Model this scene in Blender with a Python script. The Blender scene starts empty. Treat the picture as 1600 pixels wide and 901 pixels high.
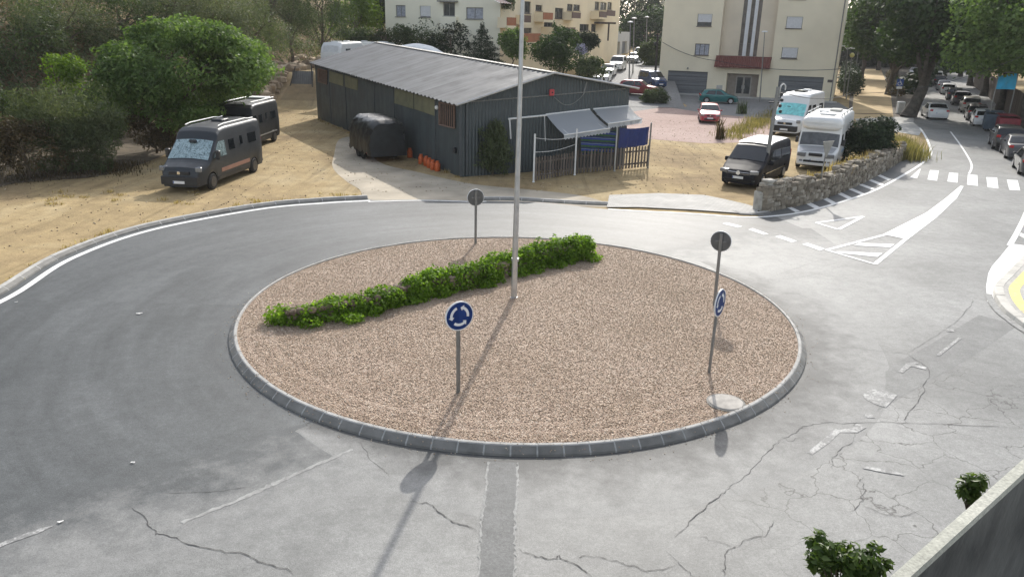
import bpy, math, random
import numpy as np
from mathutils import Vector, Matrix
random.seed(7); RNG = np.random.default_rng(7)
S = bpy.context.scene
COL = S.collection
R = math.radians

# ------------------------------------------------------------ camera
F_PX, PITCH, ROLL, CAMZ = 1200.0, R(18.9), 0.0245, 7.5
cd = bpy.data.cameras.new('camera'); cam = bpy.data.objects.new('camera', cd); COL.objects.link(cam)
cd.sensor_fit = 'HORIZONTAL'; cd.sensor_width = 36; cd.lens = 36 * F_PX / 1600
cd.clip_start = 0.1; cd.clip_end = 2000
cP, sP = math.cos(PITCH), math.sin(PITCH)
FWD = Vector((0, cP, -sP)); UP0 = Vector((0, sP, cP)); X0 = Vector((1, 0, 0))
cR, sR = math.cos(ROLL), math.sin(ROLL)
RT = X0 * cR + UP0 * sR; UPV = -X0 * sR + UP0 * cR
m = Matrix((RT, UPV, -FWD)).transposed().to_4x4(); m.translation = (0, 0, CAMZ)
cam.matrix_world = m
S.camera = cam

# ------------------------------------------------------------ light
SUN_EL, SUN_AZ = R(32.5), R(9.5)
w = bpy.data.worlds.new('World'); S.world = w; w.use_nodes = True
nt = w.node_tree
sky = nt.nodes.new('ShaderNodeTexSky'); sky.sky_type = 'NISHITA'; sky.sun_disc = False
sky.sun_elevation = SUN_EL; sky.sun_rotation = SUN_AZ; sky.dust_density = 2.0
bg = nt.nodes['Background']; bg.inputs[1].default_value = 0.15
hsv = nt.nodes.new('ShaderNodeHueSaturation'); hsv.inputs['Saturation'].default_value = 0.45   # hazy, whitish summer sky
nt.links.new(sky.outputs[0], hsv.inputs['Color']); nt.links.new(hsv.outputs[0], bg.inputs[0])
sl = bpy.data.lights.new('sun', 'SUN'); sl.energy = 2.35; sl.angle = R(0.53); sl.color = (1.0, 0.95, 0.87)
so = bpy.data.objects.new('sun', sl); COL.objects.link(so)
sd = Vector((math.sin(SUN_AZ) * math.cos(SUN_EL), math.cos(SUN_AZ) * math.cos(SUN_EL), math.sin(SUN_EL)))
so.rotation_euler = sd.to_track_quat('Z', 'Y').to_euler(); so.location = (10, 60, 60)
S.view_settings.view_transform = 'Standard'; S.view_settings.look = 'None'
S.view_settings.gamma = 1; S.view_settings.exposure = 0.78; S.view_settings.use_curve_mapping = False

# ------------------------------------------------------------ measuring helpers (photo pixel -> world)
def ray(px, py):
    u, v = px - 800, py - 450.5
    return FWD * F_PX + RT * u - UPV * v
def at(px, py, z=0.0):
    d = ray(px, py); t = (z - CAMZ) / d.z
    return Vector((d.x * t, d.y * t, z))
def on(px, py, Y):
    d = ray(px, py); t = Y / d.y
    return Vector((d.x * t, Y, CAMZ + d.z * t))
def onplane(px, py, P0, n):
    d = ray(px, py); o = Vector((0, 0, CAMZ))
    t = (P0 - o).dot(n) / d.dot(n)
    return o + d * t
def catmull(pts, n=8, closed=False):
    P = [Vector(p) for p in pts]; out = []
    N = len(P)
    for i in range(N if closed else N - 1):
        if closed: a, b, c, d = P[i - 1], P[i], P[(i + 1) % N], P[(i + 2) % N]
        else: a, b, c, d = P[max(i - 1, 0)], P[i], P[i + 1], P[min(i + 2, N - 1)]
        for k in range(n):
            t = k / n
            out.append(0.5 * ((2 * b) + (c - a) * t + (2 * a - 5 * b + 4 * c - d) * t * t + (3 * b - a - 3 * c + d) * t ** 3))
    if not closed: out.append(P[-1])
    return out

# ------------------------------------------------------------ mesh helpers
class MB:
    def __init__(s): s.v = []; s.f = []; s.m = []; s.r = []
    def add(s, vs, fs, mi=0, rnd=None):
        o = len(s.v); s.v += [tuple(v) for v in vs]
        for f in fs:
            s.f.append([o + i for i in f]); s.m.append(mi); s.r.append(random.random() if rnd is None else rnd)
        return s
    def box(s, c, d, rz=0.0, mi=0, rnd=None, M=None):
        hx, hy, hz = d[0] / 2, d[1] / 2, d[2] / 2
        vs = [Vector((x * hx, y * hy, z * hz)) for z in (-1, 1) for y in (-1, 1) for x in (-1, 1)]
        if M is None: M = Matrix.Rotation(rz, 3, 'Z')
        c = Vector(c)
        return s.add([c + M @ v for v in vs], [(0, 2, 3, 1), (4, 5, 7, 6), (0, 1, 5, 4), (2, 6, 7, 3), (0, 4, 6, 2), (1, 3, 7, 5)], mi, rnd)
    def rbox(s, c, d, b=0.03, rz=0.0, mi=0, M=None, jit=0.0, rnd=None):
        """box with chamfered edges"""
        hx, hy, hz = d[0] / 2, d[1] / 2, d[2] / 2
        b = min(b, hx * .9, hy * .9, hz * .9)
        if M is None: M = Matrix.Rotation(rz, 3, 'Z')
        c = Vector(c); rings = []
        for z, ins in ((-hz, b), (-hz + b, 0), (hz - b, 0), (hz, b)):
            x, y = hx - ins, hy - ins
            e = b if ins == 0 else b * .6
            rings.append([(x, -y + e, z), (x, y - e, z), (x - e, y, z), (-x + e, y, z), (-x, y - e, z), (-x, -y + e, z), (-x + e, -y, z), (x - e, -y, z)])
        vs = [c + M @ (Vector(p) + Vector([random.uniform(-jit, jit) for _ in range(3)])) for r_ in rings for p in r_]
        fs = [tuple(range(7, -1, -1)), tuple(range(24, 32))]
        for k in range(3):
            for i in range(8):
                j = (i + 1) % 8; fs.append((k * 8 + i, k * 8 + j, k * 8 + 8 + j, k * 8 + 8 + i))
        return s.add(vs, fs, mi, rnd if rnd is not None else random.random())
    def quad(s, a, b, c, d, mi=0): return s.add([a, b, c, d], [(0, 1, 2, 3)], mi)
    def poly(s, pts, mi=0): return s.add(pts, [tuple(range(len(pts)))], mi)
    def prism(s, pts, ext, mi=0):
        n = len(pts); e = Vector(ext)
        vs = [Vector(p) for p in pts] + [Vector(p) + e for p in pts]
        return s.add(vs, [tuple(range(n - 1, -1, -1)), tuple(range(n, 2 * n))] + [(i, (i + 1) % n, n + (i + 1) % n, n + i) for i in range(n)], mi, random.random())
    def tube(s, path, r, seg=8, mi=0, cap=True):
        P = [Vector(p) for p in path]; n = len(P)
        rs = r if isinstance(r, (list, tuple)) else [r] * n
        vs = []; ref = None
        for i, p in enumerate(P):
            t = (P[min(i + 1, n - 1)] - P[max(i - 1, 0)]).normalized()
            if ref is None: ref = t.orthogonal().normalized()
            ref = (ref - t * ref.dot(t)); ref = ref.normalized() if ref.length > 1e-6 else t.orthogonal().normalized()
            b = t.cross(ref)
            for k in range(seg):
                a = 2 * math.pi * k / seg
                vs.append(p + (ref * math.cos(a) + b * math.sin(a)) * rs[i])
        fs = [(i * seg + k, i * seg + (k + 1) % seg, (i + 1) * seg + (k + 1) % seg, (i + 1) * seg + k) for i in range(n - 1) for k in range(seg)]
        if cap: fs += [tuple(range(seg - 1, -1, -1)), tuple((n - 1) * seg + k for k in range(seg))]
        return s.add(vs, fs, mi, 0.5)
    def lathe(s, prof, c=(0, 0, 0), axis='Z', seg=16, mi=0, M=None):
        c = Vector(c); vs = []
        if M is None: M = {'Z': Matrix.Identity(3), 'Y': Matrix.Rotation(-math.pi / 2, 3, 'X'), 'X': Matrix.Rotation(math.pi / 2, 3, 'Y')}[axis]
        for r_, z in prof:
            for k in range(seg):
                a = 2 * math.pi * k / seg
                vs.append(c + M @ Vector((r_ * math.cos(a), r_ * math.sin(a), z)))
        n = len(prof)
        fs = [(i * seg + k, i * seg + (k + 1) % seg, (i + 1) * seg + (k + 1) % seg, (i + 1) * seg + k) for i in range(n - 1) for k in range(seg)]
        if prof[0][0] > 1e-4: fs.append(tuple(range(seg - 1, -1, -1)))
        if prof[-1][0] > 1e-4: fs.append(tuple((n - 1) * seg + k for k in range(seg)))
        return s.add(vs, fs, mi, 0.5)
    def strip(s, path, w, z=None, mi=0, w2=None):
        """flat ribbon along path"""
        P = [Vector(p) for p in path]; n = len(P); vs = []
        for i, p in enumerate(P):
            t = P[min(i + 1, n - 1)] - P[max(i - 1, 0)]; t.z = 0; t.normalize()
            nn = Vector((-t.y, t.x, 0)); ww = w[i] if isinstance(w, (list, tuple)) else w
            for sg in (-.5, .5):
                q = p + nn * ww * sg
                if z is not None: q.z = z
                vs.append(q)
        return s.add(vs, [(2 * i, 2 * i + 2, 2 * i + 3, 2 * i + 1) for i in range(n - 1)], mi, 0.5)
    def build(s, name, mats, parent=None, smooth=None, world=True):
        me = bpy.data.meshes.new(name)
        off = Vector((0, 0, 0))
        if parent is not None and world:
            p = parent
            while p is not None: off += p.location; p = p.parent
        me.from_pydata([tuple(Vector(v) - off) for v in s.v], [], s.f)
        if not isinstance(mats, (list, tuple)): mats = [mats]
        for q in mats: me.materials.append(q)
        me.polygons.foreach_set('material_index', s.m)
        a = me.attributes.new('rnd', 'FLOAT', 'FACE'); a.data.foreach_set('value', s.r)
        if smooth is not None:
            me.polygons.foreach_set('use_smooth', [True] * len(me.polygons)); me.set_sharp_from_angle(angle=R(smooth))
        me.update()
        o = bpy.data.objects.new(name, me); COL.objects.link(o)
        if parent is not None: o.parent = parent
        return o
def tag(o, label=None, cat=None, group=None, kind=None):
    if label: o['label'] = label
    if cat: o['category'] = cat
    if group: o['group'] = group
    if kind: o['kind'] = kind
    return o
def thing(name, loc, label, cat, group=None, rz=0.0):
    o = bpy.data.objects.new(name, None); COL.objects.link(o); o.empty_display_size = .3
    o.location = loc; o.rotation_euler = (0, 0, rz)
    return tag(o, label, cat, group)
def structure(name, mb, mats, smooth=None):
    return tag(mb.build(name, mats, smooth=smooth), kind='structure')
def dup(root, loc, rz=None, label=None, group=None):
    def cp(o, par):
        c = o.copy(); COL.objects.link(c)
        if par is not None: c.parent = par
        for ch in o.children: cp(ch, c)
        return c
    c = cp(root, None); c.location = loc
    if rz is not None: c.rotation_euler = (0, 0, rz)
    if label: c['label'] = label
    if group: c['group'] = group
    return c

# ------------------------------------------------------------ materials
def nodes(name):
    m_ = bpy.data.materials.new(name); m_.use_nodes = True
    t = m_.node_tree; return m_, t, t.nodes['Principled BSDF']
def N(t, typ, **kw):
    n = t.nodes.new(typ)
    for k, v in kw.items():
        if k.startswith('i_'):
            key = k[2:]; n.inputs[int(key) if key.isdigit() else key.replace('_', ' ')].default_value = v
        else: setattr(n, k, v)
    return n
def L(t, a, b): t.links.new(a, b)
def rgb(c): return (c[0], c[1], c[2], 1)
def mix(t, fac, a, b, mode='MIX'):
    n = t.nodes.new('ShaderNodeMix'); n.data_type = 'RGBA'; n.blend_type = mode
    for sock, v in ((n.inputs[0], fac), (n.inputs[6], a), (n.inputs[7], b)):
        if hasattr(v, 'is_linked'): t.links.new(v, sock)
        elif isinstance(v, (int, float)): sock.default_value = v
        else: sock.default_value = rgb(v)
    return n.outputs[2]
def ramp(t, fac, stops):
    n = t.nodes.new('ShaderNodeValToRGB'); e = n.color_ramp.elements
    while len(e) < len(stops): e.new(0.5)
    for el, (p, c) in zip(e, stops):
        el.position = p; el.color = rgb(c) if not isinstance(c, (int, float)) else (c, c, c, 1)
    t.links.new(fac, n.inputs[0]); return n.outputs[0]
def noise(t, co, scale, detail=4, rough=.55, dist=0):
    n = N(t, 'ShaderNodeTexNoise'); n.inputs['Scale'].default_value = scale; n.inputs['Detail'].default_value = detail
    n.inputs['Roughness'].default_value = rough; n.inputs['Distortion'].default_value = dist
    t.links.new(co, n.inputs['Vector']); return n.outputs['Fac']
def coord(t): return N(t, 'ShaderNodeTexCoord').outputs['Object']
def bump(t, h, strength, dist, bsdf):
    b = N(t, 'ShaderNodeBump'); b.inputs['Strength'].default_value = strength; b.inputs['Distance'].default_value = dist
    t.links.new(h, b.inputs['Height']); t.links.new(b.outputs[0], bsdf.inputs['Normal']); return b
def mapr(t, v, a, b, c=0., d=1.):
    n = N(t, 'ShaderNodeMapRange'); n.inputs[1].default_value = a; n.inputs[2].default_value = b; n.inputs[3].default_value = c; n.inputs[4].default_value = d
    t.links.new(v, n.inputs[0]); return n.outputs[0]
def math_(t, op, a, b=None):
    n = N(t, 'ShaderNodeMath', operation=op)
    for i, v in enumerate((a, b)):
        if v is None: continue
        if hasattr(v, 'is_linked'): t.links.new(v, n.inputs[i])
        else: n.inputs[i].default_value = v
    return n.outputs[0]
def simple(name, c, rough=.6, metal=0., var=.15, scale=3., bmp=0., bscale=60., spec=.5, coat=0.):
    m_, t, b = nodes(name); co = coord(t)
    f = noise(t, co, scale, 5)
    dk = tuple(x * (1 - var) for x in c); lt = tuple(min(1, x * (1 + var)) for x in c)
    L(t, ramp(t, f, [(.3, dk), (.7, lt)]), b.inputs['Base Color'])
    b.inputs['Roughness'].default_value = rough; b.inputs['Metallic'].default_value = metal
    b.inputs['Specular IOR Level'].default_value = spec; b.inputs['Coat Weight'].default_value = coat
    if bmp: bump(t, noise(t, co, bscale, 3), bmp, .02, b)
    return m_
def paint(name, c, metal=0., rough=.3, coat=.6):
    """car paint with a film of dust"""
    m_, t, b = nodes(name); co = coord(t)
    f = noise(t, co, 2.2, 6, .6)
    L(t, mix(t, ramp(t, f, [(.45, 0.), (.8, .10)]), c, (.22, .20, .17)), b.inputs['Base Color'])
    L(t, ramp(t, f, [(.3, rough), (.75, min(1, rough + .25))]), b.inputs['Roughness'])
    b.inputs['Metallic'].default_value = metal; b.inputs['Coat Weight'].default_value = coat; b.inputs['Coat Roughness'].default_value = .08
    return m_
def attr_mat(name, stops, rough=.8, bmp=0., bscale=30., nz=.25, nscale=6.):
    """colour varies from face to face (stones, planks)"""
    m_, t, b = nodes(name); co = coord(t)
    a = N(t, 'ShaderNodeAttribute', attribute_name='rnd')
    c = ramp(t, a.outputs['Fac'], stops)
    f = noise(t, co, nscale, 6, .65)
    L(t, mix(t, 1.0, c, ramp(t, f, [(.25, 1 - nz), (.75, 1 + nz)]), 'MULTIPLY'), b.inputs['Base Color'])
    b.inputs['Roughness'].default_value = rough
    if bmp: bump(t, noise(t, co, bscale, 4), bmp, .03, b)
    return m_
def leaf_mat(name, stops, trans=.35, rough=.62, tint=(1.5, 1.6, .7)):
    m_, t, b = nodes(name); out = t.nodes['Material Output']
    a = N(t, 'ShaderNodeAttribute', attribute_name='rnd')
    c = ramp(t, a.outputs['Fac'], stops)
    L(t, c, b.inputs['Base Color']); b.inputs['Roughness'].default_value = rough; b.inputs['Specular IOR Level'].default_value = .22
    tr = N(t, 'ShaderNodeBsdfTranslucent'); L(t, mix(t, 1.0, c, tint, 'MULTIPLY'), tr.inputs['Color'])
    ms = N(t, 'ShaderNodeMixShader'); ms.inputs[0].default_value = trans
    L(t, b.outputs[0], ms.inputs[1]); L(t, tr.outputs[0], ms.inputs[2]); L(t, ms.outputs[0], out.inputs[0])
    return m_

def mat_asphalt(name, c0, c1, rough=.75, big=.12, cracks=False, spec=.5, swirl=False):
    m_, t, b = nodes(name); co = coord(t)
    f = noise(t, co, big, 6, .6, .4); g = noise(t, co, 3.0, 6, .7); h = noise(t, co, 55, 2, .6)
    c = ramp(t, f, [(.35, c0), (.65, c1)])
    c = mix(t, .55, c, ramp(t, g, [(.25, .55), (.75, 1.3)]), 'MULTIPLY')
    c = mix(t, .6, c, ramp(t, h, [(.3, .62), (.7, 1.32)]), 'MULTIPLY')
    c = mix(t, .8, c, ramp(t, noise(t, co, 15, 3, .7), [(.3, .80), (.7, 1.16)]), 'MULTIPLY')
    c = mix(t, math_(t, 'MULTIPLY', ramp(t, noise(t, co, .8, 5, .7, .5), [(.60, 0.), (.78, 1.)]), .30), c, (.06, .058, .055))
    if swirl:   # tyre-polished lanes running round the island
        sp = N(t, 'ShaderNodeVectorMath', operation='SUBTRACT'); L(t, co, sp.inputs[0]); sp.inputs[1].default_value = (.17, 19.9, 0)
        ln = N(t, 'ShaderNodeVectorMath', operation='LENGTH'); L(t, sp.outputs[0], ln.inputs[0])
        cmb = N(t, 'ShaderNodeCombineXYZ'); L(t, ln.outputs['Value'], cmb.inputs[0]); 
        sx = N(t, 'ShaderNodeSeparateXYZ'); L(t, sp.outputs[0], sx.inputs[0])
        an = math_(t, 'ARCTAN2', sx.outputs[1], sx.outputs[0]); L(t, math_(t, 'MULTIPLY', an, 1.4), cmb.inputs[1])
        sw = noise(t, cmb.outputs[0], 1.5, 5, .6, .2)
        c = mix(t, .75, c, ramp(t, sw, [(.3, .68), (.7, 1.28)]), 'MULTIPLY')
    if cracks:
        wv = noise(t, co, 1.6, 4, .6)
        ad = N(t, 'ShaderNodeVectorMath', operation='ADD'); L(t, co, ad.inputs[0])
        cn = N(t, 'ShaderNodeTexNoise'); cn.inputs['Scale'].default_value = 1.1; cn.inputs['Detail'].default_value = 5; L(t, co, cn.inputs['Vector'])
        sc = N(t, 'ShaderNodeVectorMath', operation='SCALE'); L(t, cn.outputs['Color'], sc.inputs[0]); sc.inputs['Scale'].default_value = 1.1
        L(t, sc.outputs[0], ad.inputs[1])
        vo = N(t, 'ShaderNodeTexVoronoi', feature='DISTANCE_TO_EDGE'); vo.inputs['Scale'].default_value = 1.0; L(t, ad.outputs[0], vo.inputs['Vector'])
        ck = ramp(t, vo.outputs['Distance'], [(.0, 1.), (.014, 0.)])
        sx = N(t, 'ShaderNodeSeparateXYZ'); L(t, co, sx.inputs[0])
        # crazed corner: bottom right of the junction, around (8.5, 12)
        dv = N(t, 'ShaderNodeVectorMath', operation='DISTANCE'); L(t, co, dv.inputs[0]); dv.inputs[1].default_value = (8.2, 12.6, 0)
        mk = math_(t, 'MULTIPLY', mapr(t, dv.outputs['Value'], 3.4, 6.0, 1, 0), ramp(t, noise(t, co, .55, 3), [(.28, 0.), (.42, 1.)]))
        c = mix(t, math_(t, 'MULTIPLY', math_(t, 'MULTIPLY', ck, mk), .9), c, (.045, .043, .04))
    L(t, c, b.inputs['Base Color']); b.inputs['Roughness'].default_value = rough; b.inputs['Specular IOR Level'].default_value = spec
    bump(t, h, .35, .01, b)
    return m_
def mat_dirt():
    m_, t, b = nodes('sandy_dirt'); co = coord(t)
    f = noise(t, co, .16, 7, .62, .5); g = noise(t, co, 1.3, 6, .65); h = noise(t, co, 14, 4, .65)
    c = ramp(t, f, [(.28, (.24, .175, .10)), (.5, (.385, .29, .155)), (.72, (.48, .39, .24))])
    c = mix(t, .7, c, ramp(t, g, [(.25, .66), (.75, 1.28)]), 'MULTIPLY')
    c = mix(t, .6, c, ramp(t, h, [(.3, .7), (.7, 1.25)]), 'MULTIPLY')
    mp = N(t, 'ShaderNodeMapping'); mp.inputs['Rotation'].default_value = (0, 0, .42); mp.inputs['Scale'].default_value = (1.6, .10, 1); L(t, co, mp.inputs['Vector'])
    rt_ = noise(t, mp.outputs[0], 1.2, 5, .6, .6)
    c = mix(t, .8, c, ramp(t, rt_, [(.32, .72), (.46, 1.0), (.7, 1.14)]), 'MULTIPLY')
    # hill: darker earth with dry litter where the ground is steep
    ge = N(t, 'ShaderNodeNewGeometry'); sx = N(t, 'ShaderNodeSeparateXYZ'); L(t, ge.outputs['True Normal'], sx.inputs[0])
    st = mapr(t, sx.outputs[2], .96, .82, 0, 1)
    hill = ramp(t, noise(t, co, 1.1, 7, .7), [(.3, (.09, .065, .04)), (.55, (.20, .14, .085)), (.75, (.36, .24, .13))])
    c = mix(t, st, c, hill)
    L(t, c, b.inputs['Base Color']); b.inputs['Roughness'].default_value = .95; b.inputs['Specular IOR Level'].default_value = .15
    ad = math_(t, 'ADD', math_(t, 'MULTIPLY', g, .5), math_(t, 'MULTIPLY', h, .22))
    bump(t, ad, .7, .09, b)
    return m_
def mat_gravel(name, bottom=False):
    m_, t, b = nodes(name); co = coord(t)
    vo = N(t, 'ShaderNodeTexVoronoi'); vo.inputs['Scale'].default_value = 34; L(t, co, vo.inputs['Vector'])
    hs = N(t, 'ShaderNodeSeparateColor'); L(t, vo.outputs['Color'], hs.inputs[0])
    c = ramp(t, hs.outputs[0], [(.0, (.24, .165, .12)), (.3, (.36, .265, .20)), (.6, (.45, .345, .255)), (.85, (.53, .425, .325)), (1., (.62, .54, .45))])
    f = noise(t, co, .35, 5, .6)
    c = mix(t, .8, c, ramp(t, f, [(.3, (.80, .74, .68)), (.7, (1.12, 1.1, 1.12))]), 'MULTIPLY')
    L(t, c, b.inputs['Base Color']); b.inputs['Roughness'].default_value = .85
    bump(t, vo.outputs['Distance'], 1.0, -.04, b)
    return m_
def mat_corr(name, c, axis, period, rough=.45, metal=.3, depth=.02, var=.2):
    """ribbed sheet metal; axis = direction across the ribs"""
    m_, t, b = nodes(name); co = coord(t)
    dt = N(t, 'ShaderNodeVectorMath', operation='DOT_PRODUCT'); L(t, co, dt.inputs[0]); dt.inputs[1].default_value = tuple(axis)
    s_ = math_(t, 'SINE', math_(t, 'MULTIPLY', dt.outputs['Value'], 2 * math.pi / period))
    f = noise(t, co, .6, 6, .65); g = noise(t, co, 6, 4, .6)
    cc = ramp(t, f, [(.3, tuple(x * (1 - var) for x in c)), (.7, tuple(x * (1 + var) for x in c))])
    cc = mix(t, .4, cc, ramp(t, g, [(.3, .8), (.7, 1.15)]), 'MULTIPLY')
    L(t, cc, b.inputs['Base Color']); b.inputs['Roughness'].default_value = rough; b.inputs['Metallic'].default_value = metal
    bump(t, s_, 1.0, depth, b)
    return m_
def mat_worn(name, under=(.30, .30, .29), white=(.78, .78, .76), wear=.5):
    m_, t, b = nodes(name); co = coord(t)
    f = noise(t, co, 3.5, 8, .75); g = noise(t, co, 30, 3, .6)
    fac = ramp(t, math_(t, 'ADD', math_(t, 'MULTIPLY', f, .7), math_(t, 'MULTIPLY', g, .3)), [(wear - .05, 0.), (wear + .05, 1.)])
    L(t, mix(t, fac, white, under), b.inputs['Base Color']); b.inputs['Roughness'].default_value = .7
    return m_
def mat_foil():
    m_, t, b = nodes('quilted_foil'); co = coord(t)
    f = noise(t, co, 7, 3, .6, 1.5)
    L(t, ramp(t, f, [(.30, (.08, .11, .12)), (.46, (.28, .38, .40)), (.68, (.48, .60, .62))]), b.inputs['Base Color'])
    b.inputs['Roughness'].default_value = .25; b.inputs['Metallic'].default_value = .3
    return m_
def mat_pavers(name, c, sx=.2, sy=.2):
    m_, t, b = nodes(name); co = coord(t)
    br = N(t, 'ShaderNodeTexBrick'); L(t, co, br.inputs['Vector']); br.inputs['Scale'].default_value = 1
    br.inputs['Brick Width'].default_value = sx; br.inputs['Row Height'].default_value = sy; br.inputs['Mortar Size'].default_value = .008
    br.inputs['Color1'].default_value = rgb(c); br.inputs['Color2'].default_value = rgb(tuple(x * .88 for x in c)); br.inputs['Mortar'].default_value = rgb(tuple(x * .55 for x in c))
    f = noise(t, co, .9, 6, .65)
    L(t, mix(t, .8, br.outputs[0], ramp(t, f, [(.3, .75), (.7, 1.12)]), 'MULTIPLY'), b.inputs['Base Color'])
    b.inputs['Roughness'].default_value = .85
    return m_

M = {}
M['dirt'] = mat_dirt()
M['road_old'] = mat_asphalt('old_asphalt', (.185, .187, .18), (.295, .296, .286), .60, .22, cracks=True, spec=.28)
M['road_new'] = mat_asphalt('newer_asphalt', (.074, .080, .081), (.122, .129, .130), .60, .09, swirl=True, spec=.32)
M['road_patch'] = mat_asphalt('patch_asphalt', (.15, .153, .15), (.18, .183, .179), .66, .3, spec=.22)
M['street'] = mat_asphalt('street_asphalt', (.20, .20, .20), (.26, .26, .255), .8, .1, spec=.25)
M['crack'] = simple('crack_dark', (.085, .083, .08), .95)
M['seal'] = simple('seam_pale', (.30, .30, .288), .85, var=.3, scale=8)
M['gravel'] = mat_gravel('gravel_bed')
M['stone_chip'] = attr_mat('gravel_stone', [(0., (.27, .195, .13)), (.25, (.425, .32, .228)), (.7, (.52, .41, .30)), (.93, (.60, .50, .385)), (1., (.68, .61, .51))], .8, nz=.14, nscale=.8)
M['pebble'] = attr_mat('dirt_pebble', [(0., (.16, .115, .07)), (.5, (.36, .275, .17)), (1., (.55, .47, .35))], .95, nz=.15)
M['kerb'] = simple('kerb_shade_concrete', (.205, .20, .185), .85, var=.28, scale=2.5, bmp=.3)  # kerb faces darker than the tops, shade put into the colour
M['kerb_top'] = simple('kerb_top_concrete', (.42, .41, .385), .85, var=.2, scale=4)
M['mortar'] = simple('mortar', (.42, .42, .40), .9, var=.2, scale=20)
M['concrete'] = simple('concrete', (.45, .44, .41), .88, var=.22, scale=.7, bmp=.2)
M['concrete_pale'] = simple('pale_concrete', (.56, .54, .49), .88, var=.2, scale=1.2, bmp=.2)
M['apron'] = simple('dusty_concrete', (.43, .375, .29), .92, var=.3, scale=.45, bmp=.2)
M['white_line'] = mat_worn('road_paint', wear=.60)
M['worn_line'] = mat_worn('worn_road_paint', (.20, .20, .195), (.46, .46, .445), wear=.47)
M['yellow_line'] = mat_worn('yellow_kerb_paint', (.42, .38, .28), (.72, .62, .20), .56)
M['pavers'] = mat_pavers('pavers', (.50, .485, .45))
M['red_yard'] = mat_asphalt('reddish_yard', (.34, .225, .19), (.42, .30, .26), .9, .15)
M['sand'] = simple('walk_sand', (.55, .41, .22), .95, var=.2, scale=.5, bmp=.4, bscale=10)
M['galv'] = simple('galvanised_steel', (.52, .53, .53), .42, .75, .12, 5)
M['grey_paint'] = simple('grey_painted_steel', (.22, .22, .21), .5, .3, .12, 6)
M['grey_back'] = simple('sign_back_grey', (.25, .25, .245), .6, .2, .12, 6)
M['white_paint'] = simple('white_painted_steel', (.75, .75, .73), .5, 0, .08, 6)
M['sign_blue'] = simple('sign_blue', (.012, .065, .30), .35, 0, .08, 3)
M['sign_white'] = simple('sign_white', (.82, .83, .83), .35, 0, .05, 3)
M['rubber'] = simple('tyre_rubber', (.022, .022, .022), .85, var=.2, scale=12)
M['black_plastic'] = simple('black_plastic', (.022, .023, .025), .5, var=.2, scale=8)
M['dark_under'] = simple('underbody', (.012, .012, .012), .9)
M['alloy'] = simple('alloy_rim', (.42, .42, .43), .35, .8, .1, 8)
M['dark_alloy'] = simple('dark_rim', (.10, .10, .105), .4, .6, .2, 8)
M['glass'] = simple('car_glass', (.012, .015, .018), .06, 0, .3, 2, spec=.8)
M['lamp_glass'] = simple('headlight_glass', (.26, .27, .28), .2, .3, .25, 25)
M['tail_red'] = simple('tail_light', (.45, .02, .02), .25, 0, .3, 30)
M['plate'] = simple('plate_white', (.75, .75, .74), .5, 0, .05, 30)
M['plate_mark'] = simple('plate_mark', (.06, .06, .07), .6)
M['chrome'] = simple('chrome', (.7, .7, .7), .18, 1., .05)
M['foil'] = mat_foil()
M['turq'] = simple('turquoise_shade', (.22, .62, .62), .45, .1, .25, 5)

# ------------------------------------------------------------ haze
hm, t_, bs_ = nodes('haze_air'); t_.nodes.remove(bs_); pv = N(t_, 'ShaderNodeVolumePrincipled'); pv.inputs['Color'].default_value = (.93, .95, .97, 1); pv.inputs['Density'].default_value = .0002; pv.inputs['Anisotropy'].default_value = .35
L(t_, pv.outputs[0], t_.nodes['Material Output'].inputs['Volume'])
b = MB(); b.box((40, 150, 18), (640, 700, 46)); tag(b.build('haze', hm), kind='stuff', label='thin pale summer haze filling the air', cat='haze')
# ------------------------------------------------------------ terrain
FOOT = [(-90, 10), (-48, 28), (-34, 40), (-30, 48), (-27.5, 56), (-24.5, 64), (-22.6, 70), (-22.2, 78), (-22.0, 86), (-21, 95), (-19.5, 130), (-12, 220)]
FA = np.array(FOOT, float)
def foot_dist(x, y):
    x = np.asarray(x, float); y = np.asarray(y, float)
    best = np.full(x.shape, 1e9); sgn = np.zeros(x.shape)
    for (ax, ay), (bx, by) in zip(FA[:-1], FA[1:]):
        dx, dy = bx - ax, by - ay; l2 = dx * dx + dy * dy
        t = np.clip(((x - ax) * dx + (y - ay) * dy) / l2, 0, 1)
        d = np.hypot(x - ax - t * dx, y - ay - t * dy)
        side = dx * (y - ay) - dy * (x - ax)
        k = d < best; best = np.where(k, d, best); sgn = np.where(k, np.sign(side), sgn)
    return best * sgn
def sstep(a, b, v):
    t = np.clip((v - a) / (b - a), 0, 1); return t * t * (3 - 2 * t)
def zt(x, y):
    x = np.asarray(x, float); y = np.asarray(y, float)
    d = np.maximum(foot_dist(x, y), 0)
    n = np.sin(x * .9 + y * .37) * np.sin(y * .7 - x * .23) * .35 + np.sin(x * 2.3 + 1) * np.sin(y * 1.9) * .15
    hill = np.where(d > 0, 15 * (1 - np.exp(-d / 11)) + n * np.clip(d / 2, 0, 1), 0)
    plateau = 2.7 * sstep(70, 77, y) * sstep(1.5, -2.5, x) + 1.2 * sstep(84, 100, y) * sstep(1.5, -2.5, x)
    st = np.interp(y, [80, 84, 88, 106, 150, 210, 400], [0, .2, .6, 2.1, 3.2, 4.4, 7]) * sstep(17.5, 16.5, x + 0 * y - (np.maximum(y - 98, 0)) * .33) * sstep(-3, 1, x)
    return np.maximum(np.maximum(hill, plateau), st)
def zg(x, y): return float(zt(np.array([x]), np.array([y]))[0])
gx = np.concatenate([np.arange(-110, -40, 4.), np.arange(-40, 60, 1.0), np.arange(60, 260, 5.)])
gy = np.concatenate([np.arange(-40, 28, 4.), np.arange(28, 110, 1.0), np.arange(110, 420, 6.)])
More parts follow.
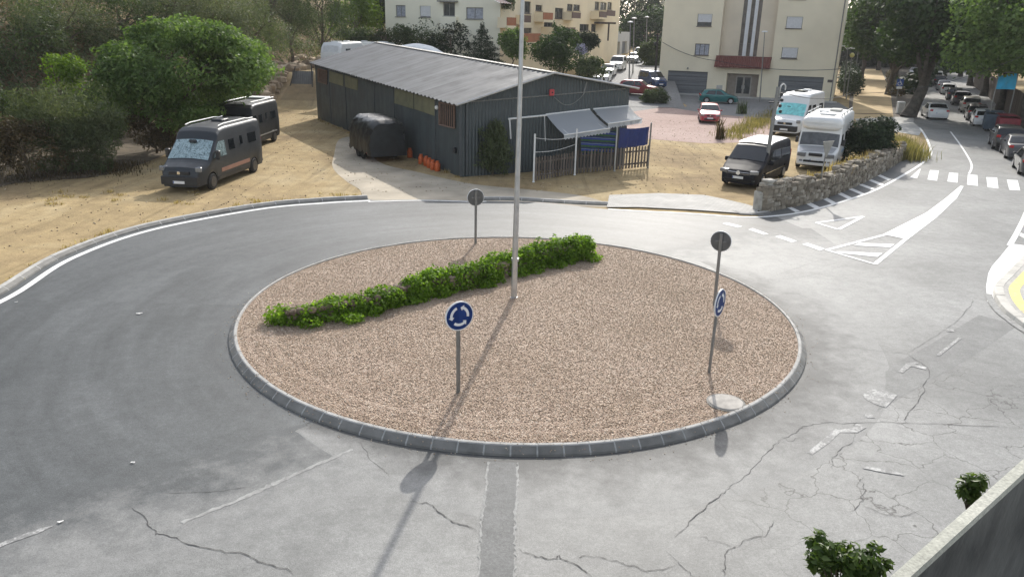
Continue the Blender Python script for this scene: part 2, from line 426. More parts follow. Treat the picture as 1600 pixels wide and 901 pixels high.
GX, GY = np.meshgrid(gx, gy); GZ = zt(GX, GY) - .012
nx_, ny_ = len(gx), len(gy)
gm = bpy.data.meshes.new('ground')
idx = np.arange(nx_ * ny_).reshape(ny_, nx_)
fq = np.stack([idx[:-1, :-1], idx[:-1, 1:], idx[1:, 1:], idx[1:, :-1]], -1).reshape(-1, 4)
gm.from_pydata(np.stack([GX, GY, GZ], -1).reshape(-1, 3).tolist(), [], fq.tolist())
gm.polygons.foreach_set('use_smooth', [True] * len(gm.polygons)); gm.materials.append(M['dirt'])
go = bpy.data.objects.new('ground', gm); COL.objects.link(go); tag(go, kind='structure')

# ------------------------------------------------------------ roads and markings
CEN = Vector((.17, 19.9, 0)); RI = 7.55
def P2(pts, z=0.0): return [at(x, y, 0).xy.to_3d() + Vector((0, 0, z)) for x, y in pts]
kerb_px = [(-260, 560), (-120, 515), (0, 462), (100, 402), (230, 357), (400, 325), (500, 315.5), (575, 311.5)]
edgeR_px = [(575, 313), (660, 312), (740, 314), (850, 317), (950, 327), (1080, 334), (1165, 339.5), (1218, 337), (1266, 329), (1320, 314), (1368, 297), (1413, 273), (1440, 256), (1452, 245), (1454, 235), (1447, 215), (1437, 200)]
kL = catmull(P2(kerb_px), 8); eR = catmull(P2(edgeR_px), 6)
right_far = [Vector((36.0, 71, 0)), Vector((43.5, 86, 0)), Vector((60, 117, 0)), Vector((88, 170, 0)), Vector((130, 260, 0)), Vector((138, 257, 0)), Vector((97, 168, 0)), Vector((70, 116, 0)), Vector((54, 88, 0)), Vector((45, 68, 0)), Vector((37.5, 54, 0)), Vector((33, 45, 0)), Vector((31, 36, 0)), Vector((29, 25, 0)), Vector((28, 0, 0)), Vector((28, -25, 0)), Vector((-40, -25, 0)), Vector((-40, 8, 0))]
road_poly = [v.copy() for v in kL] + [v.copy() for v in eR[1:]] + right_far
def sheet(name, pts, z, mat_):
    b = MB(); b.poly([(p.x, p.y, z) for p in pts])
    o = structure(name, b, mat_)
    import bmesh
    bm = bmesh.new(); bm.from_mesh(o.data); bmesh.ops.triangulate(bm, faces=bm.faces[:]); 
    for f in bm.faces:
        if f.normal.z < 0: f.normal_flip()
    bm.to_mesh(o.data); bm.free()
    return o
sheet('road', road_poly, .004, M['road_old'])
# newer, darker surface sweeping in from the left and round the far side of the island
new_edge = P2([(1290, 372), (1180, 372), (1120, 395), (1000, 420), (800, 500), (640, 640), (560, 690), (430, 735), (300, 778), (205, 796), (90, 832), (0, 858), (-200, 925)])
far_edge = catmull(P2([(1210, 338), (1165, 340), (1080, 335), (950, 327), (850, 317.5), (740, 314.5), (660, 312.5), (575, 314)]), 4)
newp = [p for p in reversed(far_edge)]
newp = [v for v in reversed(kL)]
inner = catmull(new_edge, 6)
sheet('road_resurfaced', [Vector((v.x, v.y, 0)) for v in far_edge] + [Vector((v.x, v.y, 0)) for v in reversed(kL[:-1])] + [Vector((v.x, v.y, 0)) for v in reversed(inner)], .006, M['road_new'])
def blend_strip(name, path, w, z, c_in, c_out, rough):
    """ragged, feathered change from one asphalt to the next across a ribbon (left side of the path = c_in)"""
    b = MB(); P = [Vector(p) for p in path]; n = len(P); K = 6; vs = []; ev = []
    for i, p in enumerate(P):
        t_ = P[min(i + 1, n - 1)] - P[max(i - 1, 0)]; t_.z = 0; t_.normalize(); nn = Vector((-t_.y, t_.x, 0)); ww = w[i] if isinstance(w, list) else w
        for k in range(K + 1): q = p + nn * ww * (k / K - .5); vs.append((q.x, q.y, z if k not in (0, K) else .0046)); ev.append(k / K)
    b.add(vs, [(i * (K + 1) + k, (i + 1) * (K + 1) + k, (i + 1) * (K + 1) + k + 1, i * (K + 1) + k + 1) for i in range(n - 1) for k in range(K)], 0, .5)
    m_, t, bs = nodes(name); co = coord(t); a = N(t, 'ShaderNodeAttribute', attribute_name='edge')
    f = math_(t, 'ADD', a.outputs['Fac'], mapr(t, noise(t, co, 1.3, 7, .7), .25, .75, -.42, .42))
    g = noise(t, co, 3.0, 6, .7); h = noise(t, co, 55, 2, .6)
    c = ramp(t, f, [(.2, c_out), (.8, c_in)])
    c = mix(t, .55, c, ramp(t, g, [(.25, .55), (.75, 1.3)]), 'MULTIPLY'); c = mix(t, .6, c, ramp(t, h, [(.3, .62), (.7, 1.32)]), 'MULTIPLY')
    L(t, c, bs.inputs['Base Color']); bs.inputs['Roughness'].default_value = rough; bs.inputs['Specular IOR Level'].default_value = .28; bump(t, h, .35, .01, bs)
    o = structure(name, b, m_); at_ = o.data.attributes.new('edge', 'FLOAT', 'POINT'); at_.data.foreach_set('value', ev); return o
C_OLD, C_NEW, C_PAT = (.24, .241, .233), (.098, .104, .105), (.09, .092, .09)
blend_strip('resurfacing_joint', inner[::-1], 3.0, .008, C_NEW, C_OLD, .61)
# darker ring of asphalt round the kerb on the near/right side
path = []
for i in range(81):
    a = R(-122 + i * (122 + 40) / 80); path.append(CEN + Vector((math.cos(a), math.sin(a), 0)) * (RI + .80 * min(1, .3 + i / 20)))
blend_strip('kerbside_asphalt_band', path, [2.1 * min(1, .3 + i / 20, .25 + (80 - i) / 14) for i in range(81)], .0095, C_PAT, C_OLD, .62)
b = MB(); tp = P2([(785, 722), (784, 760), (779, 810), (777, 860), (775, 930)])
b.strip(tp, .5, .0105); structure('trench_patch', b, M['road_patch'])
b = MB()
tq = catmull(tp, 14); rq = random.Random(8)
for off in (-.27, .27): b.strip([p + Vector((off + rq.gauss(0, .012), 0, 0)) for p in tq], [max(.004, rq.gauss(.03, .018)) for p in tq], .0118)
sq = catmull(P2([(550, 702), (500, 724), (440, 751), (400, 769), (350, 790), (285, 816)]), 8); b.strip([p + Vector((rq.gauss(0, .01), rq.gauss(0, .01), 0)) for p in sq], [.10 * (.5 + rq.random() * .8) * (1 - .5 * abs(i / 40 - .5)) for i in range(len(sq))], .0118)
structure('pale_seam', b, M['seal'])
b = MB(); b.strip(P2([(1560, 500), (1490, 545), (1430, 578), (1345, 640)]), [1.0, 1.0, .95, .5], .0062); structure('trench_strip', b, mat_asphalt('trench_asphalt', (.175, .177, .172), (.215, .217, .21), .64, .3, spec=.26))
# single long cracks
def crack(pts, w=.03, seed=1):
    rr = random.Random(seed); C = catmull(P2(pts), 10); out = []
    ox = oy = 0.
    for i, p in enumerate(C):
        ox = ox * .75 + rr.gauss(0, .018); oy = oy * .75 + rr.gauss(0, .02); out.append(p + Vector((ox, oy, 0)))
    n = len(out); return out, [w * .44 * (.3 + rr.random() * .9) * (1 if 2 < i < n - 3 else .4) for i in range(n)]
b = MB()
for i, (pts, ww) in enumerate([
    ([(205, 795), (240, 822), (262, 836), (330, 852), (400, 872), (460, 898)], .045),
    ([(640, 784), (675, 790), (705, 812), (748, 830)], .04), ([(812, 855), (850, 872), (880, 874), (925, 901)], .04),
    ([(895, 870), (950, 873), (1000, 888), (1060, 884)], .025), ([(1055, 840), (1095, 800), (1130, 772), (1155, 750), (1200, 705), (1222, 688)], .035),
    ([(1222, 688), (1250, 675), (1275, 664), (1350, 661), (1440, 662), (1600, 670)], .035), ([(1222, 684), (1235, 690), (1250, 686)], .02),
    ([(1300, 540), (1370, 548), (1418, 553)], .025), ([(1418, 553), (1450, 580), (1440, 615), (1414, 645), (1413, 661)], .03),
    ([(1418, 553), (1470, 520), (1508, 488), (1522, 465)], .022), ([(1210, 816), (1195, 832), (1150, 853), (1130, 875), (1133, 901)], .03),
    ([(1150, 853), (1110, 845), (1095, 835)], .02), ([(1040, 860), (1070, 890), (1095, 901)], .025),
    ([(1340, 661), (1330, 690), (1300, 715), (1300, 730)], .025), ([(1330, 800), (1350, 770), (1345, 745)], .025), ([(1345, 790), (1400, 805), (1440, 798)], .025),
    ([(1200, 437), (1260, 415), (1300, 400)], .016), ([(1090, 441), (1240, 435), (1330, 412)], .014), ([(250, 772), (320, 768), (395, 764)], .02), ([(555, 690), (590, 725), (605, 745)], .02)]):
    a_, w_ = crack(pts, ww, i + 3); b.strip(a_, w_, .0132)
structure('road_crack', b, M['crack'])

b = MB()
ZM = .0145
# edge lines
b.strip([p + (CEN - p).normalized() * .34 for p in kL], .2, ZM)
b.strip(catmull(P2([(575, 315.5), (660, 313.5), (740, 315.5), (760, 315)]), 5), .13, ZM)
b.strip(eR[24:], .17, ZM + .0004)
b.strip(catmull(P2([(1485, 206), (1500, 226), (1515, 250), (1518, 262), (1514, 272)]), 5), .12, ZM)
for q in ([(1421, 278), (1437, 264), (1439, 264), (1433, 279)], [(1449, 281), (1453, 266), (1467, 267), (1464, 283)], [(1480, 284), (1483, 270), (1497, 271), (1496, 286)], [(1511, 289), (1512, 273), (1527, 274), (1528, 291)], [(1543, 293), (1541, 277), (1558, 278), (1560, 295)], [(1577, 297), (1573, 281), (1590, 282), (1594, 298)], [(1612, 301), (1606, 284), (1622, 285), (1630, 302)]):
    b.poly([(p.x, p.y, ZM) for p in P2(q)])
for q in ([(1128, 350), (1135, 348), (1160, 354), (1153, 356)], [(1169, 359), (1176, 357), (1201, 366), (1193, 367)], [(1211, 370), (1219, 368), (1245, 377), (1237, 379)], [(1253, 382), (1262, 380), (1289, 389), (1281, 392)]):
    b.poly([(p.x, p.y, ZM) for p in P2(q)])
def hollow(q, w_):
    c = P2(q); n = len(c); cc = sum(c, Vector()) / n
    for i in range(n):
        a_, d_ = c[i], c[(i + 1) % n]
        b.strip([a_, d_], w_, ZM + .0008 * (i + 1))
hollow([(1275, 348.5), (1349, 338.5), (1310, 359)], .16)
spl = P2([(1291, 391), (1383, 367), (1450, 333), (1478, 312), (1503, 291), (1492, 310), (1460, 340), (1415, 374), (1367, 413)])
b.strip(spl[:5], .16, ZM); b.strip(spl[4:], .16, ZM + .0008); b.strip([spl[-1], spl[0]], .14, ZM + .0016)
b.poly([(p.x, p.y, ZM + .0024) for p in P2([(1382, 367), (1450, 333), (1478, 312), (1503, 291), (1492, 310), (1460, 340), (1415, 374)])])
for q in ([(1334, 384), (1342, 380), (1398, 382), (1391, 387)], [(1302, 395), (1310, 393), (1379, 396), (1371, 402)]):
    b.poly([(p.x, p.y, ZM + .0024) for p in P2(q)])
for q in ([(560, 768), (580, 762), (640, 790), (612, 796)], [(655, 738), (683, 730), (757, 768), (725, 775)], [(750, 707), (778, 701), (853, 742), (825, 748)], [(840, 680), (865, 673), (945, 712), (922, 720)], [(910, 657), (935, 651), (1020, 688), (998, 693)], [(968, 631), (992, 626), (1080, 658), (1058, 664)], [(1020, 601), (1040, 596), (1132, 632), (1112, 640)], [(1072, 574), (1094, 569), (1174, 603), (1155, 610)]):
    b.poly([(p.x, p.y, ZM) for p in P2([(1080 + x / 3.756, 120 + y / 3.756) for x, y in q])])
def z4(q): return [(1480 + x / 4.09, 320 + y / 4.1) for x, y in q]
b.poly([(p.x, p.y, ZM) for p in P2(z4([(405, 250), (345, 325), (285, 395), (262, 440), (248, 520), (255, 622), (302, 628), (290, 560), (310, 510), (360, 460), (520, 310), (520, 265)]))])
b.strip(P2(z4([(398, 262), (440, 190), (480, 110), (540, -30), (620, -180)])), .2, ZM + .0008)
b.poly([(p.x, p.y, ZM) for p in P2(z4([(470, 180), (560, 225), (550, 245), (460, 200)]))])
mk = structure('road_marking', b, M['white_line'])
b = MB()
b.poly([(p.x, p.y, ZM) for p in P2([(1348, 616), (1356, 609), (1378, 609), (1402, 618), (1384, 637), (1368, 632), (1352, 624)])])
b.strip(P2([(1407, 582), (1420, 570), (1432, 567)]), [.1, .14, .1], ZM); b.strip(P2([(1420, 570), (1447, 576)]), .16, ZM + .0008)
b.strip(P2([(1265, 709), (1290, 690), (1310, 672)]), [.1, .14, .12], ZM); b.strip(P2([(1306, 674), (1335, 673), (1346, 665)]), [.1, .16, .2], ZM + .0008)
b.strip(P2([(1348, 730), (1380, 736), (1412, 742)]), [.09, .12, .08], ZM); b.strip(P2([(1350, 650), (1365, 651)]), .14, ZM)
b.strip(P2([(1478, 516), (1490, 517)]), .2, ZM); b.strip(P2([(1465, 556), (1500, 528)]), .08, ZM)
b.strip(P2([(-40, 870), (10, 848), (60, 830), (82, 822)]), [.05, .10, .12, .03], ZM)
structure('worn_marking', b, M['worn_line'])
# litter on the road
lit = simple('paper_scrap', (.78, .77, .74), .8)
for lab, q, s_ in (('tiny white paper scrap on the dark asphalt left of the island, nearest the kerb line', (26, 473), .09), ('thin white scrap on the dark asphalt straight left of the gravel island', (218, 491), .2), ('white scrap lying on the dark asphalt at lower left', (208, 724), .12), ('flat white scrap on the seam between dark and pale asphalt', (95, 816), .12)):
    b = MB(); p = at(*q, .0); a_ = random.random() * 3
    s_ *= .6
    for k in range(2): b.box(p + Vector((random.uniform(-.3, .3) * s_, random.uniform(-.3, .3) * s_, .028 + .004 * k)), (s_, s_ * .3, .003), a_ + k * .5, M=Matrix.Rotation(a_ + k * .5, 3, 'Z') @ Matrix.Rotation(.04 * k, 3, 'X'))
    tag(b.build('paper_scrap', lit), lab, 'litter', 'scraps of litter on the road')

# concrete apron, pavements, yards
def patch(name, px, z, mat_, smooth=0):
    pts = P2(px)
    if smooth: pts = catmull(pts, smooth, True)
    sheet(name, pts, z, mat_)
patch('hatch_lane', [(1183, 337), (1192, 331), (1215, 326), (1260, 316), (1300, 303), (1345, 284), (1385, 263), (1408, 247), (1425, 240), (1440, 232), (1450, 236), (1452, 246), (1440, 257), (1413, 274), (1368, 298), (1320, 315), (1266, 330), (1218, 338)], .006, M['road_patch'])
patch('driveway', [(576, 312), (562, 296), (540, 282), (520, 262), (522, 242), (530, 218), (558, 216), (590, 252), (650, 268), (715, 283), (760, 290), (900, 304), (955, 322), (900, 322), (850, 317.5), (740, 314), (660, 312)], -.003, M['apron'], 4)
patch('pavement', [(948, 325), (952, 306), (1030, 303), (1100, 306), (1130, 312), (1165, 320), (1185, 326), (1183, 334), (1165, 335), (1080, 329), (1000, 325)], .0445, M['pavers'])
patch('reddish_yard', [(960, 175), (1040, 166), (1115, 180), (1240, 186), (1230, 195), (1180, 222), (1100, 224), (1000, 216), (960, 210)], -.004, M['red_yard'])
patch('side_street', [(955, 172), (1020, 140), (1030, 137), (1310, 160), (1330, 172), (1240, 188), (1115, 179), (1040, 167), (965, 178)], -.001, M['street'])
patch('cross_street', [(1326, 176), (1330, 168), (1450, 178), (1442, 200), (1436, 212), (1400, 206), (1345, 195)], .0, M['concrete'])
M['earth'] = simple('shade_toned_earth', (.13, .11, .085), .95, var=.3, scale=.6, bmp=.3)
patch('avenue_shade_ground', [(1396, 183), (1440, 182), (1452, 160), (1462, 140), (1473, 122), (1482, 112), (1490, 103), (1470, 94), (1340, 94), (1330, 110), (1326, 175)], .001, M['earth'])  # dark sheet over the sand, avenue tree shade put into its colour
M['litter'] = simple('litter_and_shade', (.115, .088, .055), .97, var=.45, scale=1.1, bmp=.5, bscale=18)  # leaf litter darkened further, tree shade put into its colour
patch('litter_and_shade', [(-60, 300), (20, 287), (90, 281), (150, 276), (205, 262), (262, 240), (300, 214), (340, 200), (300, 190), (200, 196), (100, 205), (-60, 235)], .012, M['litter'], 4)
patch('sand_walk', [(1330, 186), (1335, 140), (1339, 118), (1349, 108), (1376, 108), (1386, 130), (1392, 150), (1396, 183)], .003, M['sand'])
# climbing street on the left of the flats
b = MB(); pth = []
for y in np.arange(79, 215, 3.0):
    cx = 12.5 + (y - 80) * .13 + max(y - 105, 0) * .12
    pth.append(Vector((cx, y, zg(cx, y) + .03)))
vs = []
for p in pth:
    hw_ = 4.6
    for k in (-1, -.33, .33, 1):
        x = p.x + k * hw_; vs.append((x, p.y, max(zg(x, p.y), zg(p.x, p.y)) + .03))
b.add(vs, [(i * 4 + k, i * 4 + k + 1, i * 4 + k + 5, i * 4 + k + 4) for i in range(len(pth) - 1) for k in range(3)])
structure('hill_street', b, M['street'])

# ------------------------------------------------------------ kerbs
def kerb_run(name, path, side, blk=.5, h=.16, closed=False, mats=None, top=.12, face=.14):
    """blocks along a path on the ground line of the kerb; side=+1 if the raised side is left of the path"""
    P = [Vector(p) for p in path]
    if closed: P = P + [P[0]]
    cum = [0]
    for a_, c_ in zip(P[:-1], P[1:]): cum.append(cum[-1] + (c_ - a_).length)
    tot = cum[-1]; n = max(1, round(tot / blk))
    def pos(s_):
        s_ = min(max(s_, 0), tot); i = min(max(np.searchsorted(cum, s_) - 1, 0), len(P) - 2)
        return P[i].lerp(P[i + 1], (s_ - cum[i]) / max(1e-9, cum[i + 1] - cum[i]))
    def nor(s_):
        t = pos(s_ + .25) - pos(s_ - .25) if not closed else pos((s_ + .25) % tot) - pos((s_ - .25) % tot)
        t.z = 0; t.normalize(); return Vector((-t.y, t.x, 0)) * side
    b = MB(); g = .016
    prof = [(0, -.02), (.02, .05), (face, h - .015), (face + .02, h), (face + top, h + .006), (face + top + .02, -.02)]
    for k in range(n):
        s0, s1 = tot * k / n, tot * (k + 1) / n
        dz = random.uniform(-.004, .004)
        for (a_, c_, mi, sh) in ((s0 + g, s1 - g, 0, 0), (s1 - g, s1 + g, 2, -.006)):
            ss = [a_, (a_ + c_) / 2, c_] if mi == 0 else [a_, c_]
            vs = []
            for s_ in ss:
                p, nn = pos(s_ if not closed else s_ % tot if s_ < tot else s_ - tot), nor(s_)
                for (o_, z_) in prof: vs.append(p + nn * (o_ - sh * .0) + Vector((0, 0, z_ + (dz if mi == 0 else -.004))))
            q = len(prof); rv = random.random()
            for i in range(len(ss) - 1):
                for j in range(q - 1):
                    f = (i * q + j, i * q + q + j, i * q + q + j + 1, i * q + j + 1)
                    o = len(b.v)
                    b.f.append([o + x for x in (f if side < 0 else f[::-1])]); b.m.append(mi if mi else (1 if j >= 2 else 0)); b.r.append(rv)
            b.v += [tuple(v) for v in vs]
    return structure(name, b, mats or [M['kerb'], M['kerb_top'], M['mortar']])
circ = [CEN + Vector((math.cos(2 * math.pi * i / 180), math.sin(2 * math.pi * i / 180), 0)) * RI for i in range(180)]
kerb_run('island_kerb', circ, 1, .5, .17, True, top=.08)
kerb_run('roadside_kerb', kL, 1, 1.0, .14)
kerb_run('roadside_kerb', catmull(P2([(748, 313.5), (800, 313), (850, 316), (900, 319), (950, 321)]), 5), 1, 1.0, .12)
kerb_run('roadside_kerb', catmull(P2([(1143, 331), (1160, 336), (1185, 335.5), (1205, 333)]), 5), 1, 1.0, .06)
isl = catmull(P2(z4([(640, 180), (490, 330), (360, 460), (300, 520), (290, 560), (310, 620), (360, 690), (430, 745), (490, 790), (700, 920)])), 6)
kerb_run('corner_kerb', isl, 1, 1.0, .12, face=.03, top=.24, mats=[M['concrete_pale'], M['concrete_pale'], M['mortar']])
def offs(path, d):
    out = []
    for i, p in enumerate(path):
        t = path[min(i + 1, len(path) - 1)] - path[max(i - 1, 0)]; t.z = 0; t.normalize(); out.append(p + Vector((-t.y, t.x, 0)) * d)
    return out
sheet('corner_pavement', offs(isl, .27) + [Vector((26, 8, 0)), Vector((30, 20, 0)), Vector((29, 30, 0))], .118, M['pavers'])
b = MB(); b.strip(offs(isl, .56), .3, .1225); structure('yellow_kerb_line', b, M['yellow_line'])
b = MB(); wl = offs(isl, -.13); b.strip(wl[26:], .2, .0245); structure('gutter_line', b, M['seal'])

# ------------------------------------------------------------ gravel island
GZ0 = .135
b = MB(); nr, na = 18, 72; vs = [(CEN.x, CEN.y, GZ0 + .05)]
for i in range(1, nr + 1):
    rr_ = (RI - .22) * i / nr
    for k in range(na):
        a = 2 * math.pi * k / na; vs.append((CEN.x + rr_ * math.cos(a), CEN.y + rr_ * math.sin(a), GZ0 + .05 * (1 - (i / nr) ** 2)))
fs = [(0, 1 + k, 1 + (k + 1) % na) for k in range(na)]
for i in range(nr - 1):
    for k in range(na):
        fs.append((1 + i * na + k, 1 + (i + 1) * na + k, 1 + (i + 1) * na + (k + 1) % na, 1 + i * na + (k + 1) % na))
b.add(vs, fs); structure('gravel_island', b, M['gravel'], smooth=60)

def np_mesh(name, V, Fc, mats, rnd=None, parent=None, smooth=False, mi=None):
    """fast mesh from arrays (all faces same size)"""
    me = bpy.data.meshes.new(name); nF, k = Fc.shape
    me.vertices.add(len(V)); me.vertices.foreach_set('co', np.ascontiguousarray(V, np.float32).ravel())
    me.loops.add(nF * k); me.loops.foreach_set('vertex_index', np.ascontiguousarray(Fc, np.int32).ravel())
    me.polygons.add(nF); me.polygons.foreach_set('loop_start', np.arange(0, nF * k, k, dtype=np.int32))
    try: me.polygons.foreach_set('loop_total', np.full(nF, k, np.int32))
    except Exception: pass
    for q in (mats if isinstance(mats, (list, tuple)) else [mats]): me.materials.append(q)
    me.update(calc_edges=True); me.validate()
    if rnd is not None:
        a = me.attributes.new('rnd', 'FLOAT', 'FACE'); a.data.foreach_set('value', np.ascontiguousarray(rnd, np.float32))
    if smooth: me.polygons.foreach_set('use_smooth', [True] * nF)
    o = bpy.data.objects.new(name, me); COL.objects.link(o)
    if parent is not None: o.parent = parent
    return o
# loose stones lying on the bed
nS = 75000
rr_ = (RI - .25) * np.sqrt(RNG.random(nS)); aa = RNG.random(nS) * 2 * math.pi
ak_ = np.degrees(np.arctan2(np.sin(aa), np.cos(aa))); trk = ((np.abs(rr_ - 6.55) < .07) | (np.abs(rr_ - 6.98 + .1 * np.sin(aa * 3)) < .06)) & (ak_ < -50) & (ak_ > -165)
kp_ = ~(trk & (RNG.random(nS) < .75)); rr_, aa = rr_[kp_], aa[kp_]; nS = len(rr_)
sx_, sy_ = CEN.x + rr_ * np.cos(aa), CEN.y + rr_ * np.sin(aa)
sz_ = GZ0 + .05 * (1 - (rr_ / (RI - .22)) ** 2) + .006
s_ = RNG.uniform(.009, .022, nS)
base = np.array([(1, 0, 0), (-1, 0, 0), (0, 1, 0), (0, -1, 0), (0, 0, 1), (0, 0, -1)], float)
V = base[None] * (s_[:, None] * RNG.uniform(.6, 1.2, (nS, 6)))[:, :, None]
V[:, :, 2] *= .7
th = RNG.random(nS) * 6.28; tl = RNG.uniform(-.6, .6, nS)
c_, s2 = np.cos(th)[:, None], np.sin(th)[:, None]
x, y, z = V[:, :, 0].copy(), V[:, :, 1].copy(), V[:, :, 2].copy()
y, z = y * np.cos(tl)[:, None] - z * np.sin(tl)[:, None], y * np.sin(tl)[:, None] + z * np.cos(tl)[:, None]
V = np.stack([x * c_ - y * s2 + sx_[:, None], x * s2 + y * c_ + sy_[:, None], z + sz_[:, None]], -1)
tri = np.array([(0, 2, 4), (2, 1, 4), (1, 3, 4), (3, 0, 4), (2, 0, 5), (1, 2, 5), (3, 1, 5), (0, 3, 5)])
Fc = (tri[None] + 6 * np.arange(nS)[:, None, None]).reshape(-1, 3)
def scatter_stones(name, xs, ys, zs, ss, mat_, label):
    n = len(xs); Vb = base[None] * (ss[:, None] * RNG.uniform(.6, 1.2, (n, 6)))[:, :, None]; Vb[:, :, 2] *= .7
    a_ = RNG.random(n)[:, None] * 6.28; X_ = Vb[:, :, 0] * np.cos(a_) - Vb[:, :, 1] * np.sin(a_); Y_ = Vb[:, :, 0] * np.sin(a_) + Vb[:, :, 1] * np.cos(a_)
    Vb = np.stack([X_ + xs[:, None], Y_ + ys[:, None], Vb[:, :, 2] + zs[:, None]], -1)
    o_ = np_mesh(name, Vb.reshape(-1, 3), (tri[None] + 6 * np.arange(n)[:, None, None]).reshape(-1, 3), mat_, np.repeat(RNG.random(n), 8)); tag(o_, label, 'stones', kind='stuff')
r_s = np.concatenate([RI - .22 * RNG.random(500), RI + np.abs(RNG.normal(0, .16, 420))]); a_s = RNG.random(920) * 6.283
scatter_stones('spilled_gravel', CEN.x + r_s * np.cos(a_s), CEN.y + r_s * np.sin(a_s), np.where(r_s < RI - .14, .182, np.where(r_s < RI, .182 - (r_s - RI + .14) * .9, .014)), RNG.uniform(.008, .018, 920), M['stone_chip'], 'stray gravel spilled onto and over the island kerb')
px_ = RNG.uniform(-24, 20, 5200); py_ = RNG.uniform(24, 68, 5200); dd_ = np.hypot(px_ - CEN.x, py_ - CEN.y); ok_ = (dd_ > 16.4) & ((px_ < -1) | (py_ > 36)) & (foot_dist(px_, py_) < 1) & (px_ < .45 * py_ - 6)
px_, py_ = px_[ok_], py_[ok_]
scatter_stones('pebbles', px_, py_, np.full(len(px_), .004), RNG.uniform(.012, .05, len(px_)), M['pebble'], 'small stones and clods scattered over the sandy dirt')
o = np_mesh('gravel', V.reshape(-1, 3), Fc, M['stone_chip'], np.repeat(RNG.random(nS), 8))
tag(o, 'loose pinkish brown gravel covering the round traffic island', 'gravel', kind='stuff')

# ------------------------------------------------------------ foliage
def leaves(name, blobs, n, size, mat_, parent=None, aspect=.45, shell=.55, up=.5, droop=0., seed=0, gaps=.35, flat=False):
    """blobs: (cx,cy,cz, rx,ry,rz). Leaf shaped faces, folded along the midrib, spread through each blob's volume"""
    rg = np.random.default_rng(seed); B = np.array(blobs, float)
    vol = (B[:, 3] * B[:, 4] * B[:, 5]) ** (2 / 3); pick = rg.choice(len(B), n, p=vol / vol.sum())
    d = rg.normal(size=(n, 3)); d /= np.linalg.norm(d, axis=1)[:, None]
    r = (shell ** 3 + (1 - shell ** 3) * rg.random(n)) ** (1 / 3)
    # uneven outline
    ph = rg.random(6) * 6.28
    lump = 1 + .13 * np.sin(3.1 * d[:, 0] * 2 + ph[0] + pick) * np.sin(2.7 * d[:, 1] * 2 + ph[1]) + .12 * np.sin(5 * d[:, 2] + 4 * d[:, 0] + ph[2] + 2 * pick)
    P = B[pick, :3] + d * (r * lump)[:, None] * B[pick, 3:6]
    # thin out in noise pockets -> gaps
    q = P / max(size * 5, .25)
    nz = np.sin(q[:, 0] + ph[3]) * np.sin(q[:, 1] * 1.1 + ph[4]) * np.sin(q[:, 2] * 1.2 + ph[5])
    keep = nz > (-1 + gaps * 1.0) + rg.random(n) * .35 * 0
    keep &= ~((nz < -.18) & (rg.random(n) < gaps * 2))
    P, d = P[keep], d[keep]; n = len(P)
    nrm = d * .6 + rg.normal(size=(n, 3)) * .55 + np.array([0, 0, up]); nrm /= np.linalg.norm(nrm, axis=1)[:, None]
    t = rg.normal(size=(n, 3)) + d * .5 + np.array([0, 0, -droop]); t -= nrm * (t * nrm).sum(1)[:, None]; t /= np.linalg.norm(t, axis=1)[:, None] + 1e-9
    s_ = np.cross(nrm, t); L_ = size * rg.uniform(.6, 1.35, n)
    W_ = L_ * aspect
    a0 = P - t * L_[:, None] * .5; a2 = P + t * L_[:, None] * .5
    mid = P + nrm * (L_ * .06)[:, None]
    b1 = mid + s_ * W_[:, None] * .5; b2 = mid - s_ * W_[:, None] * .5
    V = np.stack([a0, b1, a2, b2], 1).reshape(-1, 3)
    i = 4 * np.arange(n)[:, None]
    Fc = np.concatenate([i + np.array([[0, 1, 2]]), i + np.array([[0, 2, 3]])], 1).reshape(-1, 3)
    clump = .5 + .5 * np.sin(P[:, 0] * 1.3 + ph[0]) * np.sin(P[:, 1] * 1.5 + ph[1]) * np.sin(P[:, 2] * 1.7 + ph[2])
    rnd = np.clip(.55 * rg.random(n) + .45 * clump, 0, 1)
    off = np.zeros(3)
    if parent is not None: off = np.array(parent.location)
    return np_mesh(name, V - off, Fc, mat_, np.repeat(rnd, 2), parent)
def branchy(base, top, r0, blobs, nb=7, seed=1, mb=None):
    """tapered trunk with limbs reaching into the crown"""
    rg = random.Random(seed); b = mb or MB()
    base, top = Vector(base), Vector(top); pts = []
    for i in range(6):
        t = i / 5; pts.append(base.lerp(top, t) + Vector((rg.gauss(0, .06), rg.gauss(0, .06), 0)) * (top - base).length * .25 * (t > 0))
    b.tube(pts, [r0 * (1.25 if i == 0 else 1 - .55 * i / 5) for i in range(6)], 10)
    for k in range(nb):
        bl = blobs[k % len(blobs)]; st = pts[rg.choice([2, 3, 4, 5])]
        e = Vector((bl[0] + rg.uniform(-.6, .6) * bl[3], bl[1] + rg.uniform(-.6, .6) * bl[4], bl[2] + rg.uniform(-.2, .7) * bl[5]))
        mid = st.lerp(e, .5) + Vector((rg.gauss(0, .1), rg.gauss(0, .1), rg.uniform(0, .25))) * (e - st).length * .5
        b.tube(catmull([st, mid, e], 4), [r0 * .42 * (1 - .85 * j / 8) for j in range(9)], 6)
    return b
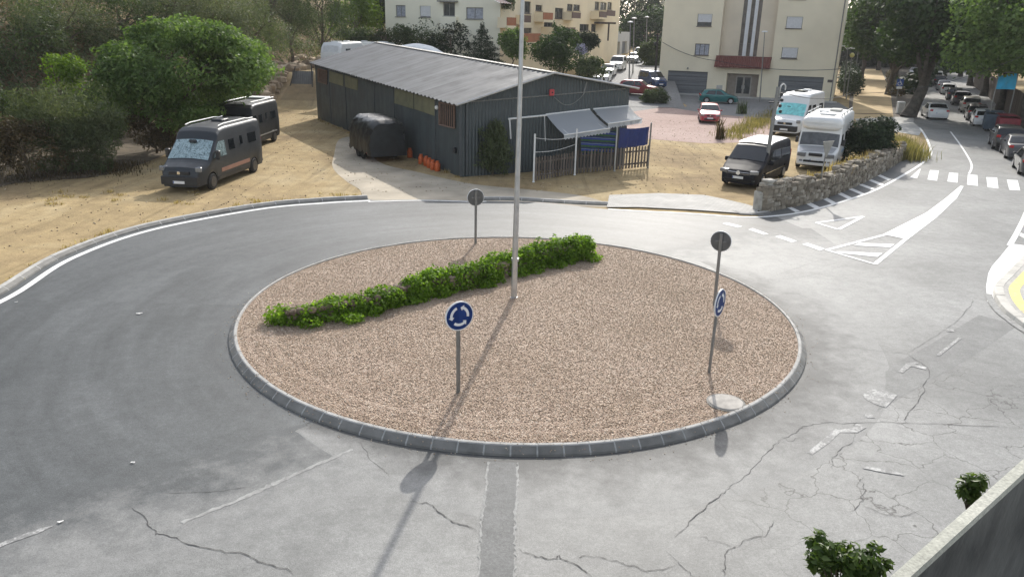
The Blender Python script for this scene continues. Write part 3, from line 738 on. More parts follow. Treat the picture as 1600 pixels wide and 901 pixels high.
LEAF = {
 'green': leaf_mat('bright_leaf', [(0., (.045, .08, .026)), (.5, (.105, .17, .050)), (1., (.21, .29, .11))], .42),
 'plane': leaf_mat('plane_leaf', [(0., (.014, .03, .010)), (.5, (.036, .068, .02)), (1., (.08, .125, .038))], .32),
 'olive': leaf_mat('olive_leaf', [(0., (.055, .068, .040)), (.5, (.12, .14, .082)), (1., (.22, .24, .155))], .3),
 'oak': leaf_mat('oak_leaf', [(0., (.026, .042, .018)), (.5, (.062, .09, .038)), (1., (.125, .155, .068))], .3),
 'mimosa': leaf_mat('feathery_leaf', [(0., (.05, .064, .032)), (.5, (.10, .125, .062)), (1., (.17, .195, .115))], .3),
 'dry': leaf_mat('dry_leaf', [(0., (.035, .03, .018)), (.5, (.085, .066, .036)), (1., (.15, .10, .055))], .25),
 'lime': leaf_mat('lime_leaf', [(0., (.06, .11, .012)), (.5, (.11, .18, .022)), (1., (.17, .25, .04))], .4),
 'ivy': leaf_mat('ivy_leaf', [(0., (.06, .11, .012)), (.4, (.14, .24, .024)), (.8, (.22, .34, .045)), (1., (.30, .38, .09))], .5),
 'dark': leaf_mat('dark_leaf', [(0., (.01, .02, .01)), (.5, (.022, .04, .018)), (1., (.05, .075, .035))], .15),
 'shrub': leaf_mat('glossy_leaf', [(0., (.03, .06, .016)), (.5, (.08, .125, .035)), (.9, (.16, .21, .07)), (1., (.22, .11, .035))], .3, .4),
 'grass': leaf_mat('dry_grass', [(0., (.10, .10, .04)), (.5, (.21, .18, .08)), (1., (.34, .28, .15))], .35, .7),
 'straw': leaf_mat('straw_grass', [(0., (.22, .15, .07)), (.5, (.36, .27, .14)), (1., (.50, .40, .24))], .3, .8),
}
BARK = simple('bark', (.11, .085, .062), .95, var=.4, scale=4, bmp=.8, bscale=14)
BARKP = simple('plane_bark', (.075, .066, .054), .9, var=.45, scale=3, bmp=.6, bscale=9)
def grass_tuft(name, spots, n, h, mat_, seed=0, spread=.35, parent=None):
    rg = np.random.default_rng(seed); Sx = np.array(spots, float); k = rg.integers(0, len(Sx), n)
    base = Sx[k, :3] + np.c_[rg.normal(0, spread, (n, 2)), np.zeros(n)]
    if Sx.shape[1] > 3: hh = h * Sx[k, 3]
    else: hh = h * np.ones(n)
    hh = hh * rg.uniform(.45, 1.2, n); a = rg.random(n) * 6.28; lean = rg.uniform(.1, .55, n)
    dx = np.c_[np.cos(a), np.sin(a), np.zeros(n)]; sd_ = np.c_[-np.sin(a), np.cos(a), np.zeros(n)]
    wd = rg.uniform(.006, .016, n)[:, None] * (1 + hh[:, None])
    top = base + dx * (lean * hh)[:, None]; top[:, 2] += hh
    midp = base + dx * (lean * hh * .35)[:, None]; midp[:, 2] += hh * .6
    V = np.stack([base - sd_ * wd, base + sd_ * wd, midp + sd_ * wd * .8, midp - sd_ * wd * .8, top], 1).reshape(-1, 3)
    i = 5 * np.arange(n)[:, None]
    Fc = np.concatenate([i + np.array([[0, 1, 2]]), i + np.array([[0, 2, 3]]), i + np.array([[3, 2, 4]])], 1).reshape(-1, 3)
    off = np.array(parent.location) if parent is not None else 0
    return np_mesh(name, V - off, Fc, mat_, np.repeat(rg.random(n), 3), parent)

def add_tree(name, base, blobs, n, size, leaf, label, cat='tree', r0=.18, bark=None, group=None, seed=1, top=None, aspect=.45, shell=.5, droop=0., gaps=.35, nb=8, up=.5, stem='trunk'):
    base = Vector(base)
    t = thing(name, base, label, cat, group)
    if top is None:
        Bm = np.array(blobs); c_ = Bm[:, :3].mean(0); top = (base.x * .5 + c_[0] * .5, base.y * .5 + c_[1] * .5, max(base.z + .4, c_[2] - .1 * Bm[:, 5].mean()))
    branchy(base - Vector((0, 0, .1)), top, r0, blobs, nb, seed).build(stem, bark or BARK, t, smooth=50)
    leaves('crown', blobs, n, size, LEAF[leaf], t, seed=seed, aspect=aspect, shell=shell, droop=droop, gaps=gaps, up=up)
    return t
def blobset(c, r, k, seed=0, sub=.5):
    """a clumpy crown: k smaller lobes round a centre"""
    rg = random.Random(seed); out = [(c[0], c[1], c[2], r[0] * .72, r[1] * .72, r[2] * .72)]
    for i in range(k):
        a = rg.random() * 6.28; e = rg.uniform(-.5, .95); q = math.sqrt(max(0, 1 - e * e))
        s_ = rg.uniform(.75, 1.15) * sub
        out.append((c[0] + r[0] * .68 * q * math.cos(a), c[1] + r[1] * .68 * q * math.sin(a), c[2] + r[2] * .68 * e, r[0] * s_, r[1] * s_, r[2] * s_))
    return out

# ------------------------------------------------------------ vehicles
def vehicle(name, label, cat, loc, heading, P, group=None):
    """local frame: +X forward, s = distance back from the nose"""
    Ln, Wd = P['L'], P['W']; top = P['top']; zb = P.get('zb', .24); belt = P.get('belt', .95); tum = P.get('tum', .12)
    Hm = max(z for s, z in top); wr = P.get('wr', .32); ws = P['wheels']; crown = P.get('crown', .03); rc = P.get('rc', .09)
    ft, fd, rt, rd = P.get('plan', (.16, .7, .10, .5))
    body_m = P['paint']
    root = thing(name, loc, label, cat, group, math.atan2(heading[1], heading[0]))
    ts = [s for s, z in top]; tz = [z for s, z in top]
    def ztop(s): return float(np.interp(s, ts, tz))
    def plan(s): return (1 - ft * max(0, 1 - s / fd) ** 2.2) * (1 - rt * max(0, 1 - (Ln - s) / rd) ** 2.2)
    def hw(s, z):
        k = 1 - .05 * max(0, (belt - z) / belt) ** 1.5 * 1.0 if z < belt else 1 - tum * (z - belt) / max(.1, Hm - belt)
        return Wd / 2 * plan(s) * k
    ar = wr * 1.2
    SS = sorted(set([round(x, 3) for x in np.linspace(0, Ln, int(Ln / .085))] + [round(s, 3) for s in ts] + [round(w_ + k * ar, 3) for w_ in ws for k in (-1, -.97, -.85, -.65, -.4, 0, .4, .65, .85, .97, 1)]))
    SS = [s for s in SS if 0 <= s <= Ln]
    b = MB(); rows = []
    for s in SS:
        z1 = ztop(s); zl = zb + P.get('nose_up', .0) * max(0, 1 - s / .4)
        for w_ in ws:
            if abs(s - w_) < ar: zl = max(zl, wr + math.sqrt(ar * ar - (s - w_) ** 2) * .98)
        zl = min(zl, z1 - .12)
        r = min(rc, (z1 - zl) * .35, hw(s, z1) * .5); half = [(0, zl), (hw(s, zl) * .98, zl)]
        for k in range(1, 7):
            z = zl + .03 + (z1 - r - zl - .03) * k / 6 * 1.0 if k else zl; half.append((hw(s, z), z))
        w0 = hw(s, z1 - r)
        for k in (1, 2, 3, 4): a = math.pi / 2 * k / 4; half.append((w0 - r + r * math.cos(a), z1 - r + r * math.sin(a)))
        half += [((w0 - r) * .55, z1 + crown * .7), (0, z1 + crown)]
        rows.append([(Ln / 2 - s, y, z) for y, z in half] + [(Ln / 2 - s, -y, z) for y, z in half[-2:0:-1]])
    n = len(rows[0]); vs = [v for r_ in rows for v in r_]
    fs = [(i * n + k, i * n + (k + 1) % n, (i + 1) * n + (k + 1) % n, (i + 1) * n + k) for i in range(len(rows) - 1) for k in range(n)]
    fs += [tuple(range(n))[::-1], tuple((len(rows) - 1) * n + k for k in range(n))]
    b.add(vs, fs, 0, .5)
    b.build('body', body_m, root, smooth=32, world=False)
    b = MB(); b.box((0, 0, (zb + .1 + ar * 1.4) / 2 + .02), (Ln * .9, Wd * .68, ar * 1.4), mi=0)
    if P.get('lower'):
        b.box((0, 0, zb + .06), (Ln - .06, Wd * .9, .1), mi=0)
    b.build('underbody', M['dark_under'], root, world=False)
    def toppanel(nm, s0, s1, f0, f1, mat_, off=.012, k=6):
        bb = MB(); vs = []; ns = 8
        for i in range(ns + 1):
            s = s0 + (s1 - s0) * i / ns; z1 = ztop(s); f = f0 + (f1 - f0) * i / ns
            sl = (ztop(min(Ln, s + .02)) - ztop(max(0, s - .02))) / .04; nv = Vector((sl, 0, 1)).normalized()
            ww = (hw(s, z1 - rc) - rc * .35) * f
            for j in range(k + 1):
                y = ww * (2 * j / k - 1); ay = abs(y) / max(.01, hw(s, z1 - rc) - rc)
                zz = z1 + crown * (1 - min(1, ay) ** 2 * 1.0) - max(0, ay - 1) * rc * .6
                vs.append(Vector((Ln / 2 - s, y, zz)) + nv * off)
        bb.add(vs, [(i * (k + 1) + j, i * (k + 1) + j + 1, (i + 1) * (k + 1) + j + 1, (i + 1) * (k + 1) + j) for i in range(ns) for j in range(k)])
        return bb.build(nm, mat_, root, smooth=40, world=False)
    def sidepanel(nm, pts, mat_, sides=(1, -1), off=.008, parent=None, sub=6):
        res = []
        for sg in sides:
            bb = MB(); q = []
            m_ = len(pts)
            for i in range(m_):
                (s0, z0), (s1, z1) = pts[i], pts[(i + 1) % m_]
                for k in range(2): q.append((s0 + (s1 - s0) * k / 2, z0 + (z1 - z0) * k / 2))
            cs, cz = sum(p[0] for p in q) / len(q), sum(p[1] for p in q) / len(q)
            vs = [Vector((Ln / 2 - s, sg * (hw(s, z) + off), z)) for s, z in q] + [Vector((Ln / 2 - cs, sg * (hw(cs, cz) + off), cz))]
            vb = [Vector((Ln / 2 - s, sg * (hw(s, z) - .03), z)) for s, z in q]
            L_ = len(q); fs = [(i, (i + 1) % L_, L_) if sg < 0 else ((i + 1) % L_, i, L_) for i in range(L_)]
            bb.add(vs + vb, fs + [(i, (i + 1) % L_, L_ + 1 + (i + 1) % L_, L_ + 1 + i) for i in range(L_)])
            res.append(bb.build(nm, mat_, root, world=False))
        return res
    for w_ in P.get('top_panels', []): toppanel(*w_)
    for pts in P.get('windows', []): sidepanel('side_window', pts, P.get('winmat', M['glass']))
    for nm, pts, mat_ in P.get('side_parts', []): sidepanel(nm, pts, mat_, off=.012)
    for nm, pts, mat_, sides in P.get('side_one', []): sidepanel(nm, pts, mat_, sides, off=.010)
    # nose and tail fittings: (name, s, y, z, dx, dy, dz, material, mirrored)
    for nm, s, y, z, dx, dy, dz, mat_, mir in P.get('fit', []):
        for sg in ((1, -1) if mir else (1,)):
            bb = MB(); Mz = Matrix.Rotation(sg * P.get('skew', {}).get(nm, 0), 3, 'Z')
            bb.rbox((Ln / 2 - s, sg * y, z), (dx, dy, dz), .025, M=Mz); bb.build(nm, mat_, root, smooth=35, world=False)
    # wheels
    for w_ in ws:
        for sg in (1, -1):
            yo = sg * (Wd / 2 - .115); bb = MB()
            bb.lathe([(wr * .62, -.1), (wr * .9, -.105), (wr, -.07), (wr, .07), (wr * .9, .105), (wr * .62, .1)], (Ln / 2 - w_, yo, wr), 'Y', 24)
            wo = bb.build('wheel', M['rubber'], root, smooth=40, world=False)
            bb = MB(); oy = sg * .092
            bb.lathe([(wr * .66, 0), (wr * .62, .012), (wr * .2, .02 * 1), (.0, .022)] if sg > 0 else [(wr * .66, 0), (wr * .62, -.012), (wr * .2, -.02), (.0, -.022)], (Ln / 2 - w_, yo + oy * .9, wr), 'Y', 20, mi=1)
            for k in range(5):
                a = 2 * math.pi * k / 5 + .3
                Ms = Matrix.Rotation(a, 3, 'Y')
                bb.box(Vector((Ln / 2 - w_, yo + oy * 1.18, wr)) + Ms @ Vector((wr * .34, 0, 0)), (wr * .62, .025, wr * .2), M=Ms)
            bb.lathe([(wr * .58, -.012), (wr * .64, -.012), (wr * .64, .012), (wr * .58, .012)], (Ln / 2 - w_, yo + oy * 1.18, wr), 'Y', 20)
            bb.build('rim', [P.get('rim', M['alloy']), M['dark_under']], wo, smooth=40, world=False)
    # mirrors
    for sg in (1, -1):
        ms, mz = P.get('mirror', (1.35, belt + .08)); bb = MB(); y0 = hw(ms, mz)
        big = P.get('mirror_size', (.14, .2, .15))
        bb.rbox((Ln / 2 - ms, sg * (y0 + .06 + big[1] / 2), mz), big, .035); bb.box((Ln / 2 - ms, sg * (y0 + .03), mz - big[2] * .3), (.06, .14, .05))
        bb.build('mirror', P.get('mirror_mat', M['black_plastic']), root, smooth=40, world=False)
    # plates
    for s, sg in ((P.get('plate_f', -.012), 1), (Ln - P.get('plate_r', -.012), -1)):
        z = P.get('plate_zf', .45) if sg > 0 else P.get('plate_zr', .6); bb = MB()
        bb.box((Ln / 2 - s, 0, z), (.02, .52, .115)); pl_ = bb.build('number_plate', M['plate'], root, world=False)
        bb = MB(); bb.box((Ln / 2 - s + sg * .009, -.235 * (1 if sg > 0 else -1), z), (.006, .04, .1)); bb.build('plate_band', M['sign_blue'], pl_, world=False)
    root['_'] = 1; del root['_']
    return root, dict(hw=hw, ztop=ztop, L=Ln, toppanel=toppanel, sidepanel=sidepanel)
def part(root, name, mb, mat_, smooth=35): return mb.build(name, mat_, root, smooth=smooth, world=False)

BP, DG = M['black_plastic'], M['dark_under']
def van_big(paint_m, ws_mat, wins, extra=(), H=2.52, side_parts=(), bumper=BP, mirror=BP, rim=None):
    return dict(L=5.99, W=2.05, zb=.30, belt=1.25, tum=.10, wr=.35, wheels=(.95, 4.98), rc=.16, crown=.05, plan=(.24, .9, .05, .5), nose_up=-.05, paint=paint_m, rim=rim or M['dark_alloy'], mirror_mat=mirror,
        top=[(0, .72), (.06, .90), (.14, 1.03), (.55, 1.16), (.78, 1.27), (1.60, 2.04), (1.78, H - .20), (2.05, H - .05), (2.5, H), (5.5, H), (5.88, H - .04), (5.99, H - .16)],
        top_panels=[('windscreen', .80, 1.55, .96, .93, ws_mat)],
        windows=list(wins), side_parts=[('door_window', [(1.16, 1.32), (1.50, 1.74), (1.72, 1.95), (2.25, 1.95), (2.28, 1.30)], P_DOORWIN.get(paint_m.name, M['glass'])), ('sill_trim', [(1.45, .34), (1.45, .50), (4.5, .50), (4.5, .34)], BP)] + list(side_parts),
        fit=[('bumper', .06, 0, .52, .3, 1.66, .36, bumper, False), ('grille', .04, 0, .84, .16, .95, .15, BP, False), ('headlight', .26, .78, .99, .42, .26, .20, M['lamp_glass'], True),
             ('tail_light', 5.96, .9, 1.25, .08, .12, .7, M['tail_red'], True), ('badge', -.05, 0, .85, .03, .14, .14, M['chrome'], False), ('rear_bumper', 5.97, 0, .5, .14, 1.9, .22, BP, False)] + list(extra),
        skew={'headlight': .35}, mirror=(1.25, 1.45), mirror_size=(.16, .2, .4), plate_f=-.105, plate_zf=.46, plate_zr=.75)
P_DOORWIN = {}
GREYV = paint('grey_van_paint', (.022, .028, .035), .1, .4, .15)
GREYV2 = paint('dark_van_paint', (.013, .016, .019), .1, .4, .15)
WHITEV = paint('white_van_paint', (.72, .73, .73), 0, .35, .4)
P_DOORWIN['grey_van_paint'] = M['foil']
COPPER = simple('copper_stripe', (.34, .185, .145), .5, .2, .15, 3)
WG = M['glass']
camper_w = [[(2.62, 1.46), (2.62, 1.92), (3.15, 1.92), (3.15, 1.46)], [(3.72, 1.56), (3.72, 1.95), (3.95, 1.95), (3.95, 1.56)], [(4.5, 1.50), (4.5, 1.95), (5.35, 1.95), (5.35, 1.50)]]
r, A = vehicle('camper_van', 'dark grey high-roof camper van with foil screen in its windscreen and a copper side stripe', 'van', (-14.68, 37.35, 0), (-.11, -.994), van_big(GREYV, M['foil'], camper_w, side_parts=[('side_stripe', [(1.75, .62), (1.75, .79), (4.48, .79), (4.48, .62)], COPPER)]), 'vans under the tree'); r.scale = (1.09, 1.04, 1.06)
for sg in (1, -1):
    b = MB(); b.tube([(Vector((2.99 - s, sg * .78, 2.61 if .2 < k < 7 else 2.56))) for k, s in enumerate(np.linspace(2.2, 5.6, 9))], .025, 8); part(r, 'roof_rail', b, M['galv'])
b = MB(); b.rbox((-.9, 0, 2.62), (.7, .55, .1), .03); part(r, 'roof_vent', b, GREYV)
b = MB(); b.box((1.62, 0, 1.98), (.1, .3, .12), M=Matrix.Rotation(.75, 3, 'Y')); part(r, 'mirror_pod', b, BP)
r, A = vehicle('camper_van', 'almost black camper van half hidden by leaves behind the grey camper van', 'van', (-16.75, 48.3, 0), (-.07, -1), van_big(GREYV2, WG, camper_w, H=2.62, side_parts=[('side_stripe', [(1.75, .66), (1.75, .72), (5.4, .72), (5.4, .66)], M['galv'])]), 'vans under the tree')
for sg in (1, -1):
    b = MB(); b.tube([(Vector((2.99 - s, sg * .8, 2.74))) for s in np.linspace(2.0, 5.7, 9)], .03, 8); part(r, 'roof_rail', b, M['galv'])
b = MB(); b.rbox((-2.3, 0, 2.73), (.9, 1.2, .1), .03); part(r, 'roof_panel', b, M['white_paint'])
# white high van behind the motorhome
r, A = vehicle('camper_van', 'white high-roof van with turquoise windscreen sunshade behind the motorhome', 'van', (22.2, 61.9, 0), (-.56, -.83), van_big(WHITEV, M['turq'], [[(2.6, 1.4), (2.6, 1.9), (3.5, 1.9), (3.5, 1.4)], [(4.4, 1.5), (4.4, 1.9), (5.4, 1.9), (5.4, 1.5)]], H=2.66, extra=[('roof_hatch', 3.0, 0, 2.74, .8, .7, .09, M['glass'], False), ('roof_vent', 4.6, 0, 2.75, .5, .5, .1, M['white_paint'], False)]), 'vans by the stone wall'); r.scale = (1.15, 1.15, 1.15)
b = MB()
for z in (1.1, 1.5, 1.9): b.tube([(-3.05, -.5, z), (-3.25, -.5, z), (-3.25, .5, z), (-3.05, .5, z)], .025, 6)
part(r, 'cycle_rack', b, BP)
# black van with white roof
NAVY = paint('black_van_paint', (.012, .013, .019), 0., .30, .0); NAVY.node_tree.nodes['Principled BSDF'].inputs['Specular IOR Level'].default_value = .12
ROOFW = simple('white_roof', (.76, .77, .78), .35, 0, .08, 2, coat=.3)
vw = dict(L=5.3, W=1.92, zb=.24, belt=1.08, tum=.13, wr=.335, wheels=(.9, 4.25), rc=.11, crown=.04, plan=(.17, .7, .05, .4), paint=NAVY, rim=M['alloy'],
    top=[(0, .66), (.04, .76), (.12, .83), (.55, 1.03), (.92, 1.22), (1.75, 1.84), (1.92, 1.90), (2.4, 1.97), (4.95, 1.97), (5.18, 1.90), (5.3, 1.5)],
    top_panels=[('windscreen', .95, 1.70, .95, .92, WG), ('pop_roof', 1.98, 5.12, .99, .99, ROOFW, .05)],
    windows=[[(1.5, 1.16), (1.92, 1.62), (2.35, 1.66), (2.35, 1.14)], [(2.45, 1.14), (2.45, 1.66), (3.45, 1.66), (3.45, 1.14)], [(3.55, 1.14), (3.55, 1.66), (4.95, 1.64), (5.1, 1.14)]],
    side_parts=[('side_trim', [(1.2, .62), (1.2, .66), (4.5, .66), (4.5, .62)], M['chrome'])],
    fit=[('headlight', .13, .72, .80, .26, .40, .17, M['lamp_glass'], True), ('grille_bar', .0, 0, .78, .08, 1.1, .035, M['chrome'], False), ('grille_bar', .0, 0, .70, .08, 1.2, .03, M['chrome'], False), ('grille', .0, 0, .745, .06, 1.12, .12, BP, False), ('lower_grille', .0, 0, .40, .10, 1.3, .15, DG, False), ('fog_light', .05, .72, .42, .1, .16, .1, M['lamp_glass'], True),
         ('tail_light', 5.25, .86, 1.15, .08, .12, .5, M['tail_red'], True), ('rear_bumper', 5.3, 0, .45, .1, 1.75, .2, NAVY, False)],
    skew={'headlight': .3}, mirror=(1.4, 1.16), mirror_size=(.16, .2, .22), mirror_mat=NAVY, plate_f=-.03, plate_zf=.53, plate_zr=.75)
r, A = vehicle('camper_van', 'black van with a pale pop-up roof beside the end pillar of the stone wall', 'van', (12.8, 40.75, 0), (-.56, -.83), vw, 'vans by the stone wall'); r.scale = (1.08, 1.05, 1.03)
b = MB(); x = 2.65 + .055; b.lathe([(.075, -.012), (.1, -.012), (.1, .012), (.075, .012)], (x, 0, .76), 'X', 20)
for q in (((-.035, .055), (0, -.002)), ((.035, .055), (0, -.002)), ((-.065, .03), (-.03, -.065)), ((.065, .03), (.03, -.065)), ((-.03, -.065), (0, -.01)), ((.03, -.065), (0, -.01))):
    b.tube([(x, q[0][0], .76 + q[0][1]), (x, q[1][0], .76 + q[1][1])], .011, 5)
part(r, 'badge', b, M['chrome'])
# motorhome: white coach body with cab
HOMEW = paint('motorhome_white', (.76, .76, .74), 0, .35, .4)
SILV = paint('motorhome_silver', (.50, .51, .53), .5, .3, .5)
mh = dict(L=6.4, W=2.2, zb=.34, belt=1.6, tum=.05, wr=.35, wheels=(1.0, 4.7), rc=.14, crown=.04, plan=(.16, .8, .03, .3), paint=HOMEW, rim=M['alloy'],
    top=[(0, .62), (.05, .86), (.12, 1.02), (.45, 1.18), (.68, 1.28), (.98, 2.02), (1.0, 2.16), (.99 + .06, 2.5), (1.3, 2.78), (1.8, 2.90), (6.1, 2.90), (6.3, 2.82), (6.4, 2.6)],
    top_panels=[('windscreen', .70, .97, .97, .95, simple('screen_cover', (.10, .105, .11), .35, 0, .3, 4)), ('bonnet', .14, .66, .90, .93, SILV, .016)],
    windows=[[(1.2, 1.35), (1.2, 1.95), (1.75, 1.98), (1.85, 1.35)], [(2.6, 1.5), (2.6, 2.0), (3.6, 2.0), (3.6, 1.5)], [(4.6, 1.5), (4.6, 2.0), (5.6, 2.0), (5.6, 1.5)]],
    side_parts=[('side_stripe', [(2.0, .9), (2.0, 1.05), (6.2, 1.15), (6.2, .9)], simple('pale_blue_stripe', (.30, .40, .52), .5))],
    fit=[('headlight', .12, .72, .88, .26, .46, .22, M['lamp_glass'], True), ('grille', .02, 0, .92, .12, .72, .17, BP, False), ('lower_grille', .0, 0, .55, .14, 1.2, .12, DG, False), ('fog_light', .04, .74, .56, .12, .18, .1, M['lamp_glass'], True), ('bumper', .07, 0, .42, .3, 1.86, .16, HOMEW, False),
         ('roof_hatch', 2.0, .1, 2.98, .9, .8, .09, M['white_paint'], False), ('roof_vent', 3.4, -.3, 2.98, .5, .5, .12, M['white_paint'], False), ('roof_box', 4.6, .2, 3.0, 1.0, .6, .12, M['concrete_pale'], False),
         ('tail_light', 6.38, .95, 1.1, .06, .12, .3, M['tail_red'], True), ('marker_lamp', 1.45, .95, 2.85, .1, .06, .06, BP, True)],
    skew={'headlight': .28}, mirror=(1.05, 1.55), mirror_size=(.12, .16, .34), mirror_mat=BP, plate_f=-.04, plate_zf=.62, plate_zr=.7)
r, A = vehicle('motorhome', 'white coachbuilt motorhome with silver bonnet and covered windscreen behind the stone wall', 'motorhome', (18.6, 46.7, 0), (-.48, -.88), mh, 'vans by the stone wall'); r.scale = (1.03, 1.03, 1.03)
b = MB(); rows = []
for i in range(9):
    a = math.pi / 2 * i / 8; x = 1.75 + .72 * math.sin(a) ** .8; hz = .42 * math.cos(a) ** .5; row = []
    for k in range(17):
        th = math.pi * 2 * k / 16; cy_, cz_ = math.cos(th), math.sin(th)
        row.append((x - .12 * cy_ * cy_, 1.09 * math.copysign(abs(cy_) ** .45, cy_) * (1 - .10 * (i / 8) ** 2), 2.52 + max(hz, .05) * math.copysign(abs(cz_) ** .6, cz_)))
    rows.append(row)
b.add([v for r_ in rows for v in r_], [(i * 17 + k, i * 17 + k + 1, (i + 1) * 17 + k + 1, (i + 1) * 17 + k) for i in range(8) for k in range(16)] + [tuple(8 * 17 + k for k in range(16)), tuple(range(15, -1, -1))], 0, .5)
part(r, 'overcab', b, HOMEW, 60)
for sg in (1, -1):
    b = MB(); b.tube([(1.9, sg * .9, 2.9), (1.85, sg * .9, 3.06)] + [(x, sg * .9, 3.07) for x in (1, 0, -1, -2)] + [(-2.95, sg * .9, 3.06), (-3.0, sg * .9, 2.85)], .025, 6)
    for x in (.8, -.6, -2): b.box((x, sg * .9, 3.0), (.06, .06, .16))
    part(r, 'roof_rail', b, M['galv'])

# cars
def car(kind, c, glass=None, rim=None, roof=None):
    p_ = c
    g = glass or WG
    if kind == 'hatch':
        d = dict(L=4.05, W=1.74, top=[(0, .56), (.05, .68), (.15, .76), (.85, .93), (1.02, .97), (1.75, 1.40), (2.0, 1.45), (3.2, 1.43), (3.62, 1.33), (3.95, .95), (4.05, .70)], ws=(1.06, 1.72), rw=(3.64, 3.93), wheels=(.78, 3.30),
            win=[[(1.45, .95), (1.95, 1.33), (2.35, 1.36), (2.35, .93)], [(2.43, .93), (2.43, 1.36), (3.15, 1.33), (3.45, 1.0), (3.42, .96)]], belt=.9)
    elif kind == 'suv':
        d = dict(L=4.3, W=1.82, top=[(0, .62), (.04, .82), (.14, .95), (.9, 1.06), (1.1, 1.10), (1.75, 1.55), (2.0, 1.61), (3.6, 1.60), (3.9, 1.5), (4.2, 1.05), (4.3, .75)], ws=(1.14, 1.72), rw=(3.93, 4.17), wheels=(.85, 3.45),
            win=[[(1.5, 1.08), (1.95, 1.48), (2.4, 1.52), (2.4, 1.06)], [(2.48, 1.06), (2.48, 1.52), (3.3, 1.50), (3.75, 1.3), (3.75, 1.1)]], belt=1.03, wr=.35, zb=.28)
    elif kind == 'sedan':
        d = dict(L=4.55, W=1.80, top=[(0, .56), (.05, .68), (.15, .78), (1.0, .93), (1.2, .97), (1.95, 1.40), (2.2, 1.44), (3.2, 1.42), (3.9, 1.02), (4.4, .98), (4.52, .88), (4.55, .65)], ws=(1.24, 1.92), rw=(3.3, 3.86), wheels=(.85, 3.60),
            win=[[(1.65, .95), (2.15, 1.33), (2.55, 1.35), (2.55, .93)], [(2.63, .93), (2.63, 1.35), (3.15, 1.31), (3.65, 1.0), (3.6, .95)]], belt=.9)
    else:  # small van / mpv
        d = dict(L=4.4, W=1.82, top=[(0, .62), (.05, .80), (.15, .92), (.7, 1.08), (.95, 1.14), (1.65, 1.72), (1.95, 1.82), (4.15, 1.80), (4.32, 1.68), (4.4, 1.1)], ws=(.98, 1.62), rw=(4.33, 4.395), wheels=(.85, 3.6),
            win=[[(1.4, 1.14), (1.85, 1.58), (2.3, 1.62), (2.3, 1.1)], [(2.4, 1.1), (2.4, 1.62), (3.2, 1.6), (3.2, 1.1)], [(3.3, 1.1), (3.3, 1.6), (4.15, 1.56), (4.2, 1.1)]], belt=1.08)
    L0 = d['L']; zf = d['top'][1][1]
    return dict(L=L0, W=d['W'], zb=d.get('zb', .22), belt=d['belt'], tum=.2, wr=d.get('wr', .31), wheels=d['wheels'], rc=.10, crown=.035, plan=(.20, .75, .14, .55), paint=p_, rim=rim or M['alloy'], top=d['top'],
        top_panels=[('windscreen', d['ws'][0], d['ws'][1], .95, .93, g), ('rear_window', d['rw'][0], d['rw'][1], .9, .9, g)] + ([('roof_panel', 2.0, 3.3, .98, .98, roof, .012)] if roof else []),
        windows=d['win'],
        fit=[('headlight', .16, .60, zf - .01, .30, .34, .13, M['lamp_glass'], True), ('grille', .02, 0, zf - .05, .08, .62, .10, BP, False), ('lower_grille', .0, 0, .36, .10, .95, .13, DG, False),
             ('tail_light', L0 - .08, .68, d['belt'] - .03, .16, .26, .17, M['tail_red'], True), ('rear_bumper', L0 - .02, 0, .42, .14, 1.4, .18, p_, False)],
        skew={'headlight': .4, 'tail_light': -.3}, mirror=(d['ws'][0] + .42, d['belt'] + .1), mirror_size=(.12, .16, .12), mirror_mat=p_, plate_f=-.05, plate_zf=.45, plate_r=-.06, plate_zr=.66)
CP = {k: paint('paint_' + k, c, m_, .28, .7) for k, (c, m_) in {'red': ((.36, .012, .03), .2), 'crimson': ((.22, .015, .025), .25), 'teal': ((.01, .14, .14), .35), 'white': ((.70, .71, .71), 0), 'silver': ((.42, .43, .44), .6), 'black': ((.012, .012, .014), .2), 'graphite': ((.05, .052, .056), .4), 'blue': ((.02, .05, .14), .3), 'beige': ((.36, .34, .30), .4), 'darkgrey': ((.085, .085, .09), .4)}.items()}
def cz(p): return Vector((p[0], p[1], zg(p[0], p[1])))
r, A = vehicle('parked_car', 'small red hatchback facing the camera on the reddish yard', 'car', (16.75, 68.2, 0), (-.18, -.98), car('hatch', CP['red']), 'cars parked by the flats')
b = MB(); b.prism([(2.07, 0, .80), (2.07, .07, .69), (2.07, 0, .58), (2.07, -.07, .69)], (.03, 0, 0)); part(r, 'badge', b, M['chrome'])
vehicle('parked_car', 'teal green hatchback parked side-on before the left garage door of the flats', 'car', (21.9, 85.8, 0), (.99, -.16), car('hatch', CP['teal']), 'cars parked by the flats')
p = on(998, 131, 87); vehicle('parked_car', 'dark red sport utility car parked at the foot of the climbing street', 'car', (p.x, 87, zg(p.x, 87) + .03), (.93, -.36), car('suv', CP['crimson'], roof=None), 'cars parked by the flats')
p = on(1020, 118, 93); vehicle('parked_car', 'blue car half hidden by the corner of the cream flats', 'car', (p.x, 93, zg(p.x, 93) + .03), (.3, -.95), car('mpv', CP['blue']), 'cars parked by the flats')

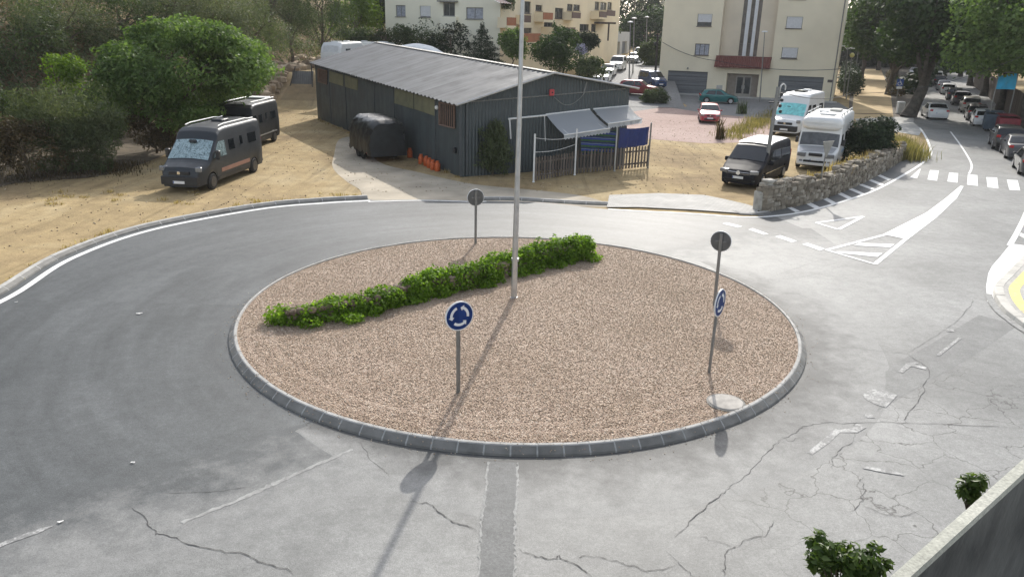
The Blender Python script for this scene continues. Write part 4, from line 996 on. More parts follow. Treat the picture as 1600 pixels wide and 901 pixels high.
# ---- cars along the climbing street (left)
def street_car(px, py, Y, kind, col, head, label):
    p = on(px, py, Y); return vehicle('parked_car', label, 'car', (p.x, Y, zg(p.x, Y) + .03), head, car(kind, CP[col]), 'cars along the climbing street')
street_car(966, 95, 107, 'mpv', 'white', (-.28, -.96), 'white delivery van, tallest in the parked row on the climbing street')
street_car(951, 101, 101, 'sedan', 'white', (-.25, -.97), 'white car parked directly in front of the tall white delivery van')
street_car(943, 108, 95.5, 'hatch', 'white', (-.25, -.97), 'white car third from the top of the climbing street row')
street_car(932, 116, 90, 'hatch', 'silver', (-.25, -.97), 'silver car lowest in the street row, behind the shed gable and garden bushes')
street_car(992, 86, 122, 'hatch', 'silver', (-.4, -.92), 'pale car parked at the top of the climbing street facing down, nearer one')
street_car(1002, 80, 131, 'mpv', 'white', (-.4, -.92), 'white car furthest up the climbing street beyond the lamp posts')

# ---- right hand street
SD = Vector((.43, .90, 0)).normalized(); SR = Vector((SD.y, -SD.x, 0))
def rowcar(px, py, kind, col, label, hd=None, rim=None):
    """px,py: near-left bottom corner of the rear"""
    q = at(px, py); P_ = car(kind, CP[col], rim=rim); h_ = hd or SD
    c = q + h_ * P_['L'] / 2 + Vector((h_.y, -h_.x, 0)) * P_['W'] / 2
    return vehicle('parked_car', label, 'car', c, h_, P_, 'cars parked along the tree-lined street')
rowcar(1591, 275, 'hatch', 'graphite', 'dark grey car cut off by the right edge, nearest of the street row')
rowcar(1570, 250, 'sedan', 'darkgrey', 'dark grey car second from the front in the street row, behind the black hatchback')
rowcar(1550, 235, 'suv', 'black', 'black hatchback parked just this side of the red waste container')
rowcar(1519, 198, 'hatch', 'white', 'white hatchback parked just beyond the red waste container')
rowcar(1509, 189, 'hatch', 'black', 'black car parked between the white hatchback and the beige car')
rowcar(1500, 177, 'suv', 'beige', 'beige car parked beside the moving white car, in tree shade')
rowcar(1487, 165, 'suv', 'black', 'big black car parked beyond the beige car in the street row')
rowcar(1478, 157, 'hatch', 'graphite', 'dark car parked between the big black car and the bright white car further on')
rowcar(1469, 148, 'hatch', 'white', 'bright white car parked in the middle of the shaded street row')
rowcar(1463, 142, 'sedan', 'silver', 'silver car parked right beyond the bright white car')
rowcar(1457, 135, 'suv', 'graphite', 'dark car second from the far end of the street row')
rowcar(1453, 129, 'mpv', 'white', 'white van at the far end of the row under the plane trees')
q = at(1449, 187); h_ = Vector((.30, .954, 0)); P_ = car('sedan', CP['white'])
vehicle('moving_car', 'white car driving away up the tree-lined street with red tail lights', 'car', q + h_ * 2.2 + Vector((h_.y, -h_.x, 0)) * .9, h_, P_)
for px, py, col, lab in ((1448, 119, 'white', 'white car parked left of the street beyond the leaning plane trunk'), (1440, 119, 'silver', 'silver car behind the plane trunks left of the street'), (1428, 118, 'white', 'white car glimpsed between plane trunks, further left')):
    q = at(px, py); vehicle('parked_car', lab, 'car', q, -SD, car('hatch', CP[col]), 'cars behind the plane trunks')

# waste containers
def container(name, label, q, col, hd):
    t = thing(name, q, label, 'container', 'waste containers', math.atan2(hd.y, hd.x))
    m_ = simple('container_' + name + str(random.randint(0, 999)), col, .5, .1, .25, 3)
    b = MB(); b.rbox((0, 0, .78), (1.75, 1.5, 1.25), .06)
    for x in np.linspace(-.75, .75, 6): b.box((x, -.755, .78), (.06, .05, 1.1)); b.box((x, .755, .78), (.06, .05, 1.1))
    part(t, 'body', b, m_)
    b = MB(); b.prism([(-.9, -.78, 1.41), (.9, -.78, 1.41), (.9, -.4, 1.62), (-.9, -.4, 1.62)], (0, 0, .03)); b.rbox((0, .2, 1.6), (1.8, 1.2, .08), .03); part(t, 'lid', b, m_)
    for x in (-.75, .75):
        for y in (-.6, .6):
            b = MB(); b.lathe([(.04, -.04), (.1, -.04), (.1, .04), (.04, .04)], (x, y, .1), 'Y', 12); part(t, 'wheel', b, M['rubber'])
    return t
container('waste_container', 'red waste container between the parked black and white hatchbacks', at(1573, 213) + SD * 1.0, (.17, .015, .025), SD)
container('waste_container', 'blue grey waste container just left of the red one', at(1553, 207) + SD * 1.4, (.06, .09, .12), SD)

# ------------------------------------------------------------ roundabout signs
def arc_arrow(b, r0, r1, a0, a1, z, mi=0):
    n = 10; vs = []
    for i in range(n + 1):
        a = a0 + (a1 - a0) * i / n
        vs += [(r0 * math.cos(a), r0 * math.sin(a), z), (r1 * math.cos(a), r1 * math.sin(a), z)]
    b.add(vs, [(2 * i, 2 * i + 1, 2 * i + 3, 2 * i + 2) for i in range(n)], mi)
    rm = (r0 + r1) / 2; ww = (r1 - r0) * 1.15; e = .34
    b.add([((rm - ww) * math.cos(a1), (rm - ww) * math.sin(a1), z), ((rm + ww) * math.cos(a1), (rm + ww) * math.sin(a1), z), (rm * math.cos(a1 + e), rm * math.sin(a1 + e), z)], [(0, 1, 2)], mi)
def round_sign(q, face_az, label, h=1.75, r=.31, lean=(0, 0)):
    """face_az: direction the blue face looks"""
    t = thing('roundabout_sign', q, label, 'road sign', 'roundabout signs on the island'); f = Vector((math.sin(face_az), math.cos(face_az), 0)); s_ = Vector((f.y, -f.x, 0)) * -1
    topv = Vector((lean[0], lean[1], h + r * .8))
    b = MB(); b.rbox((topv.x / 2, topv.y / 2, topv.z / 2 - .05), (.085, .05, topv.z + .1), .012, M=Matrix(((1, 0, lean[0] / h), (0, 1, lean[1] / h), (0, 0, 1))) @ Matrix.Rotation(math.atan2(s_.y, s_.x), 3, 'Z')); part(t, 'post', b, M['grey_paint'])
    c = Vector((lean[0], lean[1], h)) + f * .055
    Mx = Matrix((s_, Vector((0, 0, 1)), f)).transposed()
    b = MB(); b.lathe([(0, -.022), (r - .03, -.022), (r, -.018), (r, .004), (r - .012, .006), (0, .006)], c, seg=40, M=Mx); pl = part(t, 'sign_plate', b, M['sign_white'], 40)
    b = MB(); b.lathe([(0, 0), (r - .022, 0)], c + f * .008, seg=40, M=Mx); part(pl, 'blue_face', b, M['sign_blue'])
    b = MB(); v0 = len(b.v)
    for k in range(3): a0 = math.pi / 2 + .35 + k * 2 * math.pi / 3; arc_arrow(b, r * .50, r * .68, a0, a0 + 1.30, 0)
    b.v = [tuple(c + f * .011 + Mx @ Vector(v)) for v in b.v]; part(pl, 'white_arrows', b, M['sign_white'])
    b = MB(); b.lathe([(0, 0), (r - .015, 0)], c - f * .0245, seg=40, M=Mx); b.box(c - f * .04, (.3, .035, .03), math.atan2(s_.y, s_.x)); part(pl, 'sign_back', b, M['grey_back'])
    return t
def isl_pt(px, py): return at(px, py, .14)
def face_to(d): return math.atan2(d[0], d[1])
q1, q2, q3, q4 = isl_pt(716, 614), isl_pt(1108, 582), isl_pt(743, 381), isl_pt(1116, 478)
round_sign(q1, face_to((.50, -.86)), 'blue roundabout sign with three white arrows facing the camera, in front of the hedge', 1.76, .315)
round_sign(q2, face_to((.82, -.57)), 'blue roundabout sign turned away to the right, nearest the concrete cover', 1.70, .315, (.01, 0))
round_sign(q3, face_to((-.25, .97)), 'grey back of the roundabout sign standing behind the hedge near the far kerb', 1.66, .30)
round_sign(q4, face_to((.45, .89)), 'grey back of the roundabout sign standing beyond the one turned to the right', 1.88, .29, (-.03, 0))

# lamp mast
q = isl_pt(803, 466); t = thing('lamp_mast', q, 'tall tapering galvanised lamp mast standing in the middle of the island', 'lamp post')
b = MB(); b.tube([(0, 0, -.05), (0.0, 0, 1.2), (.02, 0, 5.), (.03, 0, 10.0)], [.085, .08, .064, .045], 16); part(t, 'mast', b, M['galv'])
b = MB(); b.lathe([(.105, 1.12), (.105, 1.2)], (.01, 0, 0), seg=16); b.lathe([(.14, -.02), (.14, .03), (.1, .05)], (0, 0, 0), seg=16); part(t, 'collar', b, M['galv'])
b = MB()
for k in range(4): a = k * math.pi / 2; b.rbox((.14 + .45 * math.cos(a), .45 * math.sin(a), 10.05), (.6, .28, .12), .04, a)
part(t, 'lamp_head', b, M['grey_paint'])
# manhole
q = isl_pt(1134, 629); t = thing('concrete_cover', q, 'round pale concrete inspection cover set in the gravel', 'cover')
b = MB(); b.lathe([(.36, -.08), (.36, .02), (.345, .035), (.0, .04)], seg=28); part(t, 'cover', b, simple('cover_concrete', (.40, .375, .34), .9, 0, .25, 5))
b = MB(); b.lathe([(.37, -.08), (.40, -.08), (.40, .015), (.37, .015)], seg=28); part(t, 'rim', b, M['kerb'])

# creeper over the low wall
hp = catmull([isl_pt(*p) for p in [(446, 506), (520, 497), (590, 484), (650, 465), (720, 452), (800, 428), (860, 413), (908, 404)]], 6)
t = thing('creeper_wall', hp[20], 'bright green creeper smothering a low stone wall across the gravel island', 'hedge')
b = MB(); rg = random.Random(3)
for i in range(len(hp) - 1):
    a_, c_ = hp[i], hp[i + 1]; d_ = c_ - a_; ang = math.atan2(d_.y, d_.x); prog = i / (len(hp) - 1); hh = .42 + .22 * prog
    for j in range(3):
        for k in range(2): b.rbox(a_.lerp(c_, .5) + Vector((-math.sin(ang), math.cos(ang), 0)) * (-.11 + .22 * k) + Vector((rg.gauss(0, .02), rg.gauss(0, .02), hh * (j + .5) / 3)), (d_.length * .98, .22, hh / 3 * .98), .04, ang + rg.gauss(0, .06), jit=.015)
STONE = attr_mat('field_stone', [(0., (.12, .10, .075)), (.4, (.21, .178, .135)), (.75, (.28, .245, .19)), (1., (.36, .325, .27))], .92, .6, 18, .3, 4)
PINKST = attr_mat('pinkish_stone', [(0., (.13, .095, .065)), (.5, (.20, .15, .105)), (1., (.27, .21, .16))], .92, .6, 18, .3, 4)
b.build('stone_wall', PINKST, t, smooth=30)
bl = []
for i in range(0, len(hp)):
    prog = i / (len(hp) - 1); p = hp[i]; hh = .42 + .22 * prog
    f = (.72 if prog < .36 else .92) * (.55 if abs(prog - .37) < .03 else 1) * (.6 if .03 < prog < .09 else 1)
    wv = rg.uniform(-.08, .12)
    bl.append((p.x + rg.gauss(0, .08), p.y + rg.gauss(0, .08), p.z + hh * .62 * f, .46, (.42 + wv) * f, (hh * .66 + .09 + wv) * f))
    bl.append((p.x + rg.gauss(0, .15), p.y + rg.gauss(0, .1), p.z + hh * (.85 + rg.uniform(0, .25)) * f, .28, .26 * f, .2))
    if rg.random() < .6: bl.append((p.x + rg.gauss(0, .2), p.y - .40 * f + rg.gauss(0, .1), p.z + .14, .34, .26, .2 * f))
    if rg.random() < .35: bl.append((p.x + rg.gauss(0, .2), p.y + .3, p.z + hh * .9 * f, .3, .25, .2))
bl.append((hp[-1].x + .35, hp[-1].y - .25, hp[-1].z + .12, .35, .3, .15))
leaves('foliage', bl, 52000, .085, LEAF['ivy'], t, aspect=.8, shell=.6, up=.45, seed=5, gaps=.36)

# ------------------------------------------------------------ the shed
def mat_streak(name, c, ax, ay, kx, ky, rough=.6, metal=.1, lo=.62, hi=1.25, stain=(.12, .09, .06), amt=.35):
    m_, t, b = nodes(name); co = coord(t); cm = N(t, 'ShaderNodeCombineXYZ')
    for i_, (ax_, k_) in enumerate(((ax, kx), (ay, ky))):
        d_ = N(t, 'ShaderNodeVectorMath', operation='DOT_PRODUCT'); L(t, co, d_.inputs[0]); d_.inputs[1].default_value = tuple(ax_); L(t, math_(t, 'MULTIPLY', d_.outputs['Value'], k_), cm.inputs[i_])
    f = noise(t, cm.outputs[0], 1.0, 6, .65, .2); g = noise(t, co, .7, 6, .65)
    cc = mix(t, 1.0, c, ramp(t, f, [(.28, lo), (.72, hi)]), 'MULTIPLY')
    cc = mix(t, math_(t, 'MULTIPLY', ramp(t, g, [(.52, 0.), (.75, 1.)]), amt), cc, stain)
    L(t, cc, b.inputs['Base Color']); L(t, ramp(t, g, [(.3, rough - .1), (.7, min(1, rough + .2))]), b.inputs['Roughness']); b.inputs['Metallic'].default_value = metal
    return m_
A_ = Vector((-2.83, 39.49, 0)); DB = Vector((.874, .486, 0)); DC = Vector((-.486, .874, 0)); WID, LEN = 10.5, 27.3
zA, zB, zC, zD, zR1, zR2 = 3.70, 4.33, 4.32, 4.95, 5.12, 5.82
def sh(u, v, z): # u across gable (0..1), v along (0..1)
    p = A_ + DB * (WID * u) + DC * (LEN * v); p.z = z; return p
def eave(u, v):
    e0 = zA + (zC - zA) * v; e1 = zB + (zD - zB) * v; rr_ = zR1 + (zR2 - zR1) * v
    return e0 + (rr_ - e0) * u / .5 if u <= .5 else rr_ + (e1 - rr_) * (u - .5) / .5
shed = thing('metal_shed', A_, 'long dark grey metal shed with a pale ribbed gable roof', 'shed')
SHEDM = mat_corr('shed_gable_sheet', (.070, .084, .087), DB, .19, .55, .15, .02, .15); SHEDW = mat_streak('shed_wall_sheet', (.062, .078, .082), DC, (0, 0, 1), 2.4, .18)
ROOFM = mat_corr('shed_roof_sheet', (.25, .255, .26), DC, .30, .5, .35, .03, .18)
PANEL = simple('yellowed_panel', (.16, .155, .09), .6, 0, .2, 2)
b = MB(); th = .08
vs = [sh(0, 0, 0), sh(1, 0, 0), sh(1, 0, zB), sh(.5, 0, zR1), sh(0, 0, zA), sh(0, 1, 0), sh(1, 1, 0), sh(1, 1, zD), sh(.5, 1, zR2), sh(0, 1, zC)]
b.add(vs, [(0, 1, 2, 3, 4), (5, 9, 8, 7, 6)], 0); b.add(vs, [(0, 4, 9, 5), (1, 6, 7, 2)], 1)
b.build('wall', [SHEDM, SHEDW], shed)
# roof: two real ribbed sheets
b = MB(); nv = 52
def roof_side(u0, u1, sg):
    vs = []; ov = .35
    for j in range(nv * 2 + 1):
        v = -ov / LEN + (1 + 2 * ov / LEN) * j / (nv * 2); rib = .085 if j % 2 else 0.
        for u in (u0, u1): vs.append(sh(u, v, eave(min(max(u, 0), 1), v) + (eave(.5, v) - eave(0, v)) * 2 * (min(u, 0) + min(0, 1 - u)) + .05 + rib))
    o = len(b.v); m_ = len(vs)
    vs2 = [v - Vector((0, 0, .03)) for v in vs]
    b.add(vs, [(2 * j, 2 * j + 1, 2 * j + 3, 2 * j + 2) for j in range(nv * 2)], 0, .5); b.add(vs2, [(2 * j, 2 * j + 2, 2 * j + 3, 2 * j + 1) for j in range(nv * 2)], 0, .5)
roof_side(-.035, .5, 1); roof_side(.5, 1.035, -1); b.build('roof', mat_streak('roof_sheet', (.17, .173, .173), DC, DB, 2.2, .10, .55, .25, .68, 1.3, (.13, .115, .10), .5), shed)
b = MB()
for uu in ((-.035, .5), (.5, 1.035)):
    b.tube([sh(uu[0], -.014, eave(max(0, uu[0]), -.014) + (-.0 if uu[0] > 0 else -.09) + .08), sh(min(uu[1], 1.035), -.014, eave(min(uu[1], 1), -.014) + (.08 if uu[1] == .5 else -.01))], .055, 6)
b.build('verge_trim', M['galv'], shed)
b = MB(); b.strip([sh(.5, v, eave(.5, v) + .115) for v in np.linspace(-.015, 1.015, 12)], .45); b.build('ridge_cap', M['concrete_pale'], shed)
nA = -DB; nG = -DC   # outward normals: long wall faces -DB, gable faces -DC
def onlong(px, py): return onplane(px, py, A_ + nA * .03, DB)
def ongable(px, py): return onplane(px, py, A_ + nG * .03, DC)
def wallpanel(nm, quad, nrm, mat_, parent=None, th=.04):
    bb = MB(); bb.prism([q - nrm * .03 for q in quad], nrm * (th + .02)); return bb.build(nm, mat_, parent or shed)
def rectl(x0, y0, x1, y1, x2, y2, x3, y3): return [onlong(x, y) for x, y in ((x0, y0), (x1, y1), (x2, y2), (x3, y3))]
def z2(x, y): return (480 + x / 3.003, y / 3.003)
def long_rect(zx0, zx1, ytop0, ytop1, ybot0, ybot1): return [onlong(*z2(zx0, ytop0)), onlong(*z2(zx1, ytop1)), onlong(*z2(zx1, ybot1)), onlong(*z2(zx0, ybot0))]
for zx0, zx1, t0, t1, b0, b1 in ((104, 168, 335, 352, 385, 405), (176, 236, 352, 372, 408, 425), (410, 497, 415, 435, 485, 512), (503, 600, 440, 468, 512, 545)):
    wallpanel('yellowed_panel', long_rect(zx0, zx1, t0, t1, b0, b1), nA, PANEL, th=.02)
BROWN = simple('brown_grille', (.17, .105, .075), .7, 0, .25, 8)
for zx0, zx1, t0, t1, b0, b1 in ((54, 94, 322, 333, 384, 396), (624, 695, 480, 496, 585, 602)):
    q = long_rect(zx0, zx1, t0, t1, b0, b1); w_ = wallpanel('window', q, nA, M['dark_under'], th=.03)
    bb = MB(); o_ = nA * .05
    for k in range(8): f = (k + .5) / 8; bb.tube([q[0].lerp(q[1], f) + o_, q[3].lerp(q[2], f) + o_], .035, 4)
    bb.tube([q[0] + o_, q[1] + o_, q[2] + o_, q[3] + o_, q[0] + o_], .05, 4); bb.build('window_grille', BROWN, w_)
b = MB()
for zx in (103, 178, 313, 405, 600): 
    p = onlong(*z2(zx, 380 + zx * .15)); p.z = 0; v = (p - A_).dot(DC) / LEN; b.box(sh(0, v, eave(0, v) / 2) + nA * .025, (.05, .07, eave(0, v) - .1), math.atan2(DB.y, DB.x))
for u in (.035, .0):
    b.box(sh(u, 0, zA / 2 + u * 2) + nG * .03, (.12, .05, zA - .1 + u * 3), math.atan2(DB.y, DB.x))
b.build('corner_trim', simple('trim_dark', (.075, .085, .09), .55, .2), shed)
p = onlong(*z2(612, 505)); b = MB(); b.lathe([(0, 0), (.1, .01), (.12, .06), (.08, .14), (0, .17)], p, seg=16, M=Matrix((DC, Vector((0, 0, 1)), nA)).transposed()); b.build('wall_lamp', M['white_paint'], shed, smooth=40)
p = onlong(*z2(698, 705)); b = MB(); b.rbox(p + nA * .08, (.18, .2, .3), .03, math.atan2(DB.y, DB.x)); b.build('meter_box', BP, shed)
b = MB(); b.tube([ongable(722, 160), ongable(860, 149), ongable(977, 138.5)], .035, 6); b.tube([ongable(917, 128), ongable(912, 147)], .04, 6); b.tube(catmull([ongable(866, 152), ongable(880, 163), ongable(893, 163), ongable(905, 155), ongable(912, 147)], 4), .02, 5); b.build('cable_run', M['grey_paint'], shed)
b = MB(); b.tube([ongable(794, 186), ongable(856, 180)], .05, 6); b.tube([ongable(796, 186), ongable(798, 217)], .045, 6); b.tube([ongable(851, 181), ongable(852, 221)], .02, 6); b.build('awning_bracket', M['white_paint'], shed)
b = MB(); p = ongable(861, 144.5); b.rbox(p + nG * .07, (.28, .14, .34), .03, math.atan2(DB.y, DB.x)); al = b.build('alarm_box', simple('alarm_red', (.50, .06, .07), .45), shed)
b = MB(); b.lathe([(0, 0), (.05, 0)], p + nG * .145, seg=12, M=Matrix((DB, Vector((0, 0, 1)), nG)).transposed()); b.build('alarm_lens', BP, al)
# awnings
AWN = leaf_mat('awning_cloth', [(0., (.50, .53, .56)), (1., (.66, .69, .72))], .45, .8, (1, 1, 1))
for lab, tl_, tr_, bl_, br_ in (('awning', (853, 179), (921.5, 171), (881.5, 211), (953.5, 200.5)), ('awning', (927, 170.5), (982, 165.5), (950, 193.5), (1003.5, 186))):
    a0, a1 = ongable(*tl_), ongable(*tr_); reach = 1.75
    P0 = A_ + nG * reach
    c0, c1 = onplane(*bl_, P0, DC), onplane(*br_, P0, DC)
    b = MB(); n = 10; vs = []
    for i in range(n + 1):
        f = i / n
        for j in range(7):
            g = j / 6; p = a0.lerp(a1, f).lerp(c0.lerp(c1, f), g); p.z -= .10 * math.sin(math.pi * g) * (.6 + .4 * math.sin(f * 9)); vs.append(p)
    b.add(vs, [(i * 7 + j, i * 7 + j + 1, (i + 1) * 7 + j + 1, (i + 1) * 7 + j) for i in range(n) for j in range(6)], 0, .5)
    aw = b.build('awning', AWN, shed, smooth=60)
    b = MB(); n = 14
    for i in range(n):
        f0, f1 = i / n, (i + 1) / n; p0, p1 = c0.lerp(c1, f0), c0.lerp(c1, f1); m_ = p0.lerp(p1, .5)
        b.poly([p0, p1, p1 - Vector((0, 0, .2)), m_ - Vector((0, 0, .27)), p0 - Vector((0, 0, .2))])
    b.build('valance', AWN, aw)
    b = MB(); b.tube([c0, c1], .035, 6); b.tube([a0, a1], .045, 6); b.tube([a0.lerp(a1, .1) - Vector((0, 0, .3)), c0.lerp(c1, .1)], .025, 5); b.tube([a0.lerp(a1, .9) - Vector((0, 0, .3)), c0.lerp(c1, .9)], .025, 5); b.build('awning_frame', M['white_paint'], aw)

# enclosure in front of the gable
F0, F1, F2, F3 = at(835, 284), at(899, 273), at(961, 267), at(1013, 262)
PICK = attr_mat('weathered_picket', [(0., (.075, .062, .052)), (.5, (.125, .104, .088)), (1., (.18, .155, .132))], .9, 0, 20, .2, 8)
t = thing('picket_fence', F0, 'weathered brown picket fence along the shed yard below the awnings', 'fence')
for a_, c_, h0 in ((F0, F1, 1.25), (F1, F2, 1.28), (F2, F3, 1.28)):
    d_ = c_ - a_; ang = math.atan2(d_.y, d_.x); n = int(d_.length / .21); b = MB()
    for k in range(n):
        f = (k + .5) / n; p = a_.lerp(c_, f); w_ = .12; hh = h0 + random.uniform(-.03, .03)
        e = Vector((math.cos(ang), math.sin(ang), 0)); nn = Vector((-e.y, e.x, 0)) * .02
        b.prism([p - e * w_ / 2 + Vector((0, 0, .06)), p + e * w_ / 2 + Vector((0, 0, .06)), p + e * w_ / 2 + Vector((0, 0, hh - .07)), p + Vector((0, 0, hh)), p - e * w_ / 2 + Vector((0, 0, hh - .07))], nn)
    for z in (.3, h0 - .3): b.box(a_.lerp(c_, .5) + Vector((-d_.y, d_.x, 0)).normalized() * .045 + Vector((0, 0, z)), (d_.length, .04, .09), ang)
    b.build('picket_panel', PICK, t)
for q, top_, m_, lab in ((F0, 2.42, 'white_paint', 'white metal post at the left end of the picket fence'), (F1, 2.45, 'white_paint', 'white metal post under the front corner of the first awning'), (F2, 2.55, 'galv', 'metal post standing between striped cloth and blue tarpaulin'), (F3, 2.55, 'grey_paint', 'grey metal post at the right end of the picket fence')):
    g = thing('metal_post', q + Vector((-.05, -.12, 0)), lab, 'post', 'posts along the picket fence')
    b = MB(); b.tube([(0, 0, -.1), (0, 0, top_)], .045, 8); part(g, 'post', b, M[m_]); b = MB(); b.lathe([(.07, 0), (.07, .03), (.045, .05)], seg=10); part(g, 'foot_plate', b, M[m_])
def cloth(name, label, cat, a, b_, c, d_, mat_, fold=.06, seed=1):
    rg = random.Random(seed); bb = MB(); n, k = 22, 10; vs = []; nn = (b_ - a).cross(Vector((0, 0, 1))).normalized()
    for i in range(n + 1):
        for j in range(k + 1):
            f, g = i / n, j / k; p = a.lerp(b_, f).lerp(d_.lerp(c, f), g)
            vs.append(p + nn * fold * (math.sin(f * 19 + seed) * (.3 + .7 * g) + .4 * math.sin(f * 41 + g * 5)) + Vector((0, 0, -.07 * math.sin(math.pi * f) * (1 - g * .5))))
    bb.add(vs, [(i * (k + 1) + j, i * (k + 1) + j + 1, (i + 1) * (k + 1) + j + 1, (i + 1) * (k + 1) + j) for i in range(n) for j in range(k)])
    return tag(bb.build(name, mat_, smooth=60), label, cat)
def stripe_mat():
    m_, t_, bs = nodes('striped_cloth'); co = coord(t_); dt = N(t_, 'ShaderNodeVectorMath', operation='DOT_PRODUCT'); L(t_, co, dt.inputs[0]); dt.inputs[1].default_value = (.12, .0, 1.)
    w_ = math_(t_, 'FRACT', math_(t_, 'MULTIPLY', dt.outputs['Value'], 3.2))
    L(t_, ramp(t_, w_, [(.0, (.03, .09, .03)), (.30, (.03, .09, .03)), (.33, (.03, .05, .22)), (.6, (.03, .05, .22)), (.63, (.22, .32, .42)), (.72, (.02, .03, .09))]), bs.inputs['Base Color']); bs.inputs['Roughness'].default_value = .9
    return m_
U = Vector((0, 0, 1))
f12 = (F2 - F1); o2 = Vector((0.05, .16, 0))
cloth('striped_cloth', 'green and blue striped cloth hanging behind the pickets under the awning', 'cloth', F1.lerp(F2, .05) + U * 2.05 + o2, F1.lerp(F2, .96) + U * 2.25 + o2, F1.lerp(F2, .96) + U * 1.05 + o2, F1.lerp(F2, .1) + U * 1.0 + o2, stripe_mat(), .05, 2)
cloth('blue_tarpaulin', 'bright blue tarpaulin hung above the pickets at the right end of the shed yard', 'tarpaulin', F2.lerp(F3, .04) + U * 2.32 + o2, F2.lerp(F3, .93) + U * 2.3 + o2, F2.lerp(F3, .91) + U * 1.3 + o2, F2.lerp(F3, .04) + U * 1.2 + o2, simple('blue_tarp', (.014, .03, .15), .45, 0, .2, 3), .05, 4)
for lab, a_, c_ in (('upper sagging line strung from the left fence post to the shed', F0 + U * 2.2, F1 + U * 2.05), ('lower sagging line strung between the two left fence posts', F0 + U * 1.5, F1 + U * 1.65)):
    b = MB(); b.tube([a_.lerp(c_, k / 10) - U * .12 * math.sin(math.pi * k / 10) for k in range(11)], .012, 5); tag(b.build('clothes_line', M['white_paint']), lab, 'line', 'lines strung in the shed yard')
# clutter inside the enclosure
t = thing('garden_table', at(862, 268), 'dark garden table in the shade inside the picket fence', 'table', rz=.5)
b = MB(); b.rbox((0, 0, .74), (1.5, .8, .05), .02); part(t, 'tabletop', b, simple('dark_wood', (.06, .05, .045), .8))
for x in (-.65, .65):
    for y in (-.32, .32): b = MB(); b.box((x, y, .36), (.06, .06, .72)); part(t, 'leg', b, BP)

# oleander at the gable
q = at(770, 274); add_tree('oleander', q, [(q.x - .1, q.y, 1.5, .85, .75, 1.3), (q.x + .35, q.y - .1, 1.0, .7, .6, .95), (q.x - .4, q.y, .9, .6, .6, .85), (q.x + .1, q.y + .1, 2.1, .5, .5, .75)], 6000, .24, 'mimosa', 'tall bushy shrub with narrow leaves growing against the shed gable', 'shrub', .06, None, None, 21, aspect=.2, shell=.2, droop=-1.2, gaps=.2, up=-.1, stem='stem')

# covered trailer
t = thing('covered_trailer', at(590, 245), 'trailer wrapped in a shiny black tarpaulin beside the shed wall', 'trailer', rz=math.atan2(DC.y, DC.x) + math.pi)
TARP = simple('black_tarp', (.018, .021, .023), .38, 0, .3, 3, bmp=.5, bscale=5)
b = MB(); rows = []; rg = random.Random(9); ns = 16
for i in range(ns + 1):
    x = -1.9 + 3.8 * i / ns; row = []; e = max(0, abs(x) - 1.3) / .6
    for k in range(25):
        a = math.pi * k / 24; c_, s2 = math.cos(a), math.sin(a)
        y = 1.12 * math.copysign(abs(c_) ** .5, c_) * (1 - .07 * e ** 2); z = .42 + 1.95 * abs(s2) ** .55 * (1 - .12 * e ** 2)
        fold = .04 * math.sin(k * 2.3 + i * .9) + .045 * math.sin(i * 2.1 + k * .7) + .022 * rg.gauss(0, 1)
        row.append((x + fold * .5, y + fold * (1 if abs(c_) > .3 else .3), z + fold * .6 * (1 if s2 > .2 else 0) - .12 * (k in (0, 24)) * math.sin(i * 1.7)))
    rows.append(row)
vs = [v for r_ in rows for v in r_]; fs = [(i * 25 + k, i * 25 + k + 1, (i + 1) * 25 + k + 1, (i + 1) * 25 + k) for i in range(ns) for k in range(24)]
fs += [tuple(range(25)), tuple(ns * 25 + k for k in range(24, -1, -1))]
b.add(vs, fs, 0, .5); part(t, 'tarpaulin', b, TARP, 70)
b = MB(); b.rbox((0, 0, .42), (3.3, 1.85, .16), .03); part(t, 'chassis', b, simple('trailer_red', (.35, .035, .03), .5))
for x in (-.5, .35):
    for sg in (1, -1): b = MB(); b.lathe([(.12, -.09), (.3, -.09), (.3, .09), (.12, .09)], (x, sg * .95, .3), 'Y', 18); part(t, 'wheel', b, M['rubber'])
# gas bottles
ORANGE = simple('orange_bottle', (.52, .11, .03), .5, .1, .2, 8)
bot = None
for i, (px, py, lab) in enumerate(((658, 256, 'orange gas bottle, furthest left of the tight row by the shed wall'), (666, 259, 'orange gas bottle, second from the left in the row by the shed wall'), (671, 262, 'orange gas bottle in the middle of the row by the shed wall'), (676.5, 265, 'orange gas bottle, second from the right in the row, with a dark valve on top'), (683.5, 267, 'orange gas bottle, furthest right of the row and nearest the shed corner'), (640.5, 246, 'orange gas bottle standing alone between trailer and the row of bottles'))):
    q = at(px, py)
    if bot is None:
        bot = thing('gas_bottle', q, lab, 'gas bottle', 'orange gas bottles by the shed')
        b = MB(); b.lathe([(.0, .02), (.15, .02), (.165, .06), (.165, .46), (.13, .54), (.05, .57), (0, .57)], seg=18); part(bot, 'body', b, ORANGE, 40)
        b = MB(); b.lathe([(.14, 0), (.155, 0), (.155, .05), (.14, .05)], seg=18); part(bot, 'foot_ring', b, ORANGE)
        b = MB(); b.lathe([(.095, .56), (.105, .56), (.105, .68), (.095, .68)], seg=14); part(bot, 'collar', b, ORANGE)
        b = MB(); b.lathe([(.03, .55), (.03, .66), (0, .67)], seg=8); part(bot, 'valve', b, BP)
    else: dup(bot, q, random.random() * 3, lab)
    if i == 0: bot.scale = (.95, .95, .80)

